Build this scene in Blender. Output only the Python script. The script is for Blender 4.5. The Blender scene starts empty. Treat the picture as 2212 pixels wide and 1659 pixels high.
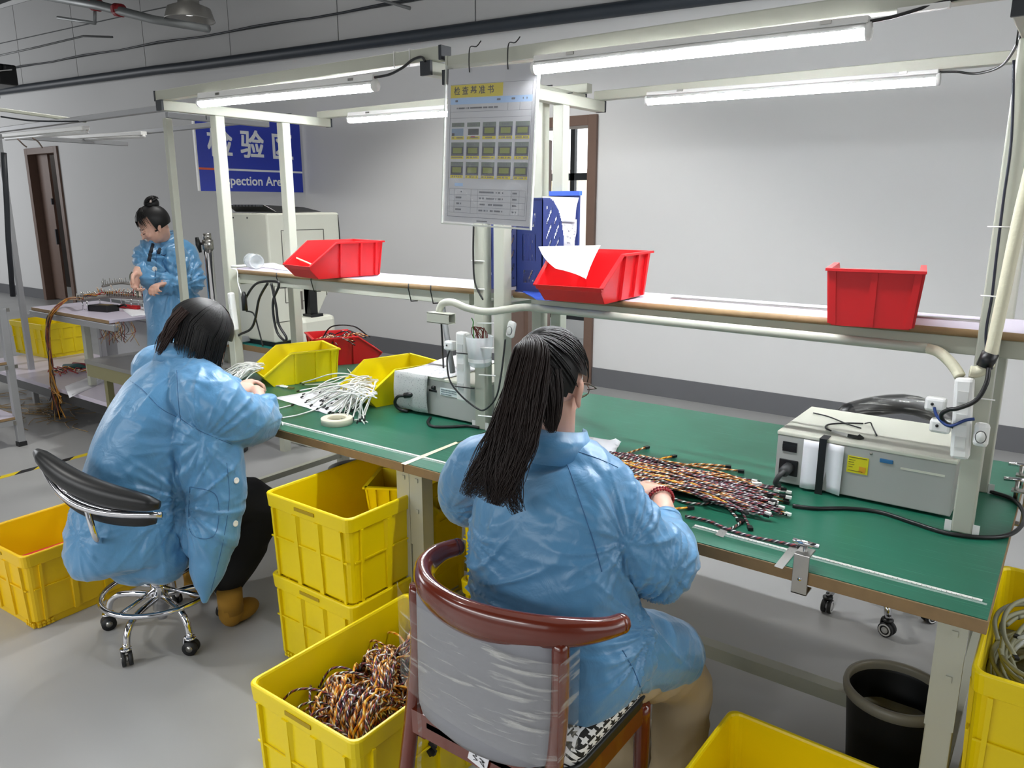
import bpy, bmesh, math, random
from mathutils import Vector, Matrix, noise
from math import pi, sin, cos, radians as R
random.seed(7)
S = bpy.context.scene
COL = S.collection
# ---------------------------------------------------------------- camera, world, lights, exposure
cd = bpy.data.cameras.new('camera'); cam = bpy.data.objects.new('camera', cd); COL.objects.link(cam)
cd.sensor_width = 36.0; cd.lens = 1660.0/2212.0*36.0; cd.clip_start = 0.05
PITCH = 13.1395; YAW = 36.4922; CAMZ = 1.6
cam.location = (0, 0, CAMZ); cam.rotation_euler = (R(90-PITCH), 0, R(YAW))
S.camera = cam
S.view_settings.view_transform = 'Standard'; S.view_settings.look = 'None'
S.view_settings.exposure = 0.36; S.view_settings.gamma = 1.0; S.view_settings.use_curve_mapping = False
w = bpy.data.worlds.new('world'); S.world = w; w.use_nodes = True
w.node_tree.nodes['Background'].inputs[0].default_value = (0.93, 0.97, 1.0, 1)
w.node_tree.nodes['Background'].inputs[1].default_value = 2.2
def area(name, loc, rot, sx, sy, power, color):
    l = bpy.data.lights.new(name, 'AREA'); l.shape = 'RECTANGLE'; l.size = sx; l.size_y = sy; l.energy = power; l.color = color
    o = bpy.data.objects.new(name, l); o.location = loc; o.rotation_euler = rot; COL.objects.link(o); return o
# daylight from the hall's window rows behind and to the right of the camera, and the hall's ceiling lamps
area('window_daylight', (-3.0, -5.8, 2.6), (R(82), 0, 0), 12, 2.4, 80, (0.97, 0.985, 1.0))
area('side_daylight', (4.8, 1.5, 2.4), (R(82), 0, R(90)), 7, 2.2, 55, (0.97, 0.985, 1.0))
area('ceiling_lamps_rear', (-9.0, 2.5, 4.5), (0, 0, 0), 7, 3, 45, (1.0, 0.98, 0.94))
area('ceiling_lamps_front', (-1.5, 0.5, 4.5), (0, 0, 0), 6, 4, 30, (1.0, 0.98, 0.94))
def high_bay(name, loc, power):
    l = bpy.data.lights.new(name, 'SPOT'); l.spot_size = R(112); l.spot_blend = .35; l.shadow_soft_size = .14; l.energy = power; l.color = (1.0, .99, .96); o = bpy.data.objects.new(name, l); o.location = loc; COL.objects.link(o)
high_bay('high_bay_left', (-4.2, 3.7, 4.3), 210); high_bay('high_bay_right', (2.8, 3.9, 4.3), 80); high_bay('high_bay_front', (-4.5, -1.5, 4.3), 160)
area('left_hall_daylight', (-17.5, 1.0, 2.6), (R(80), 0, R(-62)), 5, 2.4, 170, (0.95, 0.97, 1.0))
area('added_right_fill', (2.0, 2.4, 1.98), (0, 0, 0), 2.6, 1.0, 24, (0.97, 0.99, 1.0))  # unseen fill light, added to brighten the wall at right below lamp height
area('added_aisle_fill', (-3.0, -2.2, 1.98), (0, 0, 0), 6.0, 1.0, 120, (0.97, 0.99, 1.0))  # unseen fill added behind the camera to lift the lower wall
TUBE = 130.0
# ---------------------------------------------------------------- pixel helper (frame 2212 x 1659)
_F = 1660.0; _th = R(PITCH); _y = R(YAW)
_f = Vector((-sin(_y)*cos(_th), cos(_y)*cos(_th), -sin(_th))); _r = Vector((cos(_y), sin(_y), 0)); _u = _r.cross(_f)
def ray(x, y): return _f + _r*((x-1106)/_F) - _u*((y-829.5)/_F)
def pz(x, y, z): d = ray(x, y); t = (z-CAMZ)/d.z; return Vector((0, 0, CAMZ)) + d*t
def pyy(x, y, Y): d = ray(x, y); t = Y/d.y; return Vector((0, 0, CAMZ)) + d*t
def pxx(x, y, X): d = ray(x, y); t = X/d.x; return Vector((0, 0, CAMZ)) + d*t
def at(x, y, dep): return Vector((0, 0, CAMZ)) + ray(x, y)*dep
# ---------------------------------------------------------------- materials
def lin(c):
    if isinstance(c, str): c = [int(c[i:i+2], 16)/255 for i in (0, 2, 4)]
    return tuple(((v/12.92) if v <= 0.04045 else ((v+0.055)/1.055)**2.4) for v in c[:3]) + (1,)
MATS = {}
def mat(name, color, rough=0.5, metal=0.0, var=0.06, scale=6.0, bump=0.0, bscale=60.0, coat=0.0, emit=0.0, trans=0.0, alpha=1.0, spec=None, sheen=0.0, aniso=None, sss=0.0):
    if name in MATS: return MATS[name]
    m = bpy.data.materials.new(name); m.use_nodes = True; nt = m.node_tree; N = nt.nodes; L = nt.links
    b = N['Principled BSDF']; c = lin(color)
    tc = N.new('ShaderNodeTexCoord')
    if var > 0:
        nz = N.new('ShaderNodeTexNoise'); nz.inputs['Scale'].default_value = scale; nz.inputs['Detail'].default_value = 5
        mx = N.new('ShaderNodeMix'); mx.data_type = 'RGBA'
        mx.inputs[6].default_value = tuple(v*(1-var) for v in c[:3])+(1,); mx.inputs[7].default_value = tuple(min(1, v*(1+var)) for v in c[:3])+(1,)
        L.new(tc.outputs['Object'], nz.inputs['Vector']); L.new(nz.outputs[0], mx.inputs[0]); L.new(mx.outputs[2], b.inputs['Base Color'])
    else: b.inputs['Base Color'].default_value = c
    b.inputs['Roughness'].default_value = rough; b.inputs['Metallic'].default_value = metal
    if coat: b.inputs['Coat Weight'].default_value = coat; b.inputs['Coat Roughness'].default_value = 0.08
    if spec is not None: b.inputs['Specular IOR Level'].default_value = spec
    if trans: b.inputs['Transmission Weight'].default_value = trans
    if sheen: b.inputs['Sheen Weight'].default_value = sheen
    if sss: b.inputs['Subsurface Weight'].default_value = sss; b.inputs['Subsurface Radius'].default_value = (0.012, 0.005, 0.003); b.inputs['Subsurface Scale'].default_value = 1.0
    if alpha < 1: b.inputs['Alpha'].default_value = alpha
    if emit: b.inputs['Emission Color'].default_value = c; b.inputs['Emission Strength'].default_value = emit
    if bump:
        n2 = N.new('ShaderNodeTexNoise'); n2.inputs['Scale'].default_value = bscale; n2.inputs['Detail'].default_value = 4
        bp = N.new('ShaderNodeBump'); bp.inputs['Strength'].default_value = bump; bp.inputs['Distance'].default_value = 0.004
        L.new(tc.outputs['Object'], n2.inputs['Vector']); L.new(n2.outputs[0], bp.inputs['Height']); L.new(bp.outputs[0], b.inputs['Normal'])
    MATS[name] = m; return m
def floor_mat():
    m = mat('floor_grey_epoxy', 'a2a2a1', 0.28, var=0.10, scale=0.9, bump=0.05, bscale=9); nt = m.node_tree; N = nt.nodes; L = nt.links
    b = N['Principled BSDF']; tc = N.new('ShaderNodeTexCoord')
    nz = N.new('ShaderNodeTexNoise'); nz.inputs['Scale'].default_value = 2.2; nz.inputs['Detail'].default_value = 8
    mr = N.new('ShaderNodeMapRange'); mr.inputs[3].default_value = 0.22; mr.inputs[4].default_value = 0.42
    L.new(tc.outputs['Object'], nz.inputs['Vector']); L.new(nz.outputs[0], mr.inputs[0]); L.new(mr.outputs[0], b.inputs['Roughness']); return m
def green_mat():
    # scuffed green anti-static mat: fine scratches along the bench and paler worn clouds
    m = bpy.data.materials.new('green_antistatic_mat'); m.use_nodes = True; nt = m.node_tree; N = nt.nodes; L = nt.links; b = N['Principled BSDF']
    tc = N.new('ShaderNodeTexCoord'); mp = N.new('ShaderNodeMapping'); mp.inputs['Scale'].default_value = (2.5, 90, 1)
    n1 = N.new('ShaderNodeTexNoise'); n1.inputs['Scale'].default_value = 1.6; n1.inputs['Detail'].default_value = 8
    n2 = N.new('ShaderNodeTexNoise'); n2.inputs['Scale'].default_value = 2.5; n2.inputs['Detail'].default_value = 6
    L.new(tc.outputs['Object'], n1.inputs['Vector']); L.new(tc.outputs['Object'], mp.inputs[0]); L.new(mp.outputs[0], n2.inputs['Vector'])
    r1 = N.new('ShaderNodeValToRGB'); r1.color_ramp.elements[0].position = 0.3; r1.color_ramp.elements[1].position = 0.75
    r1.color_ramp.elements[0].color = lin('14543f'); r1.color_ramp.elements[1].color = lin('2a725c')
    r2 = N.new('ShaderNodeValToRGB'); r2.color_ramp.elements[0].position = 0.60; r2.color_ramp.elements[1].position = 0.74
    r2.color_ramp.elements[0].color = (0, 0, 0, 1); r2.color_ramp.elements[1].color = (.35, .35, .35, 1)
    mx = N.new('ShaderNodeMix'); mx.data_type = 'RGBA'; mx.inputs[7].default_value = lin('6ba892')
    L.new(n1.outputs[0], r1.inputs[0]); L.new(n2.outputs[0], r2.inputs[0]); L.new(r2.outputs[0], mx.inputs[0]); L.new(r1.outputs[0], mx.inputs[6]); L.new(mx.outputs[2], b.inputs['Base Color'])
    b.inputs['Roughness'].default_value = 0.33; MATS['green'] = m; return m
def cloth_mat():
    # pale blue static-control smock: satin weave with a fine conductive grid
    m = bpy.data.materials.new('blue_smock_cloth'); m.use_nodes = True; nt = m.node_tree; N = nt.nodes; L = nt.links; b = N['Principled BSDF']
    tc = N.new('ShaderNodeTexCoord')
    n1 = N.new('ShaderNodeTexNoise'); n1.inputs['Scale'].default_value = 5; n1.inputs['Detail'].default_value = 4; L.new(tc.outputs['Object'], n1.inputs['Vector'])
    mx = N.new('ShaderNodeMix'); mx.data_type = 'RGBA'; mx.inputs[6].default_value = lin('487fa9'); mx.inputs[7].default_value = lin('5893bd'); L.new(n1.outputs[0], mx.inputs[0])
    wv = N.new('ShaderNodeTexWave'); wv.inputs['Scale'].default_value = 75; wv.bands_direction = 'X'; L.new(tc.outputs['Object'], wv.inputs['Vector'])
    rp = N.new('ShaderNodeValToRGB'); rp.color_ramp.elements[0].position = 0.86; rp.color_ramp.elements[1].position = 1.0; rp.color_ramp.elements[1].color = (.09, .09, .09, 1); L.new(wv.outputs[0], rp.inputs[0])
    m2 = N.new('ShaderNodeMix'); m2.data_type = 'RGBA'; m2.inputs[7].default_value = lin('3c6f9e'); L.new(rp.outputs[0], m2.inputs[0]); L.new(mx.outputs[2], m2.inputs[6]); L.new(m2.outputs[2], b.inputs['Base Color'])
    b.inputs['Roughness'].default_value = 0.36; b.inputs['Sheen Weight'].default_value = 0.25; b.inputs['Specular IOR Level'].default_value = 0.55
    n3 = N.new('ShaderNodeTexNoise'); n3.inputs['Scale'].default_value = 16; n3.inputs['Detail'].default_value = 3; n3.inputs['Distortion'].default_value = 1.2
    bp = N.new('ShaderNodeBump'); bp.inputs['Strength'].default_value = 0.35; bp.inputs['Distance'].default_value = 0.01
    L.new(tc.outputs['Object'], n3.inputs['Vector']); L.new(n3.outputs[0], bp.inputs['Height']); L.new(bp.outputs[0], b.inputs['Normal'])
    MATS['cloth'] = m; return m
def wire_mat(name, cols, scale=36):
    # twisted pair: bands of the wire colours running round each strand (strands carry UVs: u along, v around)
    m = bpy.data.materials.new(name); m.use_nodes = True; nt = m.node_tree; N = nt.nodes; L = nt.links; b = N['Principled BSDF']
    tc = N.new('ShaderNodeTexCoord'); sp = N.new('ShaderNodeSeparateXYZ'); L.new(tc.outputs['UV'], sp.inputs[0])
    a = N.new('ShaderNodeMath'); a.operation = 'MULTIPLY'; a.inputs[1].default_value = scale; L.new(sp.outputs[0], a.inputs[0])
    s = N.new('ShaderNodeMath'); s.operation = 'ADD'; L.new(a.outputs[0], s.inputs[0]); L.new(sp.outputs[1], s.inputs[1])
    fr = N.new('ShaderNodeMath'); fr.operation = 'FRACT'; L.new(s.outputs[0], fr.inputs[0])
    rp = N.new('ShaderNodeValToRGB'); rp.color_ramp.interpolation = 'CONSTANT'; L.new(fr.outputs[0], rp.inputs[0])
    el = rp.color_ramp.elements; el[0].color = lin(cols[0]); el[0].position = 0; el[1].color = lin(cols[1]); el[1].position = 1/len(cols)
    for i in range(2, len(cols)): e = el.new(i/len(cols)); e.color = lin(cols[i])
    L.new(rp.outputs[0], b.inputs['Base Color']); b.inputs['Roughness'].default_value = 0.42
    MATS[name] = m; return m
def check_mat():
    # houndstooth print: broken checks with slanting teeth
    m = bpy.data.materials.new('houndstooth_cloth'); m.use_nodes = True; nt = m.node_tree; N = nt.nodes; L = nt.links; b = N['Principled BSDF']
    tc = N.new('ShaderNodeTexCoord'); sp = N.new('ShaderNodeSeparateXYZ'); L.new(tc.outputs['Object'], sp.inputs[0])
    def M(op, a, c=None):
        n = N.new('ShaderNodeMath'); n.operation = op
        for i, v in enumerate((a, c)):
            if v is None: continue
            if isinstance(v, (int, float)): n.inputs[i].default_value = v
            else: L.new(v, n.inputs[i])
        return n.outputs[0]
    k = 44.0
    xs = M('MULTIPLY', M('SUBTRACT', sp.outputs[0], sp.outputs[1]), k*.7); ys = M('MULTIPLY', M('ADD', M('ADD', sp.outputs[0], sp.outputs[1]), M('MULTIPLY', sp.outputs[2], 1.4)), k*.7)
    fx = M('FRACT', xs); fy = M('FRACT', ys); a = M('GREATER_THAN', fx, 0.5); c = M('GREATER_THAN', fy, 0.5)
    dg = M('GREATER_THAN', M('FRACT', M('MULTIPLY', M('ADD', xs, ys), 2.0)), 0.5)
    same = M('COMPARE', a, c); same.node.inputs[2].default_value = 0.1
    v = M('ADD', M('MULTIPLY', same, a), M('MULTIPLY', M('SUBTRACT', 1.0, same), dg))
    mx = N.new('ShaderNodeMix'); mx.data_type = 'RGBA'; mx.inputs[6].default_value = lin('141414'); mx.inputs[7].default_value = lin('e4e4e2'); L.new(v, mx.inputs[0]); L.new(mx.outputs[2], b.inputs['Base Color'])
    b.inputs['Roughness'].default_value = 0.8; return m
def film_mat():
    # stretch film: mostly clear, with pale opaque streaks painted along its creases as glints
    m = bpy.data.materials.new('stretch_film'); m.use_nodes = True; nt = m.node_tree; N = nt.nodes; L = nt.links; b = N['Principled BSDF']
    tc = N.new('ShaderNodeTexCoord'); mp = N.new('ShaderNodeMapping'); mp.inputs['Scale'].default_value = (4, 4, 40); mp.inputs['Rotation'].default_value = (0, R(24), 0)
    n = N.new('ShaderNodeTexNoise'); n.inputs['Scale'].default_value = 2.4; n.inputs['Detail'].default_value = 6; n.inputs['Distortion'].default_value = 0.4
    L.new(tc.outputs['Object'], mp.inputs[0]); L.new(mp.outputs[0], n.inputs['Vector'])
    rp = N.new('ShaderNodeValToRGB'); rp.color_ramp.elements[0].position = 0.55; rp.color_ramp.elements[1].position = 0.80; rp.color_ramp.elements[0].color = (.05, .05, .05, 1); rp.color_ramp.elements[1].color = (.62, .62, .62, 1)
    L.new(n.outputs[0], rp.inputs[0]); L.new(rp.outputs[0], b.inputs['Alpha'])
    b.inputs['Base Color'].default_value = lin('dcdcd6'); b.inputs['Roughness'].default_value = 0.12; b.inputs['Specular IOR Level'].default_value = 0.9
    bp = N.new('ShaderNodeBump'); bp.inputs['Strength'].default_value = 0.9; bp.inputs['Distance'].default_value = 0.008; L.new(n.outputs[0], bp.inputs['Height']); L.new(bp.outputs[0], b.inputs['Normal'])
    return m
def paper_mat(name, base='e8e8ea', ink='9a9aa2', dens=0.62, sx=26, sy=90):
    m = bpy.data.materials.new(name); m.use_nodes = True; nt = m.node_tree; N = nt.nodes; L = nt.links; b = N['Principled BSDF']
    tc = N.new('ShaderNodeTexCoord'); mp = N.new('ShaderNodeMapping'); mp.inputs['Scale'].default_value = (sx, sy, sx)
    n = N.new('ShaderNodeTexNoise'); n.inputs['Scale'].default_value = 3; n.inputs['Detail'].default_value = 3; L.new(tc.outputs['Object'], mp.inputs[0]); L.new(mp.outputs[0], n.inputs['Vector'])
    rp = N.new('ShaderNodeValToRGB'); rp.color_ramp.elements[0].position = dens; rp.color_ramp.elements[1].position = dens+.03; rp.color_ramp.elements[0].color = lin(base); rp.color_ramp.elements[1].color = lin(ink)
    L.new(n.outputs[0], rp.inputs[0]); L.new(rp.outputs[0], b.inputs['Base Color']); b.inputs['Roughness'].default_value = 0.6; MATS[name] = m; return m
FLOOR = floor_mat(); GREEN = green_mat(); CLOTH = cloth_mat(); FILM = film_mat(); CHECK = check_mat()
WALL = mat('wall_paint', 'd9d9d8', 0.75, var=0.02, scale=1.2, bump=0.03, bscale=30)
WALLUP = mat('upper_wall_paint', 'bdbdbc', 0.8, var=0.03, scale=2)
DARK = mat('dark_metal', '2a2e33', 0.5, var=0.2)
BLACK = mat('black_plastic', '121314', 0.38, var=0.15)
RUBBER = mat('black_rubber', '17181a', 0.6)
IVORY = mat('ivory_painted_steel', 'b3b5a7', 0.36, var=0.04, scale=5, bump=0.02)
CREAM = mat('cream_enamel', 'd2d2c3', 0.34, var=0.02)
WHITEP = mat('white_plastic', 'e6e6e3', 0.32, var=0.02)
CHROME = mat('chrome', 'd8d8dc', 0.09, 1.0, var=0.03)
STEEL = mat('brushed_steel', 'a9a7a2', 0.30, 1.0, var=0.08, scale=40)
YEL = mat('yellow_crate_plastic', 'ead000', 0.36, var=0.04, scale=4, bump=0.02)
YEL2 = mat('orange_yellow_crate_plastic', 'e6bc04', 0.38, var=0.05, scale=4)
YBIN = mat('lemon_bin_plastic', 'ecd800', 0.34, var=0.03)
RED = mat('red_bin_plastic', 'cc1a20', 0.32, var=0.04)
BLUEB = mat('navy_basket_plastic', '25346e', 0.42, var=0.06)
BLUEL = mat('bright_blue_plastic', '3a63d8', 0.4, var=0.05)
BROWN = mat('brown_door_frame', '6e574b', 0.5, var=0.10, scale=12)
WOODE = mat('chipboard_edge', '8d7350', 0.62, var=0.22, scale=30, bump=0.08)
LAM = mat('lilac_white_laminate', 'cdc5d4', 0.33, var=0.02)
SKIRT = mat('grey_skirting', '66676a', 0.55, var=0.05)
MAHOG = mat('red_brown_lacquered_wood', '662513', 0.20, var=0.25, scale=9, coat=0.7)
GREYV = mat('grey_vinyl', '8b8c92', 0.5, var=0.03, bump=0.05, bscale=200)
SKIN = mat('skin', 'cfa491', 0.5, var=0.05, scale=14, sss=0.25)
HAIRM = mat('dark_hair', '080606', 0.5, var=0.4, scale=30, spec=.35)
HAIRB = mat('brown_tinted_hair', '1c100c', 0.45, var=0.5, scale=22)
KHAKI = mat('khaki_trouser_cloth', 'a8987c', 0.85, var=0.05, bump=0.15, bscale=40)
INNER = mat('dark_navy_shirt', '141a24', 0.85)
PROF = mat('grey_aluminium_profile', 'a8a9ab', 0.4, 0.5, var=0.06)
PAPERW = mat('plain_white_paper', 'ececf0', 0.6, var=0.02)
PAPERT = paper_mat('printed_paper')
TAPEW = mat('white_tape', 'c9ccc6', 0.5, var=0.03)
TAPEC = mat('cream_masking_tape', 'd8d0b4', 0.55, var=0.03)
TAPEG = mat('grey_tape', '8b8a86', 0.4, var=0.05)
CLEARP = mat('milky_clear_plastic', 'e4eaec', 0.25, alpha=0.42, var=0)
INK = mat('black_ink', '18181a', 0.6, var=0)
WHITEINK = mat('white_print', 'eceef0', 0.35, var=0)
TUBEM = mat('fluorescent_tube_glow', 'f7fbff', 0.4, emit=TUBE, var=0)
UNLIT = mat('unlit_tube', 'dcdcda', 0.3, var=0)
WHITEW = mat('white_wire', 'e9e9e4', 0.42, var=0.05)
TW1 = wire_mat('twisted_orange_white', ['d08a2c', 'e8dcc0', 'b8701c', '5a2c14'])
TW2 = wire_mat('twisted_purple_white_black', ['3a2234', 'd8d2d4', '181214', '6a4058', '9a3430', '241a20'])
TW3 = wire_mat('twisted_amber', ['e8a020', 'c87014', 'f0c860'])
TW4 = wire_mat('twisted_black_white_teal', ['15181a', 'dfe6e2', '20302e', '9a5f58'])
# ---------------------------------------------------------------- geometry helpers
def V(*a): return Vector(a)
class MB:
    def __init__(s): s.v = []; s.f = []; s.m = []; s.uv = {}; s.sm = []; s.cur = 0
    def add(s, vs, fs, M=None, smooth=False, uvs=None):
        b = len(s.v); s.v += [tuple((M @ Vector(p)) if M is not None else p) for p in vs]
        for i, f in enumerate(fs):
            s.f.append(tuple(b+k for k in f)); s.m.append(s.cur); s.sm.append(smooth)
            if uvs: s.uv[len(s.f)-1] = uvs[i]
        return s
    def box(s, x0, x1, y0, y1, z0, z1, M=None):
        vs = [(x0, y0, z0), (x1, y0, z0), (x1, y1, z0), (x0, y1, z0), (x0, y0, z1), (x1, y0, z1), (x1, y1, z1), (x0, y1, z1)]
        return s.add(vs, [(0, 3, 2, 1), (4, 5, 6, 7), (0, 1, 5, 4), (1, 2, 6, 5), (2, 3, 7, 6), (3, 0, 4, 7)], M)
    def hexa(s, b, t, M=None):
        return s.add(list(b)+list(t), [(0, 3, 2, 1), (4, 5, 6, 7), (0, 1, 5, 4), (1, 2, 6, 5), (2, 3, 7, 6), (3, 0, 4, 7)], M)
    def bar(s, a, b, w, h=None, up=(0, 0, 1)):
        h = h or w; a = Vector(a); b = Vector(b); d = (b-a); L = d.length; d.normalize(); u = Vector(up)
        if abs(d.dot(u)) > 0.98: u = Vector((0, 1, 0))
        x = d.cross(u).normalized(); y = x.cross(d).normalized()
        c = [a+x*(i*w/2)+y*(j*h/2) for i, j in ((-1, -1), (1, -1), (1, 1), (-1, 1))]; e = [p+d*L for p in c]
        return s.add([tuple(p) for p in c+e], [(3, 2, 1, 0), (4, 5, 6, 7), (0, 1, 5, 4), (1, 2, 6, 5), (2, 3, 7, 6), (3, 0, 4, 7)])
    def tube(s, pts, r, n=8, cap=True, uv=False, sq=None, closed=False):
        P = [Vector(p) for p in pts]; rs = r if isinstance(r, (list, tuple)) else [r]*len(P)
        T = []
        for i in range(len(P)):
            if closed: t = P[(i+1) % len(P)]-P[i-1]
            else: t = P[min(i+1, len(P)-1)]-P[max(i-1, 0)]
            T.append(t.normalized() if t.length > 1e-9 else Vector((0, 0, 1)))
        u = Vector((0, 0, 1)) if abs(T[0].z) < 0.9 else Vector((1, 0, 0)); x = T[0].cross(u).normalized(); vs = []; L = [0]
        for i, p in enumerate(P):
            x = (x-T[i]*x.dot(T[i])).normalized(); y = T[i].cross(x)
            for k in range(n):
                a = 2*pi*k/n; ky = sq[i] if sq else 1.0
                vs.append(tuple(p+x*(cos(a)*rs[i])+y*(sin(a)*rs[i]*ky)))
            if i: L.append(L[-1]+(p-P[i-1]).length)
        fs = []; uvs = []
        m = len(P) if closed else len(P)-1
        for i in range(m):
            j = (i+1) % len(P)
            for k in range(n):
                k2 = (k+1) % n; fs.append((i*n+k, i*n+k2, j*n+k2, j*n+k))
                if uv: l0 = L[i]; l1 = L[j] if j else L[i]+.01; uvs.append(((l0, k/n), (l0, (k+1)/n), (l1, (k+1)/n), (l1, k/n)))
        if cap and not closed:
            fs.append(tuple(range(n-1, -1, -1))); fs.append(tuple((len(P)-1)*n+k for k in range(n)))
            if uv: uvs += [tuple((0, 0) for _ in range(n)), tuple((0, 0) for _ in range(n))]
        return s.add(vs, fs, None, True, uvs if uv else None)
    def lathe(s, prof, c=(0, 0, 0), n=24, M=None, sx=1, sy=1, smooth=True):
        vs = []; fs = []
        for r, z in prof:
            for k in range(n): a = 2*pi*k/n; vs.append((c[0]+cos(a)*r*sx, c[1]+sin(a)*r*sy, c[2]+z))
        for i in range(len(prof)-1):
            for k in range(n): k2 = (k+1) % n; fs.append((i*n+k, i*n+k2, (i+1)*n+k2, (i+1)*n+k))
        return s.add(vs, fs, M, smooth)
    def ell(s, c, r, M=None, n=16, m=10):
        vs = []; fs = []; c = Vector(c)
        for i in range(m+1):
            t = pi*i/m
            for k in range(n): a = 2*pi*k/n; vs.append(tuple(c+Vector((r[0]*sin(t)*cos(a), r[1]*sin(t)*sin(a), r[2]*cos(t)))))
        for i in range(m):
            for k in range(n): k2 = (k+1) % n; fs.append((i*n+k, (i+1)*n+k, (i+1)*n+k2, i*n+k2))
        return s.add(vs, fs, M, True)
    def prism(s, poly, z0, z1, M=None):
        n = len(poly); vs = [(p[0], p[1], z0) for p in poly]+[(p[0], p[1], z1) for p in poly]
        return s.add(vs, [tuple(range(n-1, -1, -1)), tuple(range(n, 2*n))]+[(i, (i+1) % n, n+(i+1) % n, n+i) for i in range(n)], M)
    def sheet(s, g, th=0.0012):
        # g: grid of points [row][col]; a thin sheet with real thickness
        a = len(g); b = len(g[0]); P = [Vector(p) for r in g for p in r]; top = []; bot = []
        for i in range(a):
            for j in range(b):
                p = P[i*b+j]; q = P[min(i+1, a-1)*b+j]-P[max(i-1, 0)*b+j]; r_ = P[i*b+min(j+1, b-1)]-P[i*b+max(j-1, 0)]
                nn = r_.cross(q).normalized(); top.append(tuple(p+nn*th/2)); bot.append(tuple(p-nn*th/2))
        fs = []; o = a*b
        for i in range(a-1):
            for j in range(b-1):
                q = (i*b+j, i*b+j+1, (i+1)*b+j+1, (i+1)*b+j); fs.append(q); fs.append(tuple(o+k for k in reversed(q)))
        for i in range(a-1):
            fs.append((i*b, (i+1)*b, o+(i+1)*b, o+i*b)); fs.append(((i+1)*b+b-1, i*b+b-1, o+i*b+b-1, o+(i+1)*b+b-1))
        for j in range(b-1):
            fs.append((j+1, j, o+j, o+j+1)); k = (a-1)*b; fs.append((k+j, k+j+1, o+k+j+1, o+k+j))
        return s.add(top+bot, fs, None, True)
    def build(s, name, m, parent=None, off=None, bevel=0, smooth=None, **kw):
        me = bpy.data.meshes.new(name)
        if off is not None: o3 = Vector(off); s.v = [tuple(Vector(p)-o3) for p in s.v]
        me.from_pydata(s.v, [], s.f)
        for mm in (m if isinstance(m, (list, tuple)) else [m]): me.materials.append(mm)
        me.polygons.foreach_set('material_index', s.m); me.polygons.foreach_set('use_smooth', s.sm if smooth is None else [smooth]*len(s.f))
        if s.uv:
            ul = me.uv_layers.new(name='UVMap')
            for fi, uvs in s.uv.items():
                p = me.polygons[fi]
                for li, uvv in zip(p.loop_indices, uvs): ul.data[li].uv = uvv
        me.update(); o = bpy.data.objects.new(name, me); COL.objects.link(o)
        if parent: o.parent = parent
        if bevel: b = o.modifiers.new('bevel', 'BEVEL'); b.width = bevel; b.segments = 2; b.limit_method = 'ANGLE'; b.angle_limit = R(40)
        for k, v in kw.items(): o[k] = v
        return o
def tag(o, label=None, cat=None, group=None, kind=None):
    if label: o['label'] = label
    if cat: o['category'] = cat
    if group: o['group'] = group
    if kind: o['kind'] = kind
    return o
def thing(name, loc=(0, 0, 0), rz=0, label=None, cat=None, group=None):
    o = bpy.data.objects.new(name, None); COL.objects.link(o); o.location = loc; o.rotation_euler = (0, 0, rz); o.empty_display_size = .05
    return tag(o, label, cat, group)
def copy_tree(o, parent=None):
    c = o.copy(); COL.objects.link(c); c.parent = parent
    for ch in [k for k in S.objects if k.parent is o]: copy_tree(ch, c)
    return c
def spline(pts, n=8):
    P = [Vector(p) for p in pts]; out = []
    for i in range(len(P)-1):
        a = P[max(i-1, 0)]; b = P[i]; c = P[i+1]; d = P[min(i+2, len(P)-1)]
        for k in range(n):
            t = k/n; out.append(0.5*((2*b)+(c-a)*t+(2*a-5*b+4*c-d)*t*t+(3*b-a-3*c+d)*t**3))
    out.append(P[-1]); return out
def text(body, size, m, M, parent, name='lettering', bold=0.0, ext=0.0006, align='CENTER', sx=1.0, fat=0.0):
    c = bpy.data.curves.new(name, 'FONT'); c.body = body; c.size = size; c.extrude = ext; c.offset = bold; c.align_x = align; c.align_y = 'CENTER'; c.resolution_u = 3
    o = bpy.data.objects.new(name, c); COL.objects.link(o); bpy.context.view_layer.update()
    me = bpy.data.meshes.new_from_object(o.evaluated_get(bpy.context.evaluated_depsgraph_get())); bpy.data.objects.remove(o)
    if fat:      # heavier strokes: the glyph faces repeated with small shifts, in one mesh
        vs = [v.co.copy() for v in me.vertices]; fs = [tuple(p.vertices) for p in me.polygons]; av = []; af = []
        for i, (dx, dy) in enumerate(((-1, -1), (1, -1), (0, 0), (-1, 1), (1, 1))):
            b0 = len(av); av += [v+Vector((dx*fat, dy*fat, i*.00004)) for v in vs]; af += [tuple(b0+k for k in f) for f in fs]
        me = bpy.data.meshes.new(name); me.from_pydata(av, [], af)
    me.transform(M @ Matrix.Diagonal((sx, 1, 1, 1))); me.materials.clear(); me.materials.append(m)
    o = bpy.data.objects.new(name, me); COL.objects.link(o); o.parent = parent; return o
def frame(o, x, y):   # matrix with origin o, x axis and y axis
    x = Vector(x).normalized(); y = Vector(y); z = x.cross(y).normalized(); y = z.cross(x)
    M = Matrix.Identity(4)
    for i, c in enumerate((x, y, z)): M[0][i], M[1][i], M[2][i] = c
    M[0][3], M[1][3], M[2][3] = o; return M
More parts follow.
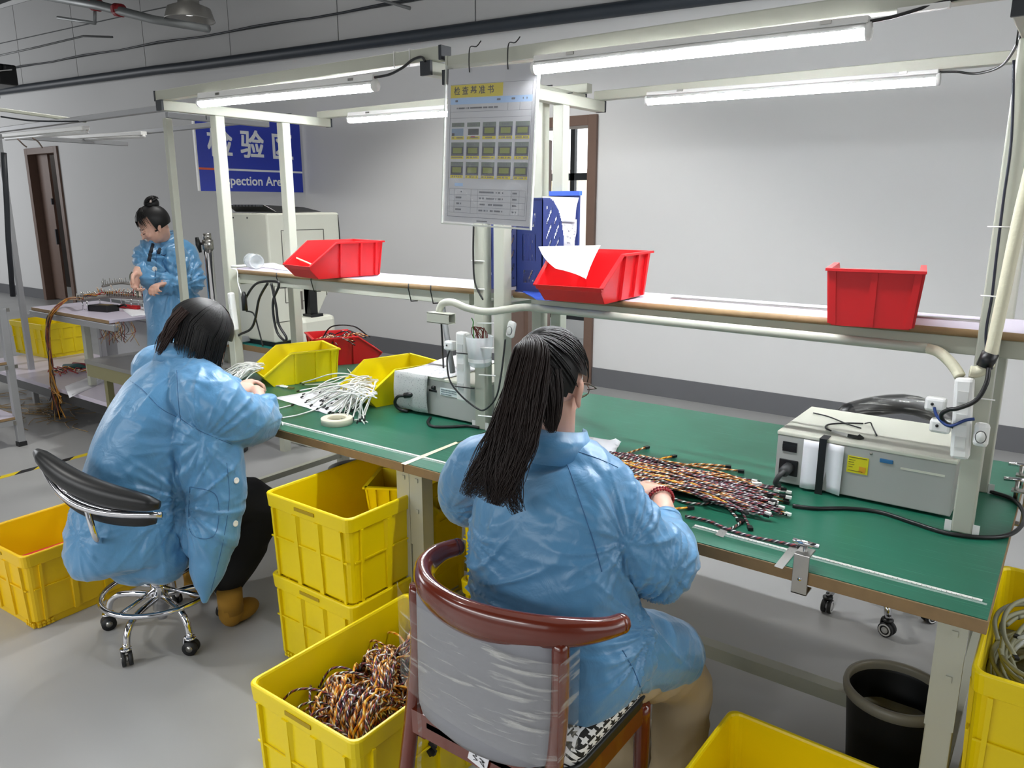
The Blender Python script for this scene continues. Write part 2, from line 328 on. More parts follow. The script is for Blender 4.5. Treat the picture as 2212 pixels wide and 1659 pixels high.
# ================================================================ THE ROOM
WY = 5.9
MB().box(-21, 6, -6.5, 9.2, -0.1, 0).build('floor', FLOOR, kind='structure')
MB().box(-21, 6, -6.5, 6.2, 5.2, 5.3).build('ceiling', mat('ceiling_dark', '4a4d50', 0.8), kind='structure')
D1 = (-14.42, -13.26, 2.50); D2 = (-4.44, -3.46, 2.34)   # door openings (outer frame)
b = MB()
b.box(-21, D1[0], WY, WY+.2, 0, 5.2); b.box(D1[0], D1[1], WY, WY+.2, D1[2], 5.2); b.box(D1[1], D2[0], WY, WY+.2, 0, 5.2)
b.box(D2[0], D2[1], WY, WY+.2, D2[2], 5.2); b.box(D2[1], 6, WY, WY+.2, 0, 5.2)
wb = b.build('wall_back', WALL, kind='structure')
MB().box(6, 6.1, -6.5, 9.2, 0, 5.2).build('wall_right', WALL, kind='structure')
MB().box(-21.1, -21, -6.5, 9.2, 0, 5.2).build('wall_left', WALL, kind='structure')
MB().box(-21, 6, -6.6, -6.5, 0, 5.2).build('wall_front', WALL, kind='structure')
# upper wall boards with open joints, falling slightly towards the right like the pipe below them
def pipez(x): return 3.10 - 0.0275*(x+2.8) if x > -10 else 3.30 - 0.026*(x+9.76)
xs = [-16.0, -14.15, -12.3, -10.42, -8.52, -6.62, -4.77, -2.9, -1.0, 0.9, 2.8, 4.7, 6.0]
proto = None
for i in range(len(xs)-1):
    for j, (a, c) in enumerate(((0.02, .33), (.33, .74), (.74, 1.25))):
        x0, x1 = xs[i]+.008, xs[i+1]-.008
        za, zb = pipez(x0), pipez(x1); z0a, z0b = za+a+.008, zb+a+.008; z1a, z1b = za+c-.008, zb+c-.008
        MB().hexa([(x0, WY-.012, z0a), (x1, WY-.012, z0b), (x1, WY+.004, z0b), (x0, WY+.004, z0a)], [(x0, WY-.012, z1a), (x1, WY-.012, z1b), (x1, WY+.004, z1b), (x0, WY+.004, z1a)]).build('panel', WALLUP, wb)
# dark backing strip that shows in the joints
b = MB()
for i in range(len(xs)-1):
    za, zb = pipez(xs[i]), pipez(xs[i+1]); b.hexa([(xs[i], WY-.003, za), (xs[i+1], WY-.003, zb), (xs[i+1], WY+.002, zb), (xs[i], WY+.002, za)], [(xs[i], WY-.003, za+1.25), (xs[i+1], WY-.003, zb+1.25), (xs[i+1], WY+.002, zb+1.25), (xs[i], WY+.002, za+1.25)])
b.build('joint_backing', mat('joint_dark', '5d5f60', 0.9), wb)
pts = [(x, WY-.07, pipez(x)) for x in [-20+0.9*k for k in range(28)]]
o = MB().tube(pts, 0.058, 12).build('service_pipe', mat('dark_blue_grey_pipe', '2c333b', 0.5, var=0.2))
tag(o, 'long dark grey service pipe running along the top of the back wall', 'pipe')
# skirting
b = MB(); b.box(-21, D1[0], WY-.012, WY, 0, .17); b.box(D1[1], D2[0], WY-.012, WY, 0, .17); b.box(D2[1], 6, WY-.012, WY, 0, .17)
b.build('baseboard_back', SKIRT, kind='structure')
# door 2: brown frame, leaf swung away, passage and window beyond
def door_frame(x0, x1, zt, wdt, nm):
    d = thing(nm, (x0, WY, 0)); d['kind'] = 'structure'; W = x1-x0
    b = MB(); b.box(0, wdt, -.03, .22, 0, zt); b.box(W-wdt, W, -.03, .22, 0, zt); b.box(wdt, W-wdt, -.03, .22, zt-wdt, zt); b.build('frame', BROWN, d, bevel=.004); return d
d2 = door_frame(D2[0], D2[1], D2[2], .085, 'door_2')
b = MB(); M = Matrix.Translation((.10, .20, 0)) @ Matrix.Rotation(R(108), 4, 'Z'); b.box(0, .80, -.02, .02, .02, 2.24, M); lf = b.build('leaf', BROWN, d2, bevel=.003)
b = MB(); b.box(.085, .10, -.02, .20, .9, 1.12); b.build('lock_plate', DARK, lf); MB().box(.085, .10, .0, .06, 1.3, 1.4).build('hinge', DARK, lf)
d1 = door_frame(D1[0], D1[1], D1[2], .10, 'door_1')
MB().box(.10, .52, .10, .14, .02, 2.40).build('leaf', BROWN, d1, bevel=.003)
M = Matrix.Translation((1.06, .16, 0)) @ Matrix.Rotation(R(160), 4, 'Z'); lf = MB().box(0, .46, -.02, .02, .02, 2.36, M).build('leaf', BROWN, d1, bevel=.003)
MB().box(.53, .56, .06, .10, .95, 1.2).build('lock_plate', DARK, lf); MB().box(.53, .56, .06, .10, 1.6, 1.7).build('hinge', DARK, lf)
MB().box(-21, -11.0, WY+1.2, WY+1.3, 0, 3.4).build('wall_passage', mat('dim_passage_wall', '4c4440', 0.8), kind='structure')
# corridor behind door 2, its outer wall with a dark framed window
CY2 = 8.0
X0, X1 = -6.45, -4.55; b = MB(); b.box(-9, X0, CY2, CY2+.15, 0, 3.4); b.box(X1, -2.0, CY2, CY2+.15, 0, 3.4); b.box(X0, X1, CY2, CY2+.15, 0, .22); b.box(X0, X1, CY2, CY2+.15, 2.75, 3.4)
b.build('wall_corridor', WALL, kind='structure')
b = MB(); b.box(-9, -2, 6.1, 8.15, 3.4, 3.5); b.build('ceiling_corridor', WALL, kind='structure')
w1 = thing('window_1', (X0, CY2, .22)); w1['kind'] = 'structure'; W = X1-X0; Hh = 2.53
WF = mat('black_window_frame', '26282b', 0.45)
b = MB(); b.box(0, W, .0, .06, 0, .05); b.box(0, W, 0, .06, Hh-.05, Hh); b.box(0, .05, 0, .06, 0, Hh); b.box(W-.05, W, 0, .06, 0, Hh); b.build('frame', WF, w1)
for k in range(1, 4): MB().box(W*k/4-.03, W*k/4+.03, -.01, .05, .05, Hh-.05).build('mullion', WF, w1)
for za, zb_ in ((1.66, 1.74), (.72, .80)): MB().box(.05, W-.05, -.01, .05, za, zb_).build('transom', WF, w1)
for k in range(4):
    for (za, zb_) in ((.05, .72), (.80, 1.66), (1.74, Hh-.05)):
        MB().box(W*k/4+.03, W*(k+1)/4-.03, .02, .026, za, zb_).build('pane', mat('window_glass', 'ffffff', 0.02, trans=1.0, var=0, spec=.5, alpha=.25), w1)
# safety rail and pale yellow building outside
b = MB()
for k in range(24): b.bar((-6.9+k*.13, 8.5, 0), (-6.9+k*.13, 8.5, .95), .012)
b.bar((-7, 8.5, .95), (-3.5, 8.5, .95), .03); b.bar((-7, 8.5, .12), (-3.5, 8.5, .12), .02)
o = b.build('balcony_rail', mat('grey_rail', '9a9da0', .5)); tag(o, 'thin grey balcony railing outside the window behind the doorway', 'railing')
bl = thing('distant_building', (-30, 40, -9), label='small distant pale yellow building seen low through the doorway window', cat='building')
MB().box(-9, 9, 0, 8, 0, 12).build('wall', mat('far_yellow_render', 'd9c08c', .9, scale=.3), bl)
MB().box(-9.5, 9.5, -.5, 8.5, 12, 12.6).build('roof', mat('far_roof', '9b8a80', .9), bl)
b = MB()
for i in range(6):
    for j in range(3): MB().box(-8+i*2.8, -6.6+i*2.8, -.06, .02, 2+j*3.4, 3.8+j*3.4).build('window', mat('far_glass', '59626a', .4), bl)
# black and yellow floor marking tape, far left
def floor_tape(a, c, wdt=.05):
    a = Vector(a); c = Vector(c); d = (c-a); L = d.length; d.normalize(); n = Vector((-d.y, d.x, 0)); t = thing('floor_tape', a, label='black and yellow striped hazard tape stuck on the floor at the left', cat='tape'); k = 0; st = .11; y_ = MB(); k_ = MB()
    while k*st < L:
        p = d*(k*st); q = d*((k+1)*st); s = d*.06
        (y_ if k % 2 else k_).hexa([p-n*wdt/2, q-n*wdt/2, q+n*wdt/2+s, p+n*wdt/2+s], [v+Vector((0, 0, .0015)) for v in (p-n*wdt/2, q-n*wdt/2, q+n*wdt/2+s, p+n*wdt/2+s)]); k += 1
    y_.build('yellow_stripes', mat('tape_yellow', 'e0c51c', .5), t); k_.build('black_stripes', BLACK, t)
floor_tape(pz(-60, 1048, 0), pz(175, 985, 0))
# hanging services, top left
o = MB().tube([pyy(80, -12, 4.2), pyy(215, 12, 4.3), pyy(330, 42, 4.45), pyy(450, 62, 4.6)], [.045, .045, .04, .035], 12).build('sprinkler_pipe', mat('galvanised_pipe', '8d9090', .45, .4)); tag(o, 'grey galvanised sprinkler pipe crossing above the pendant lamp at top left', 'pipe')
for px_, py_ in ((207, 10), (257, 22)):
    p = pyy(px_, py_, 4.33 if px_ < 230 else 4.37); d = Vector((.92, .25, -.16)).normalized(); t = MB(); t.tube([p-d*.045, p+d*.045], .062, 14); t.box(p.x-.02, p.x+.02, p.y-.075, p.y+.075, p.z-.03, p.z+.03)
    o = t.build('pipe_coupling', mat('red_coupling', '8e2026', .5)); tag(o, ('red coupling on the grey sprinkler pipe, further from the lamp' if px_ < 230 else 'red coupling on the grey sprinkler pipe, nearer the lamp'), 'pipe coupling')
o = MB().tube([pyy(205, 18, 4.35), pyy(205, 50, 4.35), pyy(125, 38, 4.35)], .017, 8).build('sprinkler_branch', mat('galvanised_pipe', '8d9090')); tag(o, 'short bent branch pipe dropping below the red couplings at top left', 'pipe')
o = MB().tube([pyy(-10, 122, 4.6), pyy(80, 102, 4.7), pyy(180, 78, 4.9), pyy(243, 80, 5.0)], .012, 8).build('conduit', mat('dull_conduit', '6a6c6c', .5)); tag(o, 'thin dull conduit with a blunt end in front of the upper wall at far left', 'conduit')
o = MB().tube([pyy(800, -6, 5.3), pyy(850, 8, 5.35), pyy(886, 18, 5.4)], [.012, .012, .016], 8).build('conduit', mat('dull_conduit', '6a6c6c')); tag(o, 'short conduit end poking into the top of the frame right of the lamp', 'conduit')
o = MB().tube([(x, WY-.04, pipez(x)+.33+.01*sin(x*3)) for x in [-16+.5*k for k in range(22)]], .012, 6).build('wall_cable', DARK); tag(o, 'thin dark cable sagging along the upper wall boards', 'cable')
t = thing('ceiling_duct', (-8.4, 4.2, 4.02), R(0), 'dark boxy ceiling duct with a pale louvred grille, top left corner', 'duct')
MB().box(-4, 1.15, -1.6, -.12, -.25, .35).build('casing', mat('duct_dark', '3a3f42', .6), t)
b = MB()
for k in range(7): b.box(-.55, .35, -1.05+k*.07, -1.02+k*.07, -.285, -.25)
b.build('grille', mat('grille_grey', 'a8abab', .5), t)
t = thing('fan_unit', pyy(10, 160, 4.4), 0, 'black wall fan unit with white cable loops at the left edge', 'fan unit')
b = MB(); b.box(-.5, .07, -.1, .12, -.13, .11); b.box(.06, .14, -.05, .05, .03, .10); b.build('body', BLACK, t, bevel=.02)
MB().tube(spline([(.02, -.12, .1), (.06, -.14, -.02), (.10, -.12, -.10), (.0, -.14, -.06), (.06, -.14, .0), (.22, 0, .03)], 8), .007, 6).build('cable', WHITEP, t)
MB().tube(spline([(-.4, -.12, -.16), (-.1, -.14, -.14), (.05, -.14, -.2), (.06, -.14, -.3)], 8), .03, 8).build('hose', RUBBER, t)
# pendant lamp
p = at(410, 42, 7.5); t = thing('pendant_lamp', p, 0, 'round bell-shaped metal pendant lamp hanging at top left', 'lamp')
MB().lathe([(.02, .42), (.11, .42), (.115, .24), (.10, .20), (.10, .14), (.20, .10), (.232, .0), (.236, -.012), (.228, -.006), (.19, .09), (.09, .125), (.0, .13)], n=32).build('shade', mat('brushed_lamp_shade', '9b9994', .35, .5), t)
MB().lathe([(.0, .06), (.16, .085), (.17, .09)], n=28).build('reflector', mat('lamp_reflector', 'd8dcea', .25, .3), t)
MB().lathe([(.052, .14), (.058, .10), (.04, .04), (0, .03)], n=18).build('bulb', mat('lamp_bulb', 'ffffff', .2, emit=1.2, var=0), t)
MB().tube([(0, 0, .42), (0, 0, 1.7)], .006, 6).build('cord', DARK, t)
# blue inspection sign standing out from the back wall
t = thing('sign', (-7.3, WY-.04, 0), 0, 'blue and white hanging board reading 检验区 Inspection Area behind the left bench', 'sign')
SB = mat('sign_blue', '2a3fb4', .12, var=.02)
MB().box(-.03, 0, -1.29, 0, 1.735, 2.475).build('board', [SB], t, bevel=.002)
MB().box(-.03, .002, -1.302, -1.288, 1.735, 2.475).build('edge_trim', WHITEP, t)
b = MB(); b.box(-.001, .003, -1.288, -1.03, 1.945, 1.965); b.build('orange_line', mat('sign_orange', 'e2603c', .4, var=0), t)
b = MB(); b.add([(.003, -.985, 1.945), (.003, 0, 1.945), (.003, 0, 1.965), (.003, -.965, 1.965)], [(0, 1, 2, 3)]); b.build('white_line', WHITEINK, t)
SM = frame((.001, -.64, 2.2), (0, 1, 0), (0, 0, 1))
text('检 验 区', .30, WHITEINK, SM, t, fat=.006)
text('Inspection Area', .134, WHITEINK, frame((.001, -.665, 1.842), (0, 1, 0), (0, 0, 1)), t, fat=.0022, sx=1.0)
# ================================================================ THE WORKBENCHES
T = 0.76
def bench(x0, x1, posts, arm, shelf, label, left=False):
    t = thing('workbench', (x0, 1.745, 0), 0, label, 'workbench'); o = (x0, 1.745, 0); y1 = 2.955
    MB().box(x0+.002, x1-.002, 1.745, y1, T-.034, T-.002).build('tabletop', WOODE, t, o, bevel=.002)
    MB().box(x0+.004, x1-.004, 1.747, y1-.002, T-.002, T).build('green_mat', GREEN, t, o)
    for xx in ((x0+.07, x1-.030) if left else (x0+.030, x1-.065)):
        for yy in (1.80, 2.88):
            b = MB(); b.box(xx-.027, xx+.027, yy-.027, yy+.027, .015, T-.034); b.lathe([(.0, 0), (.026, 0), (.026, .008), (.010, .012), (.010, .03)], (xx, yy, 0), 12); lg = b.build('leg', IVORY, t, o, bevel=.003)
            b = MB(); b.box(xx-.029, xx+.029, yy-.029, yy-.026, .46, T-.036)
            for zz in (.69, .58): b.box(xx+.0, xx+.012, yy-.033, yy-.028, zz, zz+.014)
            tag(b.build('leg_plate', IVORY, lg, o), kind='stuff')
        MB().bar((xx, 1.825, .17), (xx, 2.855, .17), .03).build('side_rail', IVORY, t, o); MB().bar((xx, 1.825, T-.055), (xx, 2.855, T-.055), .04).build('side_rail', IVORY, t, o)
    MB().bar((x0+.085, 2.22, .17), (x1-.085, 2.22, .17), .045).build('foot_rail', IVORY, t, o)
    MB().bar((x0+.1, 2.88, T-.05), (x1-.1, 2.88, T-.05), .03).build('apron_rail', IVORY, t, o)
    for xx in posts:
        for yy in (2.23, 2.605):
            po = MB().box(xx-.024, xx+.024, yy-.024, yy+.024, T, arm-.042).build('post', IVORY, t, o, bevel=.004)
            for q in (-.040, .024): MB().box(xx+q, xx+q+.016, yy-.022, yy-.020, T, T+.03).build('foot_bracket', WHITEP, po, o)
        b = MB(); b.box(xx-.021, xx+.021, 1.955, 2.90, arm-.042, arm); am = b.build('arm', IVORY, t, o, bevel=.003)
        for ya, yb in ((1.945, 1.956), (2.899, 2.908)): MB().box(xx-.022, xx+.022, ya, yb, arm-.043, arm+.001).build('end_cap', DARK, am, o)
        MB().box(xx-.02, xx+.02, 2.255, 2.58, 1.215, 1.25).build('shelf_bracket', IVORY, t, o)
        for yy in (2.19, 2.64):
            MB().tube([(xx-.026, yy, arm-.06), (xx-.027, yy, arm+.004), (xx+.027, yy, arm+.004)], .0022, 6).build('cable_tie', BLACK, t, o)
    bx0, bx1 = (x0+.03, x1+.012) if left else (x0+.045, x1+.45)
    lb_ = MB().box(bx0, bx1, 1.955, 1.999, arm, arm+.042).build('light_beam', IVORY, t, o, bevel=.003)
    MB().box(bx0+(.0 if left else .0), bx1, 2.855, 2.898, arm, arm+.036).build('light_beam', IVORY, t, o, bevel=.003)
    for xa, xb in ((bx1-.002, bx1+.010), (bx0-.008, bx0+.001)): MB().box(xa, xb, 1.953, 2.001, arm-.001, arm+.043).build('end_cap', DARK if left else IVORY, lb_, o)
    # shelf
    MB().box(shelf[0], shelf[1], 2.262, 2.55, 1.270, 1.288).build('shelf', LAM, t, o, bevel=.001)
    MB().tube([(shelf[0], 2.262, 1.279), (shelf[1], 2.262, 1.279)], .0105, 10).build('shelf_edge', WOODE, t, o)
    MB().box(shelf[0]+.07, shelf[1]-.07 if left else shelf[1], 2.268, 2.30, 1.222, 1.268).build('shelf_bar', IVORY, t, o, bevel=.002)
    MB().box(shelf[0]+.07, shelf[1]-.07, 2.51, 2.54, 1.222, 1.268).build('shelf_bar', IVORY, t, o, bevel=.002)
    return t
BL = bench(-3.44, -1.744, (-3.372, -1.785), 2.047, (-3.46, -1.812), 'left steel workbench with green mat, overhead lamp frame and raised shelf', True)
BR = bench(-1.744, -0.06, (-1.692, -0.168), 2.012, (-1.662, .45), 'right steel workbench with green mat, overhead lamp frame and raised shelf')
def tube_light(x0, x1, y, z, label, dz=0.0, bd=.05):
    t = thing('tube_light', ((x0+x1)/2, y, z), 0, label, 'tube light', 'lit tube lights over the green benches'); L = (x1-x0)/2
    sh = lambda x: dz*x/L
    b = MB(); b.hexa([(-L, -.015, .016-dz), (L, -.015, .016+dz), (L, .019, .016+dz), (-L, .019, .016-dz)], [(-L, -.012, .016+bd-dz), (L, -.012, .016+bd+dz), (L, .016, .016+bd+dz), (-L, .016, .016+bd-dz)]); b.build('housing', WHITEP, t, bevel=.003)
    def arc(a0, a1, r, ri, nm, m):     # diffuser below, opaque back above: the tube shines downwards only
        b = MB(); n = 10; A_ = [R(a0+(a1-a0)*k/n) for k in range(n+1)]; vs = []
        for x, z_ in ((-L, -dz), (L, dz)):
            for rad in (r, ri): vs += [(x, rad*cos(a), z_+rad*sin(a)) for a in A_]
        m1 = n+1; fs = []
        for k in range(n): fs += [(k, k+1, 2*m1+k+1, 2*m1+k), (m1+k+1, m1+k, 3*m1+k, 3*m1+k+1), (k+1, k, m1+k, m1+k+1), (2*m1+k, 2*m1+k+1, 3*m1+k+1, 3*m1+k)]
        fs += [(0, 2*m1, 3*m1, m1), (n, m1+n, 3*m1+n, 2*m1+n)]; b.add(vs, fs, None, True); b.build(nm, m, t)
    arc(168, 372, .0175, .0150, 'tube', TUBEM); arc(13, 167, .0178, .0160, 'tube_back', WHITEP)
    MB().tube([(-L-.006, 0, -dz), (-L+.004, 0, -dz)], .019, 14).build('end_cap', WHITEP, t); MB().tube([(L-.004, 0, dz), (L+.006, 0, dz)], .019, 14).build('end_cap', WHITEP, t)
    for q in (-.72, .8): MB().box(q*L-.012, q*L+.012, -.017, .021, .022+sh(q*L), .030+sh(q*L)).build('clip', STEEL, t)
    return t
tube_light(-3.025, -2.0, 1.93, 1.998, 'lit tube light on the left bench\'s front beam, above the blue sign', -.010, .022)
tube_light(-3.16, -2.1, 2.86, 2.020, 'lit tube light on the rear beam of the left bench, end hidden by the poster', -.008, .018)
tube_light(-1.34, -0.452, 1.925, 1.975, 'lit tube light on the front beam of the right bench, brightest and nearest', -.005, .016)
tube_light(-1.462, -0.452, 2.865, 1.990, 'lit tube light on the rear beam of the right bench, against the wall', -.006, .014)
# wiring at the lamp ends
def cord(name, pts, r, m, label=None, cat='cable', n=6, k=8, parent=None, **kw):
    b = MB(); b.tube(spline(pts, k), r, n); o = b.build(name, m, parent, **kw)
    if label: tag(o, label, cat)
    return o
cord('lamp_lead', [(-.45, 1.925, 1.99), (-.40, 1.93, 1.995), (-.33, 1.94, 2.01), (-.27, 1.95, 2.02), (-.21, 1.93, 2.025), (-.185, 1.93, 2.0)], .004, BLACK, 'black lead tied under the front beam at top right')
o = MB().box(-.40, -.30, 1.935, 1.953, 2.0, 2.012).build('lamp_bracket', WHITEP, BR, (-1.744, 1.745, 0))
cord('lamp_lead', [(-.45, 2.865, 2.005), (-.40, 2.86, 2.0), (-.34, 2.82, 1.985), (-.26, 2.65, 1.98), (-.20, 2.35, 2.0)], .004, BLACK, 'thin lead looping from the rear right tube light to the right post')
cord('lamp_lead', [(-2.0, 1.93, 2.015), (-1.94, 1.94, 2.02), (-1.88, 1.94, 2.035), (-1.84, 1.945, 2.055), (-1.80, 1.945, 2.06), (-1.78, 1.94, 2.045)], .0045, BLACK, 'black lead and joint under the front beam left of the poster')
for xx in (-1.93, -1.86):
    MB().tube([(xx, 1.953, 2.04), (xx, 1.953, 2.092), (xx, 2.0, 2.092)], .002, 6).build('cable_tie', WHITEP, BL, (-3.44, 1.745, 0))
# ruler tapes stuck along the bench front
def ruler(a, c, label, wd=.0105):
    a = Vector(a); c = Vector(c); L = (c-a).length; t = thing('ruler_tape', a, math.atan2((c-a).y, (c-a).x), label, 'ruler tape')
    MB().box(0, L, -wd/2, wd/2, .0002, .0012).build('strip', TAPEW, t); b = MB(); n = int(L/.01)
    for k in range(n): b.box(k*.01, k*.01+.0009, -wd/2, -wd/2+(.006 if k % 5 == 0 else .0035), .0012, .0015)
    tag(b.build('graduations', INK, t), kind='stuff'); MB().box(-.0, L+.01, -wd/2-.012, wd/2-.012, .0001, .0004).build('clear_film', mat('clear_tape', 'd7e6dd', .15, alpha=.18, var=0), t); return t
ruler(pz(1500, 1135, T), pz(2122, 1298, T), 'white ruler tape stuck along the front edge of the right bench')
ruler(pz(590, 908, T), pz(975, 1003, T), 'white ruler tape stuck along the front edge of the left bench')
# tape pieces
def tape(px4, m, label, z=T+.0015):
    P = [pz(x, y, z) for x, y in px4]; t = MB().hexa([p-V(0, 0, .0004) for p in P], P).build('tape_piece', m); return tag(t, label, 'tape')
tape([(1545, 1155), (1562, 1161), (1572, 1147), (1556, 1142)], TAPEG, 'small grey tape piece across the right ruler near the seated arm')
tape([(1672, 1223), (1690, 1229), (1732, 1178), (1712, 1172)], TAPEG, 'long grey tape piece crossing the ruler beside the clamp')
tape([(866, 1001), (876, 1004), (990, 957), (985, 954)], TAPEC, 'cream tape strip along the joint between the two benches')
# clamp on the right bench edge
t = thing('table_clamp', (pz(1752, 1205, T).x, 1.745, T), 0, 'silver screw clamp with T-bar handle gripping the bench edge', 'clamp')
b = MB(); b.box(-.018, .018, -.006, -.002, -.060, .038); b.box(-.018, .018, -.006, .045, .036, .040); b.box(-.018, .018, -.006, .040, -.060, -.056); b.build('bracket', STEEL, t, bevel=.001)
MB().tube([(0, .022, .002), (0, .022, .060)], .005, 10).build('screw', STEEL, t); MB().tube([(-.030, .022, .060), (.030, .022, .060)], .0065, 12).build('handle', CHROME, t)
MB().tube([(0, -.0075, -.02), (0, -.005, -.02)], .005, 10).build('rivet', CHROME, t)
# ================================================================ CRATES
def rr(hx, hy, r, n=4):
    out = []
    for cx, cy, a0 in ((hx-r, hy-r, 0), (-hx+r, hy-r, pi/2), (-hx+r, -hy+r, pi), (hx-r, -hy+r, 3*pi/2)):
        for k in range(n+1): a = a0+pi/2*k/n; out.append((cx+r*cos(a), cy+r*sin(a)))
    return out
def crate(c, rz, lx, ly, h, label, m=None, base=0.0, tap=.012, card=False):
    m = m or YEL; t = thing('storage_crate', (c[0], c[1], base), rz, label, 'crate'); hx, hy = lx/2, ly/2
    prof = [(0.0, tap+.012), (.030, tap+.012), (.032, tap+.004), (h-.052, .010), (h-.050, .003), (h-.004, 0), (h, .003), (h, .010), (h-.006, .013), (.012, tap+.014), (.010, tap+.02)]
    b = MB(); n = len(rr(hx, hy, .03)); vs = []; fs = []
    for z, i in prof: vs += [(x, y, z) for x, y in rr(hx-i, hy-i, .026)]
    for i in range(len(prof)-1):
        for k in range(n): k2 = (k+1) % n; fs.append((i*n+k, i*n+k2, (i+1)*n+k2, (i+1)*n+k))
    fs.append(tuple(range(n-1, -1, -1))); L_ = (len(prof)-1)*n; fs.append(tuple(L_+k for k in range(n)))
    b.add(vs, fs); b.build('body', m, t, bevel=.0015)
    def side(a, fixed, nx, ny, half):   # ribs on one side
        b = MB(); nr = 5 if half > .25 else 4
        for k in range(nr):
            u = -half*.80+2*half*.80*k/(nr-1); du = .005 if k not in (1, nr-2) else .010
            def q(uu, z, e):
                ins = tap*(1-z/h)+.004-e
                return (uu, fixed-ins) if a == 'y' else (fixed-ins, uu)
            def pt(uu, z, e):
                p = q(uu, z, e); return ((p[0], p[1]*ny, z) if a == 'y' else (p[0]*nx, p[1], z))
            b.hexa([pt(u-du, .03, -.004), pt(u+du, .03, -.004), pt(u+du, .03, .006), pt(u-du, .03, .006)], [pt(u-du*(1.9 if k in (1, nr-2) else 1), h-.05, -.004), pt(u+du*(1.9 if k in (1, nr-2) else 1), h-.05, -.004), pt(u+du, h-.05, .007), pt(u-du, h-.05, .007)])
        for zz in (h*.52,):
            e0 = tap*(1-zz/h)+.004
            if a == 'y': b.box(-half*.9, half*.9, min(ny*(fixed-e0), ny*(fixed-e0+.004)), max(ny*(fixed-e0), ny*(fixed-e0+.004)), zz, zz+.005)
            else: b.box(min(nx*(fixed-e0), nx*(fixed-e0+.004)), max(nx*(fixed-e0), nx*(fixed-e0+.004)), -half*.9, half*.9, zz, zz+.005)
        # rim box and stacking ledge of waffle cells at the corners
        for s in (-1, 1):
            for k in range(4):
                u = s*(half-.035-k*.016)
                for z0_ in (.004, .016):
                    if a == 'y': y_ = ny*(fixed-tap-.012); b.box(u-.005, u+.005, min(y_, y_+ny*.007), max(y_, y_+ny*.007), z0_, z0_+.009)
                    else: x_ = nx*(fixed-tap-.012); b.box(min(x_, x_+nx*.007), max(x_, x_+nx*.007), u-.005, u+.005, z0_, z0_+.009)
        tag(b.build('rib_frame', m, t), kind='stuff')
    side('y', hy, 1, -1, hx); side('y', hy, 1, 1, hx); side('x', hx, 1, 1, hy); side('x', hx, -1, 1, hy)
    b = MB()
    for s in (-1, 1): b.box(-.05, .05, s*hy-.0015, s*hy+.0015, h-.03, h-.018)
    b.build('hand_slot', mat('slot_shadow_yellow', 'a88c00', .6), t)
    if card:
        b = MB(); b.box(-.055, .055, -hy+.010, -hy+.0115, h-.06, h-.035)
    return t
C2 = crate((-1.965, 1.80), 0, .43, .60, .335, 'yellow crate on top of the stack under the bench joint, yellow bin inside', base=.30)
C3 = crate((-1.965, 1.80), 0, .43, .60, .33, 'yellow crate at the bottom of the stack under the bench joint', base=0)
C4 = crate((-1.435, 1.34), 0, .42, .61, .365, 'front yellow crate full of coiled orange and white wire harnesses')
C1 = crate((-3.275, 1.325), R(3), .43, .60, .315, 'orange-yellow crate on the floor left of the stool with red strip inside', m=YEL2)
C5 = crate((-1.40, 2.16), 0, .42, .60, .33, 'yellow crate in shade behind the bench leg, its rim behind the seated worker', base=.31)
C5b = crate((-1.40, 2.16), 0, .42, .60, .33, 'yellow crate in shade at the bottom behind the bench leg')
C6 = crate((-.385, 1.47), R(-1), .43, .60, .31, 'empty yellow crate on the floor at the bottom right edge')
C7 = crate((.135, 2.05), 0, .43, .62, .34, 'yellow crate at right edge holding grey cable coils', base=.30)
C7b = crate((.135, 2.05), 0, .43, .62, .33, 'yellow crate under the crate of grey cables at the right edge')
# red strip in the left crate
o = MB().hexa([(-3.17, 1.08, .262), (-3.10, 1.08, .262), (-3.10, 1.52, .262), (-3.17, 1.52, .262)], [(-3.17, 1.08, .275), (-3.10, 1.08, .275), (-3.10, 1.52, .275), (-3.17, 1.52, .275)]).build('red_tray', RED, bevel=.004); tag(o, 'flat red tray lying inside the left floor crate', 'tray')
# label card on left crate wall
t = thing('label_card', (-3.283, 1.612, .262), R(3), 'small printed card with dark top strip on the left floor crate', 'label'); MB().box(-.05, .05, -.0225, -.018, -.012, .012).build('card', PAPERT, t); MB().box(-.05, .05, -.0235, -.0222, .004, .012).build('strip', BLACK, t)
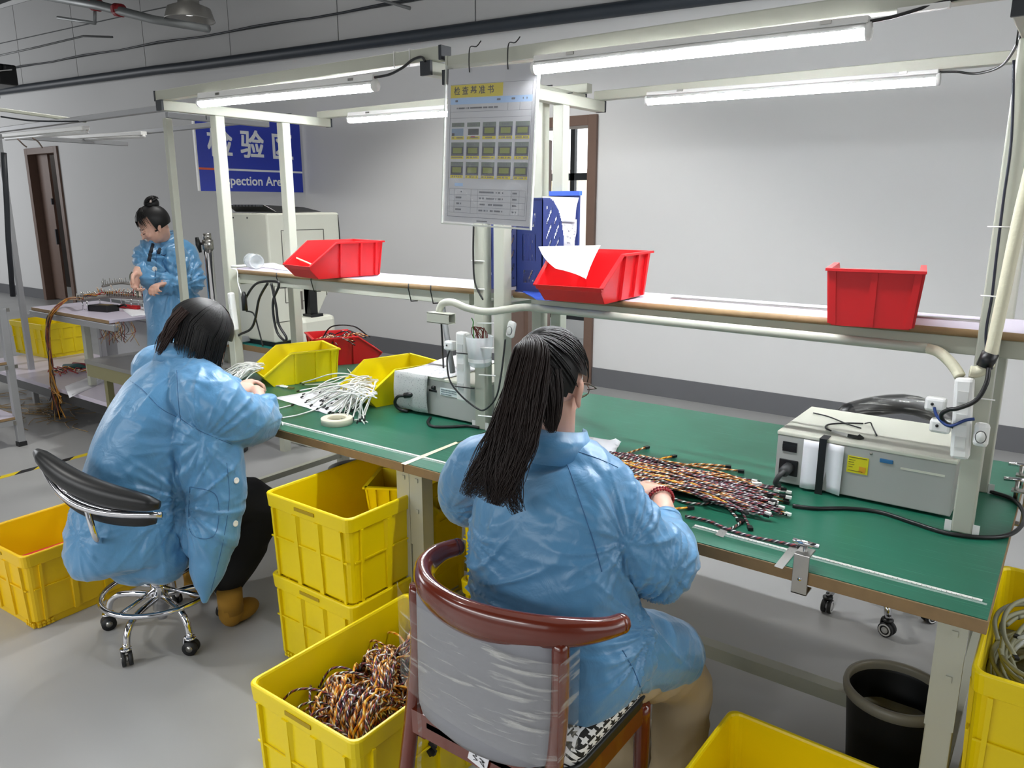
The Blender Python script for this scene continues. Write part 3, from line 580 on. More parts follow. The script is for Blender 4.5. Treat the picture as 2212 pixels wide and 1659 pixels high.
# ================================================================ STACKING BINS
def bin_(name, c, z, rz, lw, ll, h, m, label, cat='bin', group=None):
    # front opening towards -y; local origin at base centre
    t = thing(name, (c[0], c[1], z), rz, label, cat, group); bw, tw = lw*.44, lw*.5; y0, y1 = -ll/2, ll/2; th = .0035
    prof = [(y0+.045, 0), (y1-.012, 0), (y1, h), (y0+ll*.36, h), (y0, h*.35), (y0+.006, h*.27)]
    def xw(z_): return bw+(tw-bw)*z_/h
    b = MB()
    for s in (-1, 1):
        out = [(s*xw(z_), y, z_) for y, z_ in prof]; inn = [(s*(xw(z_)-th), y, z_) for y, z_ in prof]; n = len(prof)
        f = [tuple(range(n)), tuple(range(2*n-1, n-1, -1))]+[(i, n+i, n+(i+1) % n, (i+1) % n) for i in range(n)]
        b.add(out+inn, f if s > 0 else [tuple(reversed(q)) for q in f])
    b.hexa([(-bw, y0+.045, 0), (bw, y0+.045, 0), (bw, y1-.012, 0), (-bw, y1-.012, 0)], [(-bw, y0+.045, th), (bw, y0+.045, th), (bw, y1-.012, th), (-bw, y1-.012, th)])
    b.hexa([(-bw, y1-.015, 0), (bw, y1-.015, 0), (bw, y1-.012, 0), (-bw, y1-.012, 0)], [(-tw, y1-.003, h), (tw, y1-.003, h), (tw, y1, h), (-tw, y1, h)])
    f0 = xw(h*.27); b.hexa([(-bw, y0+.045, 0), (bw, y0+.045, 0), (bw, y0+.048, 0), (-bw, y0+.048, 0)], [(-f0, y0+.006, h*.27), (f0, y0+.006, h*.27), (f0, y0+.010, h*.27), (-f0, y0+.010, h*.27)])
    f1 = xw(h*.35); b.hexa([(-f0-.004, y0+.004, h*.27), (f0+.004, y0+.004, h*.27), (f0+.004, y0+.012, h*.27), (-f0-.004, y0+.012, h*.27)], [(-f1-.004, y0-.004, h*.37), (f1+.004, y0-.004, h*.37), (f1+.004, y0+.004, h*.37), (-f1-.004, y0+.004, h*.37)])
    b.build('body', m, t, bevel=.0008)
    b = MB(); e = .011
    for s in (-1, 1):
        xa = s*tw; b.box(min(xa-.003*s, xa+e*s), max(xa-.003*s, xa+e*s), y0+ll*.36, y1+.004, h-.004, h+.003)
        x1_ = s*(xw(h*.35)); b.hexa(*(lambda A, B_: (A, B_))([(x1_-.003*s, y0, h*.35-.002), (x1_+e*s, y0, h*.35-.002), (xa+e*s, y0+ll*.36, h-.002), (xa-.003*s, y0+ll*.36, h-.002)], [(x1_-.003*s, y0-.003, h*.35+.003), (x1_+e*s, y0-.003, h*.35+.003), (xa+e*s, y0+ll*.36, h+.003), (xa-.003*s, y0+ll*.36, h+.003)]))
    b.box(-tw-e, tw+e, y1-.003, y1+e, h-.004, h+.003); b.build('rim', m, t)
    b = MB()
    for s in (-1, 1):
        for yy in (y0+ll*.42, y0+ll*.70, y1-.03):
            for z0_, z1_ in ((.004, h-.004),): b.hexa([(s*(xw(z0_)-.001), yy-.006, z0_), (s*(xw(z0_)+.010), yy-.006, z0_), (s*(xw(z0_)+.010), yy+.006, z0_), (s*(xw(z0_)-.001), yy+.006, z0_)], [(s*(xw(z1_)-.001), yy-.006, z1_), (s*(xw(z1_)+.010), yy-.006, z1_), (s*(xw(z1_)+.010), yy+.006, z1_), (s*(xw(z1_)-.001), yy+.006, z1_)])
    for xx in (-tw*.94, 0, tw*.94): b.hexa([(xx*.9-.008, y1-.014, .004), (xx*.9+.008, y1-.014, .004), (xx*.9+.008, y1-.008, .004), (xx*.9-.008, y1-.008, .004)], [(xx-.008, y1-.002, h-.004), (xx+.008, y1-.002, h-.004), (xx+.008, y1+.005, h-.004), (xx-.008, y1+.005, h-.004)])
    tag(b.build('rib_frame', m, t), kind='stuff')
    b = MB(); b.box(-tw*.5, tw*.5, y0+.0, y0+.002, h*.34, h*.36); b.build('label_slot', m, t)
    return t
SZ = 1.2885
bin_('stacking_bin', (-2.69, 2.30), SZ+.002, R(-10), .235, .36, .150, RED, 'red stacking bin on the left shelf holding a pale stick')
bin_('stacking_bin', (-1.325, 2.25), SZ+.004, R(4), .250, .36, .150, RED, 'red stacking bin on the right shelf with a printed sheet in it')
bin_('stacking_bin', (-.455, 2.30), SZ, R(189), .212, .34, .148, RED, 'red stacking bin on the right shelf seen from its back')
bin_('stacking_bin', (-3.06, 2.34), T, R(-22), .250, .36, .155, YBIN, 'yellow stacking bin on the left bench behind the bent worker\'s hands')
bin_('stacking_bin', (-2.42, 2.36), T, R(-14), .260, .37, .155, YBIN, 'yellow stacking bin beside the grey tester, white cables spilling out')
bin_('stacking_bin', (-3.22, 2.80), T, R(150), .250, .36, .150, RED, 'red stacking bin at the back of the left bench filled with wire pieces')
MB().tube([(0, 0, 0), (.11, .02, -.035)], .004, 8).build('stick', mat('pale_wood', 'd8c8a0', .6), None).location = (-2.83, 2.20, SZ+.085)
tag(bpy.data.objects['stick'], 'pale wooden stick lying over the lip of the left red bin', 'stick')
tag(MB().add([(0, 0, 0), (.022, 0, 0), (.011, .018, 0), (.011, .006, .018)], [(0, 2, 1), (0, 1, 3), (1, 2, 3), (2, 0, 3)]).build('plug_cone', mat('pale_wood', 'd8c8a0')), 'tiny pale cone inside the left red bin', 'cone').location = (-2.70, 2.17, SZ+.048)
# ================================================================ SEATS
def wood_chair():
    t = thing('dining_chair', (-.915, 1.31, 0), 0, 'red-brown lacquered wooden chair with curved top rail and grey back pad in stretch film', 'chair'); o = t.location; z = .79
    rail = [(-1.118, 1.29, z+.012), (-1.135, 1.245, z+.008), (-1.118, 1.175, z), (-1.05, 1.115, z-.004), (-.96, 1.085, z-.006), (-.87, 1.082, z-.004), (-.78, 1.108, z-.002), (-.71, 1.148, z), (-.665, 1.195, z), (-.645, 1.235, z)]
    P = spline(rail, 5); n = len(P); rs = []; sq = []
    for i in range(n):
        u = i/(n-1); k = sin(pi*u); rs.append(.0205+.003*k); sq.append(1.05+1.05*max(0, k-.25))
    b = MB(); b.tube(P, rs, 18, sq=sq); b.ell(P[0], (.0205, .0205, .0215)); b.ell(P[-1], (.0205, .0205, .0215)); b.build('top_rail', MAHOG, t, o)
    for x0, x1, y0, y1 in ((-1.105, -1.135, 1.135, 1.10), (-.722, -.738, 1.135, 1.10)):
        b = MB(); b.tube(spline([(x1, y1-.03, 0), (x1, y1-.005, .2), ((x0+x1)/2, y0-.01, .45), (x0, y0, .62), (x0, y0, .775)], 5), [.013]*2+[.019]*18+[.016], 12); b.build('rear_leg', MAHOG, t, o)
    for x in (-1.10, -.715):
        MB().tube(spline([(x, 1.50, 0), (x, 1.50, .22), (x, 1.495, .43)], 5), [.013, .014, .015, .016, .017, .018, .019, .020, .020, .020, .020], 12).build('front_leg', MAHOG, t, o)
        MB().bar((x, 1.13, .41), (x, 1.49, .415), .022, .05).build('side_rail', MAHOG, t, o)
    MB().bar((-1.11, 1.125, .44), (-.73, 1.125, .44), .03, .06).build('back_rail', MAHOG, t, o); MB().bar((-1.10, 1.50, .41), (-.715, 1.50, .41), .022, .05).build('front_rail', MAHOG, t, o)
    b = MB(); b.prism([(x-.908, y+1.31) for x, y in rr(.205, .20, .05, 5)], .432, .462); b.build('seat', BLACK, t, o, bevel=.008)
    # back pad: bowed between the posts, rounded lower corners
    g = MB(); N = 16; rows = 14; vs = []; fs = []
    for side in (0, 1):
        for j in range(rows+1):
            z_ = .468+(.785-.468)*j/rows
            half = .180 if z_ > .53 else .180-.055*(1-math.sqrt(max(0, 1-((.53-z_)/.062)**2)))
            for i in range(N+1):
                u = -1+2*i/N; edge = (1-abs(u)**6)*.5+.5; th_ = .020*math.sqrt(max(0, 1-u**8))*(1 if 0 < j < rows else .3)
                vs.append((-.913+u*half, 1.118-.030*(1-u*u)+.010*(z_-.45)+(-th_ if side == 0 else th_), z_))
    W_ = (N+1)*(rows+1)
    for j in range(rows):
        for i in range(N):
            q = (j*(N+1)+i, j*(N+1)+i+1, (j+1)*(N+1)+i+1, (j+1)*(N+1)+i); fs.append(q); fs.append(tuple(W_+k for k in reversed(q)))
    for j in range(rows): a, c = j*(N+1), (j+1)*(N+1); fs.append((a, c, W_+c, W_+a)); a += N; c += N; fs.append((c, a, W_+a, W_+c))
    for i in range(N): fs.append((i+1, i, W_+i, W_+i+1)); k = rows*(N+1); fs.append((k+i, k+i+1, W_+k+i+1, W_+k+i))
    g.add(vs, fs, None, True); bp_ = g.build('back_pad', GREYV, t, o)
    MB().tube([(-1.08, 1.125, .76), (-1.09, 1.125, .53), (-1.05, 1.118, .480), (-.913, 1.108, .466), (-.77, 1.118, .480), (-.735, 1.125, .53), (-.74, 1.125, .76)], .003, 6).build('piping', mat('cream_piping', 'cfcbb8', .5), bp_, o)
    # film wound round pad and posts
    g = []; 
    for j in range(24):
        z_ = .535+(.765-.535)*j/23; row = []
        for i in range(33):
            u = -1+2*i/32; wob = .0022*noise.noise(Vector((u*3, z_*60, 1)))
            row.append(V(-.920+u*.214, 1.098-.028*(1-u*u)+.006*abs(u)**8*3+wob-.012, z_-.02*u+.004*noise.noise(Vector((u*2, z_*20, 4)))))
        g.append(row)
    MB().sheet(g, .0008).build('film_wrap', FILM, t, o)
    g = [[V(-.920+s*.214+.004*s, 1.10+.075*k/5, .535+(.765-.535)*j/10-.02*s) for k in range(6)] for j in range(11) for s in (1,)]
    MB().sheet(g, .0008).build('film_wrap', FILM, t, o)
    MB().tube(spline([(-1.04, 1.075, .60), (-1.045, 1.068, .54), (-1.04, 1.066, .46), (-1.045, 1.064, .38), (-1.05, 1.07, .30)], 6), [.004]*8+[.006]*8+[.007]*9, 6, sq=[.4]*25).build('film_tail', FILM, t, o)
    c = thing('swing_tag', (-.905, 1.105, .447), 0, 'small white printed card stuck on the wooden chair back rail', 'tag'); M = Matrix.Rotation(R(14), 4, 'Y'); MB().box(-.026, .026, -.0015, 0, -.027, .027, M).build('card', PAPERW, c)
    b = MB(); b.box(-.016, -.008, -.003, -.0015, .008, .022, M); b.box(-.006, .0, -.003, -.0015, .010, .020, M); b.tube([M @ Vector(p) for p in ((-.014, -.003, .003), (-.004, -.003, -.004), (-.014, -.003, -.008), (0, -.003, -.012), (-.01, -.003, -.018))], .0009, 4); b.tube([M @ Vector(p) for p in ((.004, -.003, -.002), (.018, -.003, -.004), (.006, -.003, -.010), (.02, -.003, -.016), (.012, -.003, -.004))], .0009, 4); b.build('handwriting', INK, c)
    cu = MB(); rim = rr(.20, .195, .07, 6); vs = []; fs = []; n_ = len(rim)
    for k_, (s, z_) in enumerate(((.90, .462), (.985, .470), (1.0, .492), (.985, .512), (.90, .526), (.5, .532))): vs += [(x*s-.900, y*s+1.325, z_) for x, y in rim]
    for i in range(5):
        for q in range(n_): q2 = (q+1) % n_; fs.append((i*n_+q, i*n_+q2, (i+1)*n_+q2, (i+1)*n_+q))
    fs.append(tuple(range(n_-1, -1, -1))); fs.append(tuple(5*n_+q for q in range(n_))); cu.add(vs, fs, None, True); cs = thing('seat_cushion', (-.9, 1.325, .46), 0, 'black and white houndstooth seat cushion on the wooden chair', 'cushion'); cu.build('pad', CHECK, cs, cs.location)
    MB().tube([(x*1.0-.900, y*1.0+1.325, .470) for x, y in rim], .006, 6, closed=True).build('edging', BLACK, cs, cs.location)
wood_chair()
def caster(t, p, ang, wr=.026, chrome=CHROME, white=False):
    o = t.location; c = V(p[0], p[1], wr); d = V(cos(ang), sin(ang), 0); s = V(-sin(ang), cos(ang), 0)
    b = MB()
    for k in (-1, 1): b.tube([c+s*(k*.005), c+s*(k*.018)], wr, 18)
    w_ = b.build('caster', RUBBER, t, o)
    b = MB(); b.tube([c-s*.0195, c+s*.0195], wr*.45, 12)
    if white: 
        for k in (-1, 1): b.tube([c+s*(k*.019)+V(wr*.75*cos(a)*d.x, wr*.75*cos(a)*d.y, wr*.75*sin(a)) for a in [q*pi/8 for q in range(16)]], .003, 5, closed=True)
        b.build('hub', mat('pale_hub', 'c9c9c9', .4), w_, o)
    else: b.build('hub', STEEL, w_, o)
    b = MB(); b.tube(spline([c-d*.0+V(0, 0, wr+.004), c-d*.018+V(0, 0, wr+.012), c-d*.022+V(0, 0, wr*.4)], 4), [.012]*9, 8, sq=[.5]*9) ; b.tube([c+V(0, 0, wr), c+V(0, 0, wr+.03)], .009, 10); b.lathe([(.0, 0), (.020, 0), (.020, .006), (0, .008)], c+V(0, 0, wr+.006), 14); b.build('caster_fork', chrome if not white else BLACK, w_, o)
def stool():
    t = thing('rolling_stool', (-2.66, 1.345, 0), 0, 'chrome rolling stool with foot ring and curved black backrest under the bent worker', 'stool'); o = t.location; c = V(o.x, o.y, 0)
    b = MB(); b.tube([c+V(0, 0, .10), c+V(0, 0, .27)], .030, 20); b.tube([c+V(0, 0, .26), c+V(0, 0, .44)], .021, 20); b.lathe([(.0, 0), (.034, 0), (.034, .02), (.0, .02)], c+V(0, 0, .255), 20); b.tube([c+V(0, 0, .06), c+V(0, 0, .11)], .018, 14); b.build('column', CHROME, t, o)
    angs = [R(-62), R(-5), R(67), R(139), R(211)]; 
    for i, a in enumerate(angs):
        d = V(cos(a), sin(a), 0); b = MB(); b.tube(spline([c+d*.02+V(0, 0, .155), c+d*.11+V(0, 0, .155), c+d*.17+V(0, 0, .145), c+d*.205+V(0, 0, .115), c+d*.218+V(0, 0, .062)], 6), .0125, 12); b.build('base_arm', CHROME, t, o)
        caster(t, c+d*.222, a+.7, .027)
    MB().tube([c+V(.20*cos(a), .20*sin(a), .178) for a in [k*2*pi/40 for k in range(40)]], .010, 10, closed=True).build('foot_ring', CHROME, t, o)
    b = MB()
    for k in range(4): a = R(20+90*k); d = V(cos(a), sin(a), 0); b.tube([c+d*.02+V(0, 0, .19), c+d*.195+V(0, 0, .180)], .008, 8)
    b.build('ring_spoke', CHROME, t, o)
    MB().lathe([(0, .43), (.15, .43), (.185, .445), (.190, .475), (.165, .495), (0, .50)], c, 32).build('seat', BLACK, t, o)
    # backrest: two stacked crescent pads with a chrome bar between, plus its stem
    p0, p1 = at(88, 998, 2.56), at(350, 1112, 2.44); ax = (p1-p0); L = ax.length; ax.normalize(); bk = V(-.28, -.62, -.10).normalized(); bk = (bk-ax*bk.dot(ax)).normalized(); up = ax.cross(bk).normalized(); up = up if up.z > 0 else -up
    def arc(dz, bow, n=14, e=0.0): return [p0+ax*(e+(L-2*e)*k/n)+bk*(bow*sin(pi*k/n))+up*dz for k in range(n+1)]
    n = 14; w_ = [.35+.65*math.sqrt(max(0, sin(pi*k/n))) for k in range(n+1)]
    b = MB(); b.tube(arc(.046, .045), [.036*x for x in w_], 18, sq=[1.15]*15); b.build('upper_pad', BLACK, t, o)
    b = MB(); b.tube(arc(-.044, .047, e=.035), [.034*x for x in w_], 18, sq=[1.15]*15); b.build('lower_pad', RUBBER, t, o)
    b = MB(); b.tube(arc(.0, .088, e=.0), [.009]*15, 10, sq=[1.3]*15); b.tube(arc(.0, .07, e=.0), [.010]*15, 10, sq=[1.0]*15); b.build('chrome_bar', CHROME, t, o)
    m = p0+ax*(L*.55)+bk*.08; b = MB(); b.tube(spline([m, m+V(.0, .02, -.12), c+V(.02, -.16, .47), c+V(.0, -.05, .425)], 6), .010, 10); b.build('backrest_stem', CHROME, t, o)
stool()
def back_chair():
    c = V(-.505, 3.15, 0); t = thing('office_chair', c, 0, 'black round rolling chair in clear film behind the right bench', 'chair'); o = t.location
    for i in range(5):
        a = R(-65+72*i); d = V(cos(a), sin(a), 0); MB().tube([c+V(0, 0, .13), c+d*.16+V(0, 0, .125), c+d*.20+V(0, 0, .07)], .014, 10).build('base_arm', CHROME, t, o); caster(t, c+d*.20, a+.8, .028, CHROME, True)
    MB().tube([c+V(0, 0, .10), c+V(0, 0, .46)], .022, 14).build('column', CHROME, t, o)
    MB().lathe([(0, .46), (.19, .46), (.215, .48), (.20, .515), (0, .525)], c, 28).build('seat', BLACK, t, o)
    b = MB(); P = [c+V(.23*cos(a), .23*sin(a)+.05, .80-.05*abs(cos(a))**1.5) for a in [R(12+k*12) for k in range(14)]]; b.tube(P, [.02]+[.038]*12+[.02], 14, sq=[1.1]*14); b.build('backrest', BLACK, t, o)
    b = MB(); P = [c+V(.23*cos(a), .23*sin(a)+.05, .80-.05*abs(cos(a))**1.5) for a in [R(24+k*8) for k in range(17)]]; b.tube(P, .041, 14, cap=False, sq=[1.1]*17); b.build('film_wrap', FILM, t, o)
    for s in (-1, 1): MB().tube([c+V(s*.17, .12, .49), c+V(s*.19, .15, .74)], .010, 8).build('back_post', CHROME, t, o)
    b = MB(); b.tube([c+V(.28+.012*cos(a), .20, .80+.028*sin(a)) for a in [k*pi/6 for k in range(12)]], .003, 6, closed=True); b.build('pull_loop', BLACK, t, o)
back_chair()
# ================================================================ PEOPLE
from mathutils.bvhtree import BVHTree
def remesh(mb, name, m, vox, parent, smooth=4, fold=None, sf=0.5):
    o = mb.build(name+'_tmp', m); r = o.modifiers.new('r', 'REMESH'); r.mode = 'VOXEL'; r.voxel_size = vox; r.use_smooth_shade = True
    s = o.modifiers.new('s', 'SMOOTH'); s.iterations = smooth; s.factor = sf
    bpy.context.view_layer.update(); me = bpy.data.meshes.new_from_object(o.evaluated_get(bpy.context.evaluated_depsgraph_get()))
    bpy.data.objects.remove(o); me.name = name
    if fold:
        nr = [v.normal.copy() for v in me.vertices]; cs = [v.co.copy() for v in me.vertices]; out = []
        for c_, n_ in zip(cs, nr): out.extend(c_+n_*fold(c_))
        me.vertices.foreach_set('co', out)
    me.polygons.foreach_set('use_smooth', [True]*len(me.polygons)); me.materials.clear(); me.materials.append(m)
    off = Vector(parent.location); me.transform(Matrix.Translation(-off)); me.update()
    o = bpy.data.objects.new(name, me); COL.objects.link(o); o.parent = parent; return o
def bvh(o):
    me = o.data; off = o.parent.location; return BVHTree.FromPolygons([v.co+off for v in me.vertices], [p.vertices[:] for p in me.polygons])
def hit(b, x, y):
    d = ray(x, y).normalized(); r = b.ray_cast(Vector((0, 0, CAMZ)), d); return (r[0], r[1]) if r[0] is not None else (None, None)
def ridged(p, s, dirv, stretch=2.6, seed=0):
    d = Vector(dirv).normalized(); q = p*s; q = q-d*(q.dot(d))*(1-1/stretch); q += Vector((seed, seed*1.7, -seed)); q += Vector((noise.noise(q*.7), noise.noise(q*.7+Vector((5, 5, 5))), noise.noise(q*.7+Vector((9, 1, 3)))))*.7
    n = noise.noise(q); return (1-abs(n)*2.2)
def limb(b, pts, rs, n=16, seg=6):
    P = spline(pts, seg); R_ = []
    for i in range(len(rs)-1):
        for k in range(seg): t = k/seg; R_.append(rs[i]+(rs[i+1]-rs[i])*(t*t*(3-2*t)))
    R_.append(rs[-1]); b.tube(P, R_, n); b.ell(pts[0], (rs[0],)*3, n=14, m=8); b.ell(pts[-1], (rs[-1],)*3, n=14, m=8)
def loft(b, rings, side, n=32, seg=5):
    # smooth body volume through elliptical rings (centre, half width, half depth)
    C = spline([r[0] for r in rings], seg); A_ = spline([(r[1], r[2], 0) for r in rings], seg); side = Vector(side).normalized(); vs = []; fs = []; m = len(C)
    for i in range(m):
        t = (C[min(i+1, m-1)]-C[max(i-1, 0)]).normalized(); s_ = (side-t*side.dot(t)).normalized(); d = t.cross(s_)
        for k in range(n):
            a = 2*pi*k/n; cx, cy = cos(a), sin(a); q = 1/(abs(cx)**2.5+abs(cy)**2.5)**(1/2.5); vs.append(tuple(C[i]+s_*(cx*q*A_[i].x)+d*(cy*q*A_[i].y)))
    for i in range(m-1):
        for k in range(n): k2 = (k+1) % n; fs.append((i*n+k, i*n+k2, (i+1)*n+k2, (i+1)*n+k))
    fs.append(tuple(range(n-1, -1, -1))); fs.append(tuple((m-1)*n+k for k in range(n))); b.add(vs, fs, None, True)
def radial(p, c, rad, k, seed, sharp=1.6):
    # creases fanning out from a pulled point such as an armpit or the crook of an elbow
    v = p-c; d = v.length
    if d > rad: return 0.0
    a = math.atan2(v.z, v.dot(_r)+.3*v.dot(_f)); n_ = noise.noise(Vector((cos(a)*k*.5+seed, sin(a)*k*.5, d*4+seed*3)))+.35*noise.noise(Vector((cos(a)*k*1.3, sin(a)*k*1.3+seed, d*6)))
    w_ = min(1, d/.09)*(1-d/rad)**1.1; return w_*((1-min(1, abs(n_)*2.6))**sharp*1.5-.35)
def head_frame(c, fwd, up=(0, 0, 1)):
    f = Vector(fwd).normalized(); r = f.cross(Vector(up)).normalized(); u = r.cross(f)
    M = Matrix.Identity(4)
    for i, a in enumerate((r, f, u)): M[0][i], M[1][i], M[2][i] = a
    M[0][3], M[1][3], M[2][3] = c; return M
def add_head(b, M, k=1.0):
    e = lambda c, r: b.ell((0, 0, 0), (r[0]*k, r[1]*k, r[2]*k), M @ Matrix.Translation(Vector(c)*k), 20, 14)
    e((0, -.012, .025), (.072, .092, .090)); e((0, .022, -.030), (.060, .066, .078)); e((0, .030, -.062), (.043, .052, .046)); e((0, .066, -.094), (.020, .018, .016))
    e((0, .088, -.022), (.009, .016, .024)); e((0, .100, -.036), (.012, .011, .010)); e((0, .083, -.066), (.021, .010, .0055)); e((0, .081, -.077), (.018, .010, .0055))
    for s in (-1, 1):
        e((s*.030, .074, .006), (.021, .012, .008)); e((s*.036, .062, -.035), (.020, .022, .018)); e((s*.029, .076, -.010), (.014, .011, .010))
        e((s*.073, -.008, -.018), (.007, .016, .030)); e((s*.079, -.016, -.008), (.005, .014, .022)); e((s*.074, -.002, -.044), (.006, .008, .009))
def face_bits(par, M, k=1.0):
    off = par.location
    for nm, col, prof in (('eyebrow', HAIRM, [(.016, .079, .012), (.030, .080, .016), (.044, .068, .012)]), ('eyelid', mat('lash_brown', '2a1914', .6), [(.017, .086, -.009), (.029, .088, -.013), (.042, .077, -.010)])):
        for s in (-1, 1):
            b = MB(); b.tube([M @ Vector((s*x*k, (y+.001)*k, z*k)) for x, y, z in prof], [.0013*k, .0026*k, .0011*k], 6); b.build(nm, col, par, off)
    b = MB(); b.tube([M @ Vector((x*k, y*k, z*k)) for x, y, z in ((-.020, .087, -.071), (0, .0955, -.070), (.020, .087, -.071))], [.0015*k, .0038*k, .0015*k], 8); b.build('lips', mat('lip_rose', 'a85a50', .45), par, off)
def add_hand(b, wrist, fwd, palm_n, side=1, curl=.5, k=1.0, thumb=.6):
    f = Vector(fwd).normalized(); n = Vector(palm_n); n = (n-f*n.dot(f)).normalized(); s = f.cross(n)*side; w_ = Vector(wrist)
    pt = lambda x, y, z: w_+s*(x*k)+f*(y*k)+n*(z*k)
    Mx = Matrix.Identity(4)
    for i, a in enumerate((s, f, n)): Mx[0][i], Mx[1][i], Mx[2][i] = a
    Mx = Matrix.Translation(pt(0, .045, 0)) @ Mx; b.ell((0, 0, 0), (.038*k, .052*k, .015*k), Mx, 16, 10); b.tube([pt(0, -.03, 0), pt(0, .02, 0)], [.026*k, .028*k], 12, sq=[.75, .6])
    for i, (x, L, r) in enumerate(((-.027, .062, .0085), (-.009, .072, .009), (.010, .067, .0085), (.028, .052, .0075))):
        p = pt(x, .075, .0); a = 0; P = [pt(x*.8, .05, 0), p]; cur = p
        for q, seg in enumerate((.42, .32, .26)):
            a += curl*(.9+.25*i*.4)*(1.0 if q else .7); cur = cur+(f*cos(a)+n*sin(a))*(L*seg*1.15*k)+s*(x*.10*k); P.append(cur)
        b.tube(P, [r*k, r*1.05*k, r*k, r*.9*k, r*.72*k], 10); b.ell(P[-1], (r*.72*k,)*3, n=8, m=6)
    P = [pt(-.018, .015, .004), pt(-.042, .04, .012), pt(-.052, .066, .016+.012*thumb), pt(-.044, .090, .022+.016*thumb)]; b.tube(P, [.014*k, .0125*k, .010*k, .008*k], 10); b.ell(P[-1], (.008*k,)*3, n=8, m=6)
def hair_cap(b, M, r, cut=lambda p: True, n=40, m=26):
    vs = []; idx = {}
    for i in range(m+1):
        t = pi*i/m
        for k in range(n): a = 2*pi*k/n; vs.append(Vector((r[0]*sin(t)*cos(a), r[1]*sin(t)*sin(a), r[2]*cos(t))))
    fs = []
    for i in range(m):
        for k in range(n):
            q = (i*n+k, (i+1)*n+k, (i+1)*n+(k+1) % n, i*n+(k+1) % n)
            if cut(sum((vs[j] for j in q), Vector())/4): fs.append(q)
    b.add([tuple(v*(1+.012*sin(30*math.atan2(v.x, v.y))*.5)) for v in vs], fs, M, True)
def lock(b, ctr, widths, nst, seed=1, r=.0016, n=4, wave=.004, flat=.45, sidev=None):
    rnd = random.Random(seed); C = spline(ctr, 5); W = []
    for i in range(len(widths)-1):
        for k in range(5): t = k/5; W.append(widths[i]*(1-t)+widths[i+1]*t)
    W.append(widths[-1]); vd = ray(1106, 900).normalized()
    for q in range(nst):
        a = rnd.uniform(0, 2*pi); u = math.sqrt(rnd.random()); du, dv = u*cos(a), u*sin(a); ph = rnd.uniform(0, 6); L = len(C)-int(rnd.random()*len(C)*.22); P = []; st = int(rnd.random()*2)
        for i in range(st, max(L, st+3)):
            tg = (C[min(i+1, len(C)-1)]-C[max(i-1, 0)]).normalized(); sd = tg.cross(vd).normalized(); dp = sd.cross(tg)
            P.append(C[i]+sd*(du*W[i]+wave*sin(ph+i*.45)*(i/len(C)))+dp*(dv*W[i]*flat))
        m_ = len(P); b.tube(P, [r*(1-.75*(i/(m_-1))**2) for i in range(m_)], n, cap=False)
def collar(par, pts, h, m, bvh_=None, th=.004):
    off = base(par); P = spline(pts, 6); g = []
    for j in range(5):
        t = j/4; row = []
        for i, p in enumerate(P):
            c = sum(P, Vector())/len(P); o_ = (p-c); o_.z = 0; o_ = o_.normalized(); bulge = .012*sin(t*pi)
            row.append(p+Vector((0, 0, h*(1-abs(2*t-1))-(.026 if t > .7 else .012)*abs(2*t-1)))+o_*(.016*(1 if t > .5 else -.2)*(2*t-1 if t > .5 else 0)+.014*t))
        g.append(row)
    b = MB(); b.sheet(g, th); return b.build('collar', m, par, off)
def base(par): return par.parent.location if par.parent else par.location
def button(par, p, nrm, m=WHITEP, r=.009):
    M = frame(p, nrm.orthogonal(), nrm.cross(nrm.orthogonal())); b = MB(); b.lathe([(0, 0), (r, 0), (r, .002), (r*.75, .0028), (r*.55, .0016), (0, .0016)], n=14, M=M)
    o = b.build('button', m, par, base(par)); return o
def seam(par, bv, px, r=.0011, name='seam', m=None):
    P = []
    for x, y in spline([(a, c, 0) for a, c in px], 8) and [(p.x, p.y) for p in spline([(a, c, 0) for a, c in px], 8)]:
        h, nn = hit(bv, x, y)
        if h is not None: P.append(h+nn*.0004)
    if len(P) > 2: b = MB(); b.tube(P, r, 5); return b.build(name, m or mat('seam_thread', '35618c', .7), par, base(par))
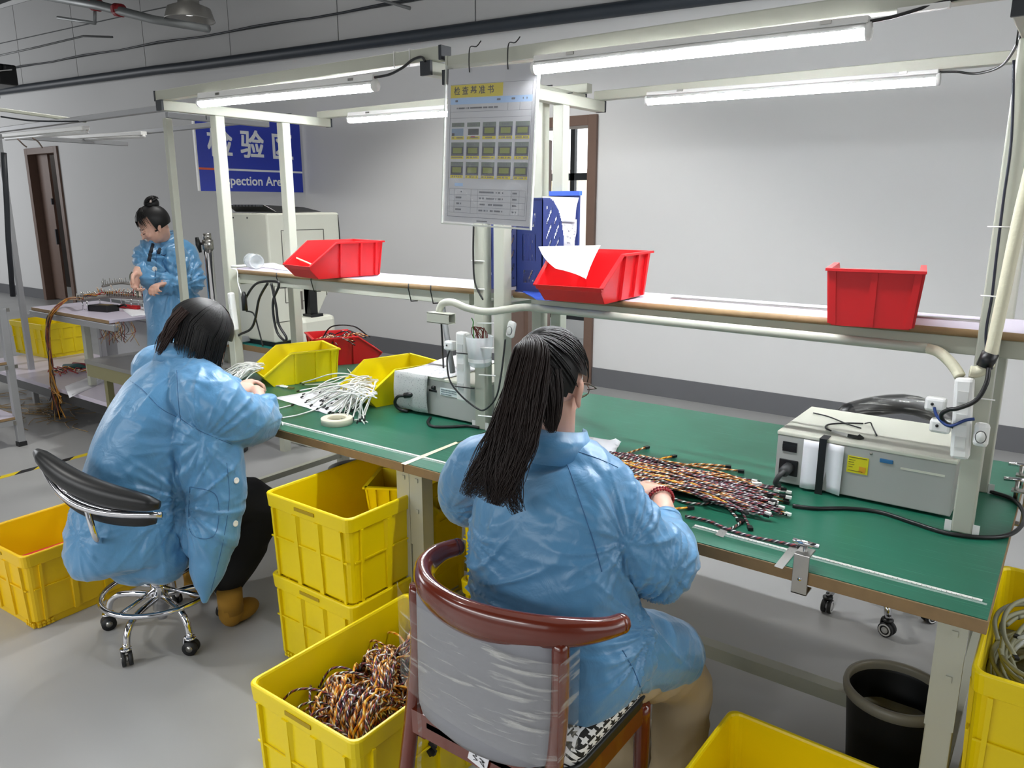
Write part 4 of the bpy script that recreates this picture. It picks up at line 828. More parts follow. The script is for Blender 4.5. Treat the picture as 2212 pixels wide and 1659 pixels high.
# ---------------------------------------------------------------- seated worker, centre (seen from behind)
def worker_centre():
    A = at; t = thing('person', (-.90, 1.40, 0), 0, 'person with long ponytail seen from behind in blue smock, seated on the wooden chair', 'person')
    Mh = head_frame(A(1190, 826, 1.76), (-.20, .93, -.34))
    nk0, nk1 = A(1192, 900, 1.76), A(1188, 985, 1.78)
    rs, ls = A(1290, 1055, 1.74), A(1040, 1010, 1.88); re, rw = A(1422, 1215, 1.76), A(1436, 1104, 2.03); rh = A(1424, 1066, 2.11); le, lw = A(1010, 1085, 2.02), A(1150, 1040, 2.30)
    hip = A(1215, 1420, 1.80); kr, kl = A(1452, 1440, 2.02), A(1330, 1440, 2.16); ar, al = A(1452, 1700, 2.16), A(1350, 1690, 2.28)
    b = MB(); add_head(b, Mh); limb(b, [nk0+V(0, .01, .02), nk1], [.050, .055]); limb(b, [nk1, A(1190, 1100, 1.82), A(1200, 1260, 1.82), hip], [.050, .09, .11, .13])
    limb(b, [nk1, (rs+nk1)/2+V(0, 0, .01), rs], [.06, .055, .052]); limb(b, [nk1, (ls+nk1)/2+V(0, 0, .01), ls], [.06, .055, .052])
    limb(b, [rs, re, rw], [.050, .040, .026]); limb(b, [rw, rh], [.028, .026]); limb(b, [ls, le, lw], [.050, .040, .026])
    limb(b, [hip+V(.08, 0, 0), kr, ar], [.085, .058, .04]); limb(b, [hip-V(.06, 0, 0), kl, al], [.085, .058, .04])
    add_hand(b, rh, A(1350, 1040, 2.22)-rh, (0, .2, -1), side=-1, curl=.42); add_hand(b, lw, A(1240, 1030, 2.38)-lw, (.2, .1, -1), side=1, curl=.5)
    remesh(b, 'body', SKIN, .0050, t, smooth=3)
    # smock
    b = MB(); loft(b, [(A(x, y, 1.79 if y > 1300 or y < 1050 else 1.78), rx, ry) for x, y, rx, ry in ((1192, 942, .057, .054), (1192, 962, .064, .060), (1191, 985, .095, .070), (1193, 1020, .150, .095), (1190, 1080, .186, .122), (1186, 1160, .194, .136), (1186, 1250, .192, .142), (1196, 1330, .200, .152), (1216, 1400, .206, .160), (1238, 1460, .200, .158), (1256, 1500, .170, .140))], (1, -.03, 0))
    limb(b, [A(1210, 1005, 1.79), A(1250, 1022, 1.77), rs], [.070, .080, .084]); limb(b, [A(1170, 1000, 1.79), A(1100, 1000, 1.84), ls], [.075, .082, .080])
    limb(b, [rs, A(1342, 1145, 1.73), re, A(1448, 1190, 1.88), A(1440, 1138, 1.98)], [.084, .088, .080, .066, .044]); limb(b, [ls, A(1008, 1045, 1.95), le, A(1080, 1060, 2.16), lw], [.078, .070, .062, .056, .044])
    limb(b, [A(1300, 1405, 1.82), A(1395, 1405, 1.92), A(1450, 1412, 2.00)], [.115, .098, .088]); limb(b, [A(1200, 1420, 1.86), A(1280, 1430, 2.02)], [.12, .09])
    re_ = Vector(re); hz = A(1200, 1330, 1.79).z; arm_r = A(1330, 1150, 1.70); arm_l = A(1000, 1150, 1.80); wst = A(1010, 1290, 1.72); hp = A(1370, 1330, 1.76); bk = A(1150, 1210, 1.60)
    def fold(p):
        f = .0035*ridged(p, 6.0, (.35, .1, 1), 3.4, 1)+.0016*ridged(p, 19, (.5, .2, .8), 2.4, 12)
        f += .009*radial(p, arm_r, .28, 4, 2)+.012*radial(p, re_+V(-.05, .02, .02), .20, 6, 3)+.010*radial(p, arm_l, .20, 5, 4)
        f += .013*radial(p, wst, .32, 6, 5)+.014*radial(p, hp, .28, 6, 6)
        k = max(0, 1-abs(p.z-hz)/.10); f += .012*k*(ridged(p, 9, (1, .2, .10), 4.2, 5)-.35); return f
    coat = remesh(b, 'smock', CLOTH, .0052, t, smooth=4, fold=fold); bv = bvh(coat)
    # hem strip over thigh, cuff band, collar
    c0 = A(1196, 966, 1.775); cr = [c0+V(.066*cos(a), .066*sin(a)+.004, .014*(-sin(a))) for a in [R(60+k*-21) for k in range(0, 15)]]
    collar(coat, cr, .046, CLOTH)
    cf = A(1439, 1126, 2.00); dr = (rw-A(1448, 1190, 1.88)).normalized(); b = MB(); b.tube([cf-dr*.012, cf+dr*.010], [.043, .041], 24); b.build('cuff', CLOTH, coat, t.location)
    seam(coat, bv, [(1212, 968), (1235, 1030), (1262, 1110), (1285, 1180), (1300, 1235)]); seam(coat, bv, [(1225, 968), (1290, 990), (1335, 1010)]); seam(coat, bv, [(1345, 1405), (1370, 1450), (1388, 1498)], .0009)
    # trousers
    b = MB(); limb(b, [hip+V(.07, .02, -.03), A(1458, 1452, 2.04), A(1470, 1560, 2.09), A(1450, 1720, 2.14)], [.080, .079, .075, .070]); limb(b, [hip-V(.04, 0, .01), A(1330, 1446, 2.15), A(1350, 1580, 2.22), A(1358, 1710, 2.28)], [.105, .080, .072, .066])
    remesh(b, 'trousers', KHAKI, .008, t, smooth=3, fold=lambda p: .006*(ridged(p, 12, (.3, 1, .3), 2.4, 4)-.3))
    for p in (ar, al):
        b = MB(); q = Vector((p.x, p.y+.05, 0)); b.ell(q+V(0, 0, .035), (.045, .12, .035)); b.box(q.x-.04, q.x+.04, q.y-.115, q.y+.115, 0, .02); b.build('shoe', mat('white_trainer', 'cfcfcb', .6), t, t.location)
    # hair: pulled back skull cap, parted crown, long brown ponytail
    b = MB(); hair_cap(b, Mh @ Matrix.Translation((0, -.016, .022)), (.083, .101, .100), lambda p: not (p.y > .052 and p.z < .05) and not (p.z < -.052) and not (p.y > .0 and p.z < -.035) and not (abs(p.x) > .055 and p.z < -.002 and p.y > -.035))
    tie = Mh @ Vector((-.03, -.085, .085))
    rnd = random.Random(3)
    for k in range(230):   # strands combed from the hairline back over the skull to the tie
        a = rnd.uniform(-1.0, 1.0)*pi*.98; el = rnd.uniform(-.35, 1.2); src = Vector((sin(a)*cos(el)*.086, cos(a)*cos(el)*.103-.016, sin(el)*.103+.022))
        if src.y > .05 and src.z < .04 or (src.y > -.03 and src.z < .012): continue
        P = []; tl = Vector((-.03, -.085, .085))
        for i in range(7):
            u = i/6; q = src.lerp(tl, u); c = Vector((0, -.016, .022)); d = q-c; s_ = 1/math.sqrt((d.x/.0865)**2+(d.y/.1045)**2+(d.z/.1035)**2); P.append(Mh @ (c+d*s_))
        b.tube(P, [.0011, .0016, .0018, .0018, .0018, .0018, .001], 4, cap=False)
    b.build('hair', HAIRM, t, t.location)
    b = MB(); ctr = [tie+V(0, 0, .0), A(1150, 760, 1.66), A(1130, 860, 1.63), A(1112, 950, 1.60), A(1085, 1030, 1.595), A(1068, 1090, 1.60)]
    lock(b, ctr, [.018, .042, .048, .046, .034, .012], 620, 5, .0015, 4, .010, .42)
    lock(b, ctr[:4]+[A(1075, 1020, 1.60), A(1035, 1075, 1.61)], [.016, .034, .042, .040, .028, .008], 260, 6, .0014, 4, .012, .4)
    lock(b, ctr[:3]+[A(1125, 960, 1.60), A(1105, 1050, 1.60), A(1120, 1108, 1.61)], [.016, .034, .036, .030, .018, .005], 200, 16, .0013, 4, .012, .4)
    lock(b, ctr[:2]+[A(1100, 900, 1.62), A(1060, 980, 1.605), A(1022, 1040, 1.61), A(1008, 1072, 1.62)], [.016, .03, .032, .028, .018, .008], 160, 26, .0013, 4, .010, .4)
    lock(b, [A(1180, 800, 1.655), A(1188, 860, 1.66), A(1190, 905, 1.665), A(1192, 935, 1.67)], [.034, .030, .020, .006], 160, 9, .0013, 4, .003, .4)
    b.build('ponytail', HAIRB, t, t.location)
    b = MB(); b.tube([Mh @ Vector(p) for p in ((.080, -.02, .004), (.082, .03, .008), (.080, .095, .006), (.055, .104, .002))], .0016, 6)
    for s in (-1, 1): b.tube([Mh @ Vector((s*.033+.026*cos(a), .106, .0+.019*sin(a))) for a in [k*pi/9 for k in range(19)]], .0012, 5)
    b.build('glasses', mat('glasses_wire', '5a4538', .3, .7), t, t.location)
    for q, (off_, c) in enumerate(((0, '7c1420'), (.010, '9c1c24'))):
        b = MB(); wc = rh+(rw-rh)*.25+(rw-rh).normalized()*off_; ax = (rw-rh).normalized(); u = ax.orthogonal().normalized(); v = ax.cross(u)
        for k in range(26): a = 2*pi*k/26; b.ell(wc+u*(.0335*cos(a))+v*(.0325*sin(a)), (.0042,)*3, None, 8, 6)
        b.build('bracelet', mat('dark_red_beads_%d' % q, c, .3), t, t.location)
    return t
P2 = worker_centre()
# ---------------------------------------------------------------- bent worker, left
def worker_left():
    A = at; t = thing('person', (-2.6, 1.35, 0), 0, 'person with dark bobbed hair bent low over the left bench, seated on the chrome stool', 'person')
    Mh = head_frame(A(436, 728, 2.76), (.48, .66, -.66))
    nk = A(392, 790, 2.76); rs, ls = A(450, 862, 2.66), A(345, 800, 2.88); re, rw = A(556, 905, 2.90), A(560, 858, 3.04); rh = A(553, 845, 3.08); le, lw = A(440, 850, 3.12), A(500, 840, 3.14)
    hip = A(290, 1120, 2.76)
    kr, kl = A(540, 1085, 2.98), A(480, 1060, 3.18); ar, al = A(492, 1255, 3.02), A(440, 1215, 3.2)
    b = MB(); add_head(b, Mh); limb(b, [Mh @ Vector((0, -.02, -.03)), nk], [.05, .055]); limb(b, [nk, A(350, 880, 2.76), A(300, 990, 2.76), hip], [.08, .13, .12, .14])
    limb(b, [nk, rs], [.055, .052]); limb(b, [nk, ls], [.055, .052]); limb(b, [rs, re, rw], [.05, .04, .026]); limb(b, [ls, le, lw], [.05, .04, .026]); limb(b, [rw, rh], [.027, .026])
    limb(b, [hip, kr, ar], [.085, .055, .035]); limb(b, [hip, kl, al], [.085, .055, .035])
    add_hand(b, rh, A(500, 826, 3.12)-rh, (-.2, 0, -1), side=-1, curl=.55); add_hand(b, lw, A(545, 822, 3.16)-lw, (.2, 0, -1), side=1, curl=.6)
    remesh(b, 'body', SKIN, .0055, t, smooth=3); face_bits(t, Mh)
    b = MB(); e = lambda x, y, d, r, rz=0: b.ell((0, 0, 0), r, Matrix.Translation(A(x, y, d)) @ Matrix.Rotation(rz, 4, 'Z'), 24, 16)
    loft(b, [(A(x, y, 2.75), rx, ry) for x, y, rx, ry in ((396, 768, .064, .060), (392, 792, .105, .078), (374, 830, .165, .110), (345, 885, .200, .140), (316, 955, .205, .160), (298, 1030, .200, .172), (286, 1100, .208, .186), (276, 1160, .212, .196), (272, 1205, .196, .186), (274, 1225, .150, .15))], (.9, -.42, 0))
    limb(b, [A(300, 1190, 2.74), A(350, 1205, 2.72)], [.12, .09])
    limb(b, [A(400, 820, 2.74), rs, A(505, 905, 2.72), re, A(575, 880, 2.97)], [.10, .105, .100, .086, .050]); limb(b, [A(370, 810, 2.80), ls, le, lw], [.09, .09, .075, .05])
    limb(b, [A(440, 930, 2.70), A(465, 1040, 2.70), A(462, 1140, 2.68), A(450, 1220, 2.67), A(442, 1295, 2.66)], [.12, .105, .090, .060, .012])
    limb(b, [A(410, 1000, 2.74), A(430, 1100, 2.74), A(440, 1180, 2.72)], [.11, .10, .06])
    re_ = Vector(re); a1 = A(440, 950, 2.60); a2 = A(380, 905, 2.60); h1 = A(400, 1090, 2.62); h2 = A(190, 1130, 2.66); n1 = A(392, 800, 2.66); sk = A(330, 1130, 2.56)
    def fold(p):
        f = .0045*ridged(p, 5.2, (.5, .3, 1), 3.6, 2)+.0018*ridged(p, 17, (.5, .2, .8), 2.4, 12)
        f += .010*radial(p, a1, .36, 4, 2)+.008*ridged(p, 8, (.9, .1, .6), 4, 21)*max(0, 1-(p-a1).length/.3)+.013*radial(p, re_+V(-.06, -.02, .05), .24, 6, 3)+.006*radial(p, n1, .30, 4, 7)+.015*radial(p, h1, .30, 6, 5)+.007*radial(p, h2, .28, 5, 8)+.007*radial(p, sk, .26, 5, 11)
        return f
    coat = remesh(b, 'smock', CLOTH, .0062, t, smooth=4, fold=fold); bv = bvh(coat)
    c0 = A(398, 762, 2.76); cr = [c0+V(.075*cos(a), .075*sin(a), .018*(-sin(a))-.012) for a in [R(50+k*-23) for k in range(0, 15)]]; collar(coat, cr, .045, CLOTH)
    for x, y in ((510, 1038), (508, 1131)):
        h, n_ = hit(bv, x, y)
        if h is not None: button(coat, h+n_*.001, n_, r=.011)
    seam(coat, bv, [(382, 800), (385, 860), (390, 910)]); seam(coat, bv, [(390, 905), (430, 930), (500, 960)], .001); seam(coat, bv, [(255, 810), (300, 835), (345, 880), (380, 900)], .001)
    seam(coat, bv, [(410, 1052), (412, 1150), (464, 1155), (468, 1072), (412, 1052)], .0012, 'pocket_edge'); seam(coat, bv, [(490, 1000), (495, 1080), (480, 1180), (455, 1280)], .001, 'placket_seam')
    b = MB(); limb(b, [hip+V(.03, .02, -.03), kr, A(532, 1180, 3.0), ar], [.11, .095, .075, .060]); limb(b, [hip+V(-.03, .03, -.03), kl, A(468, 1160, 3.19), al], [.11, .09, .07, .055])
    remesh(b, 'trousers', mat('black_trouser_cloth', '0d0d0f', .9), .010, t, smooth=3, fold=lambda p: .006*ridged(p, 10, (.3, 1, .3), 2.4, 4))
    for p, dz in ((A(505, 1268, 2.98), 0), (A(430, 1220, 3.2), 0)):
        b = MB(); q = Vector((p.x, p.y, 0)); b.ell(q+V(-.01, .03, .042), (.044, .078, .042)); b.ell(q+V(0, -.02, .065), (.044, .05, .065)); b.tube([q+V(0, -.02, .06), q+V(0, -.02, .15)], [.046, .048], 14); b.build('boot', mat('ochre_suede_boot', '9a7224', .9), t, t.location)
        
    # bobbed hair
    b = MB(); C0 = Vector((0, -.016, .022)); rx, ry, rz = .094, .112, .108; Mc = Mh @ Matrix.Translation(C0)
    hair_cap(b, Mc, (rx, ry, rz), lambda p: not (p.y > .06 and p.z < .03) and p.z > -.07); rnd = random.Random(8)
    for k in range(620):
        a = rnd.uniform(-1, 1)*pi*.80; st = rnd.uniform(.03, .5); P = []; en = 1.45+rnd.uniform(-.1, .1)
        for i in range(9):
            th_ = st+(en-st)*i/8; d = Vector((-sin(a)*sin(th_)*rx, -cos(a)*sin(th_)*ry, cos(th_)*rz))*1.03; P.append(Mc @ d)
        out = (P[-1]-P[-2]).normalized(); L = rnd.uniform(.07, .125); q = P[-1]; dirv = (out*.6+V(0, 0, -1)*.6).normalized()
        ax = (Mh @ Vector((0, 0, -1)))-(Mh @ Vector((0, 0, 0)))
        for i in range(5): dirv = (dirv*.75+ax*.22+V(.02, 0, -.25)).normalized(); q = q+dirv*(L/5); P.append(q)
        m_ = len(P); b.tube(P, [.0022*(1-.7*(i/(m_-1))**3) for i in range(m_)], 4, cap=False)
    b.build('hair', HAIRM, t, t.location)
    b = MB(); lock(b, [A(378, 700, 2.66), A(352, 735, 2.66), A(340, 765, 2.68)], [.02, .022, .012], 70, 4, .0016); lock(b, [A(400, 668, 2.66), A(372, 700, 2.645), A(352, 740, 2.655)], [.02, .022, .012], 70, 14, .0016); b.build('hair_highlights', mat('copper_hair', '2e1c16', .5, var=.4), t, t.location)
    return t
P1 = worker_left()
# ---------------------------------------------------------------- standing worker at the rear station
def worker_rear():
    A = at; D = 5.0; t = thing('person', (A(380, 700, 5.25).x, A(380, 700, 5.25).y, 0), 0, 'person with pinned-up hair in blue smock standing at the white wiring table', 'person'); k = .97
    Mh = head_frame(A(331, 487, D-.12), (-.25, -.80, -.50))
    nk = A(352, 527, D+.02); rs, ls = A(322, 552, D-.1), A(392, 548, D+.14); re, rw = A(322, 598, D-.16), A(297, 588, D-.24); le, lw = A(408, 612, D+.08), A(352, 613, D-.16)
    hip = A(385, 690, D+.15); ft = Vector((hip.x, hip.y, 0.0))
    b = MB(); add_head(b, Mh, k); limb(b, [Mh @ Vector((0, -.02, -.04)), nk], [.055, .058]); limb(b, [nk, A(362, 600, D+.05), hip], [.08, .14, .15])
    limb(b, [nk, rs], [.055, .05]); limb(b, [nk, ls], [.055, .05]); limb(b, [rs, re, rw], [.05, .042, .028]); limb(b, [ls, le, lw], [.05, .042, .028])
    limb(b, [hip+V(-.09, 0, 0), ft+V(-.10, 0, .48), ft+V(-.10, 0, .05)], [.09, .06, .04]); limb(b, [hip+V(.09, 0, 0), ft+V(.10, 0, .48), ft+V(.10, 0, .05)], [.09, .06, .04])
    add_hand(b, rw, A(287, 592, D-.28)-rw+V(0, 0, -.07), (.5, .1, -.2), side=-1, curl=.75, k=1.1); add_hand(b, lw, A(322, 622, D-.28)-lw, (.1, .1, -1), side=1, curl=.95, k=1.0)
    remesh(b, 'body', SKIN, .0065, t, smooth=3); face_bits(t, Mh, k)
    b = MB(); e = lambda x, y, d, r: b.ell((0, 0, 0), r, Matrix.Translation(A(x, y, d)), 24, 16)
    loft(b, [(A(x, y, D+dd), rx, ry) for x, y, dd, rx, ry in ((352, 528, .02, .062, .060), (356, 538, .03, .115, .080), (360, 556, .03, .160, .105), (362, 600, .05, .168, .125), (370, 650, .09, .175, .145), (380, 700, .12, .19, .16), (385, 760, .13, .20, .17))], (1, 0, 0))
    limb(b, [A(345, 552, D), rs, re, A(306, 588, D-.2)], [.08, .085, .072, .052]); limb(b, [A(370, 548, D+.05), ls, le, A(350, 612, D-.12)], [.085, .095, .085, .060])
    b3 = le.copy(); c3 = rs.copy(); d3 = A(372, 600, D-.1)
    coat = remesh(b, 'smock', CLOTH, .009, t, smooth=2, fold=lambda p: .008*ridged(p, 6, (.3, .1, 1), 3, 2)+.022*radial(p, b3, .30, 5, 2)+.018*radial(p, c3, .25, 5, 4)+.018*radial(p, d3, .35, 5, 6)); bv = bvh(coat)
    c0 = A(352, 522, D+.02); collar(coat, [c0+V(.08*cos(a), .08*sin(a), .03*sin(a)-.01) for a in [R(-60+k_*23) for k_ in range(0, 14)]], .05, CLOTH)
    seam(coat, bv, [(338, 540), (337, 570), (334, 620)], .003, 'placket_seam')
    seam(coat, bv, [(330, 528), (325, 548), (322, 565)], .012, 'shirt_gap', INNER); seam(coat, bv, [(345, 538), (341, 548)], .012, 'shirt_gap', INNER)
    seam(coat, bv, [(348, 550), (354, 552), (358, 550)], .003, 'name_stitching', mat('navy_thread', '1e2c50', .7))
    h, n_ = hit(bv, 334, 581)
    if h is not None: button(coat, h+n_*.001, n_, r=.015)
    b = MB()
    for s in (-.10, .10): limb(b, [hip+V(s, 0, -.1), ft+V(s, 0, .48), ft+V(s, 0, .06)], [.10, .08, .07])
    remesh(b, 'trousers', mat('black_trouser_cloth', '0d0d0f', .9), .012, t, smooth=2)
    for s in (-.10, .10): b = MB(); b.ell(ft+V(s, -.05, .04), (.048, .13, .04)); b.build('shoe', BLACK, t, t.location)
    b = MB(); M2 = Mh @ Matrix.Translation((0, -.018*k, .026*k)); hair_cap(b, M2, (.088*k, .106*k, .104*k), lambda p: not (p.y > .035*k and p.z < .045*k) and p.z > -.06*k)
    b.ell((0, 0, 0), (.045, .045, .040), Mh @ Matrix.Translation((.0, -.075*k, .115*k)), 16, 10); rnd = random.Random(5)
    for q in range(60):
        a = rnd.uniform(0, 2*pi); u = rnd.uniform(.2, 1); P = [Mh @ Vector((.05*cos(a+i*.5)*u, -.08*k+.05*sin(a+i*.5)*u, .115*k+.04*math.sqrt(max(0, 1-u*u))+.006)) for i in range(6)]; b.tube(P, .002, 4, cap=False)
    for q in range(70):
        s_ = rnd.choice((-1, 1)); a_ = rnd.uniform(.35, 1.15)*s_; P = []
        for th_ in (.25, .55, .85, 1.15, 1.35+rnd.random()*.35): P.append(M2 @ Vector((sin(a_)*sin(th_)*.090*k, cos(a_)*sin(th_)*.108*k, cos(th_)*.106*k)))
        b.tube(P, [.0022, .0022, .002, .0016, .0008], 4, cap=False)
    b.build('hair', HAIRM, t, t.location)
    b = MB(); b.tube([Mh @ Vector((x, -.055*k-.03*(1-(x/.06)**2), .135*k)) for x in (-.05, -.03, 0, .03, .05)], [.006, .009, .010, .009, .006], 8); b.build('hair_clip', mat('pearl_clip', 'b9a8a0', .3), t, t.location)
    return t
P3 = worker_rear()
# ================================================================ TESTERS
def tester(x0, x1, y0, y1, h, label):
    t = thing('test_instrument', (x0, y0, T), 0, label, 'tester'); W, D = x1-x0, y1-y0
    for xx in (.03, W-.03):
        for yy in (.03, D-.03): MB().tube([(xx, yy, 0), (xx, yy, .008)], .010, 10).build('foot', RUBBER, t)
    MB().box(0, W, 0, D, .008, h-.012).build('case', mat('grey_enamel', 'a9aaa5', .45, var=.03), t, bevel=.003)
    b = MB(); b.box(-.002, W+.002, -.002, D+.002, h-.012, h); b.build('cover', CREAM, t, bevel=.003); return t, W, D
t1, W, D = tester(-2.235, -1.80, 2.235, 2.64, .165, 'grey test instrument on the left bench under a draped printed sheet')
g = [[V(-.008+.25*j/8+.02*sin(i*.7), -.012+.41*i/8, .169+.0015*noise.noise(Vector((i, j, 0)))) for j in range(9)] for i in range(9)]
MB().sheet(g, .0006).build('draped_sheet', PAPERT, t1)
g = [[V(-.012+.185*j/9+.004*sin(j*2), -.016-.010*math.sin(i*.35)-.004*sin(j*1.3), .170-.155*i/8) for j in range(10)] for i in range(9)]
MB().sheet(g, .0006).build('foil_bag', paper_mat('newsprint', 'b2b5b2', '7c7e80', .62, 70, 110), t1)
b = MB(); b.box(.225, .32, -.002, 0, .098, .128); b.build('maker_label', mat('pale_label', 'd3dcdb', .5, var=0), t1)
b = MB()
for r_, w_ in ((.121, .082), (.112, .086), (.103, .06)):
    for k in range(int(w_/.0062)): b.box(.231+k*.0062, .231+k*.0062+.0042, -.0028, -.002, r_-.003 if r_ > .12 else r_-.0015, r_+.002)
tag(b.build('label_print', mat('label_ink', '5a6a70', .6, var=0), t1), kind='stuff')
b = MB(); b.tube([(.20, -.004, .122), (.185, -.004, .122)], .008, 10); b.box(.165, .205, -.003, 0, .104, .112); b.build('connector', BLACK, t1)
cord('power_plug', [(.06, -.03, .075), (.03, -.045, .07), (.012, -.045, .04), (.02, -.03, .012), (.06, -.02, .006)], .007, BLACK, parent=t1)
MB().tube([(.10, -.016, .085), (.055, -.032, .075)], .012, 10).build('plug_head', BLACK, t1)
t2, W, D = tester(-.685, -.205, 2.29, 2.645, .170, 'cream test instrument on the right bench with a probe on its lid')
b = MB(); b.box(.018, .060, -.003, 0, .110, .140); b.box(.018, .060, -.005, -.003, .118, .132); b.build('rocker_switch', BLACK, t2)
MB().box(.012, .068, -.006, 0, .035, .085).build('mains_inlet', BLACK, t2, bevel=.002)
b = MB(); b.tube([(.042, -.006, .062), (.040, -.045, .058)], .016, 12); b.tube(spline([(.040, -.04, .058), (.030, -.055, .045), (.020, -.05, .02), (.03, -.04, .008)], 5), .008, 10); b.build('mains_plug', mat('dark_grey_plug', '3c3d3d', .5), t2)
g = [[V(.080+.115*j/5, -.006-.003*sin(j*1.6)-.006*(i/7)*sin(j*1.3+1), .158-.15*i/7) for j in range(6)] for i in range(8)]; MB().sheet(g, .001).build('paper_flap', PAPERW, t2)
b = MB(); b.box(.126, .147, -.0165, -.0150, .0, .171); b.box(.126, .147, -.0165, .03, .1705, .1720); b.build('black_strap', BLACK, t2)
b = MB(); b.box(.205, .262, -.0022, 0, .082, .132); b.build('yellow_label', mat('label_yellow', 'd9cf14', .5, var=0), t2)
b = MB(); b.box(.209, .258, -.003, -.0022, .1275, .1295); [b.box(.209, .209+w_, -.003, -.0022, z_, z_+.0015) for w_, z_ in ((.018, .120), (.014, .113), (.016, .106), (.012, .099), (.04, .088))]; tag(b.build('label_print', mat('label_brown_ink', '6b6218', .6, var=0), t2), kind='stuff')
b = MB(); b.box(.238, .256, -.003, -.0022, .086, .104); b.build('orange_square', mat('label_orange', 'd69a18', .5, var=0), t2)
b = MB(); b.box(.290, .325, -.004, 0, .128, .140); b.build('serial_port', mat('port_blue', '2c6a9a', .4), t2, bevel=.002); MB().tube([(.266, -.002, .148), (.266, .0, .148)], .004, 8).build('screw', STEEL, t2); MB().box(.345, .455, -.001, .0, .118, .124).build('slot_moulding', CREAM, t2)
# probe and lead on the lid
t = thing('test_probe', (-.60, 2.45, .9315), 0, 'probe with thin black lead lying on the cream instrument', 'probe'); z = .934
b = MB(); b.tube(spline([pz(1757, 892, z), pz(1790, 900, z), pz(1828, 915, z), pz(1860, 925, z)], 5), .0022, 6); b.tube(spline([pz(1865, 915, z), pz(1828, 914, z), pz(1790, 917, z), pz(1784, 925, z), pz(1800, 932, z)], 6), .0026, 6); b.tube(spline([pz(1868, 915, z), pz(1880, 913, z+.01), pz(1884, 920, z), pz(1894, 941, z)], 4), .0022, 6); b.build('lead', BLACK, t, t.location)
MB().tube([pz(1798, 931, z+.002), pz(1832, 941, z+.003)], [.004, .0055], 10).build('probe_handle', WHITEP, t, t.location); MB().tube([pz(1832, 941, z+.003), pz(1852, 945, z+.003), pz(1856, 944, z+.003), pz(1866, 947, z+.002)], [.0055, .006, .009, .003], 10).build('probe_tip', BLACK, t, t.location)
# ================================================================ SMALL THINGS ON THE BENCHES
t = thing('tape_roll', pz(728, 914, T), 0, 'roll of cream masking tape lying on the left bench', 'tape roll'); MB().lathe([(.036, 0), (.036, .022), (.037, .023), (.061, .023), (.062, .022), (.062, 0), (.036, 0)], n=40).build('tape', mat('cream_roll', 'e0dcc4', .6, var=.02), t); MB().lathe([(.0335, .001), (.0335, .022), (.036, .022), (.036, .001), (.0335, .001)], n=40).build('core', mat('card_core', 'c8c0a4', .7), t)
def sheet4(name, px, z, label, m=PAPERW, curl=.004, n=8, cat='paper', zs=None, seed=0):
    zs = zs or [z]*4; a, b_, c, d = [pz(x, y, zz) for (x, y), zz in zip(px, zs)]; g = []
    for i in range(n+1):
        u = i/n; g.append([(a.lerp(b_, j/n)).lerp(d.lerp(c, j/n), u)+V(0, 0, abs(curl*noise.noise(Vector((i*.5+seed, j*.5, 3))))+.001) for j in range(n+1)])
    o = MB().sheet(g, .0006).build(name, m); return tag(o, label, cat)
sheet4('paper_sheet', [(593, 860), (700, 840), (830, 850), (705, 895)], T, 'white paper under the white cables on the left bench', seed=2)
sheet4('paper_sheet', [(1245, 940), (1342, 955), (1318, 997), (1230, 985)], T, 'white crumpled sheet on the right bench beside the seated worker', curl=.02, zs=[T+.03, T, T, T+.02])
sheet4('paper_sheet', [(530, 572), (590, 568), (648, 583), (640, 588)], SZ, 'white sheet lying over the edge of the left shelf', curl=.002)
def slip():
    g = []; n = 10
    A_, B_, C_, D_ = pyy(1163, 533, 2.17), pyy(1297, 530, 2.25), pyy(1266, 603, 2.12), pyy(1200, 580, 2.10)
    for i in range(n+1): u = i/n; g.append([A_.lerp(B_, j/n).lerp(D_.lerp(C_, j/n), u)+V(0, -.010*sin(pi*u)+.018*sin(pi*j/n), -.004*sin(pi*u)) for j in range(n+1)])
    tag(MB().sheet(g, .0008).build('checklist_sheet', paper_mat('faint_printed_paper', 'e6e6e6', 'b4b0b2', .56, 40, 30)), 'curled printed checklist sheet standing in the middle red bin', 'paper')
slip()
o = MB(); o.hexa([pz(1127, 630, SZ), pz(1160, 648, SZ-.004), pz(1310, 656, SZ), pz(1310, 640, SZ)], [pz(1127, 626, SZ+.004), pz(1150, 640, SZ+.003), pz(1310, 652, SZ+.004), pz(1310, 636, SZ+.004)]); tag(o.build('document_folder', BLUEL), 'bright blue plastic folder flat on the shelf under the middle red bin', 'folder')
tag(MB().box(-1.12, -.20, 2.42, 2.445, SZ, SZ+.004).build('metal_strip', STEEL), 'thin grey metal strip lying along the back of the right shelf', 'strip')
t = thing('plastic_jar', pyy(548, 565, 2.36), 0, 'frosted clear jar lying on its side at the left end of the shelf', 'jar'); t.location.z = SZ+.036; M = Matrix.Rotation(R(90), 4, 'Y') @ Matrix.Rotation(R(20), 4, 'X'); MB().lathe([(0, -.06), (.034, -.06), (.036, -.055), (.036, .05), (.032, .055), (.030, .05), (.034, -.05), (0, -.055)], n=24, M=M).build('body', CLEARP, t); MB().lathe([(.0365, .045), (.0375, .05), (.0365, .056)], n=24, M=M).build('rim', WHITEP, t)
MB().tube([pyy(500, 576, 2.2), pyy(530, 574, 2.23)], .006, 8).build('loose_clip', WHITEP, None); tag(bpy.data.objects['loose_clip'], 'small white plastic clip on the shelf end beside the left post', 'clip')
cord('cable_tie_strap', [pyy(500, 580, 2.19), pyy(512, 585, 2.18), pyy(514, 610, 2.18), pyy(521, 634, 2.18)], .003, WHITEP, 'white nylon tie hanging from the shelf at the left post', 'cable tie')
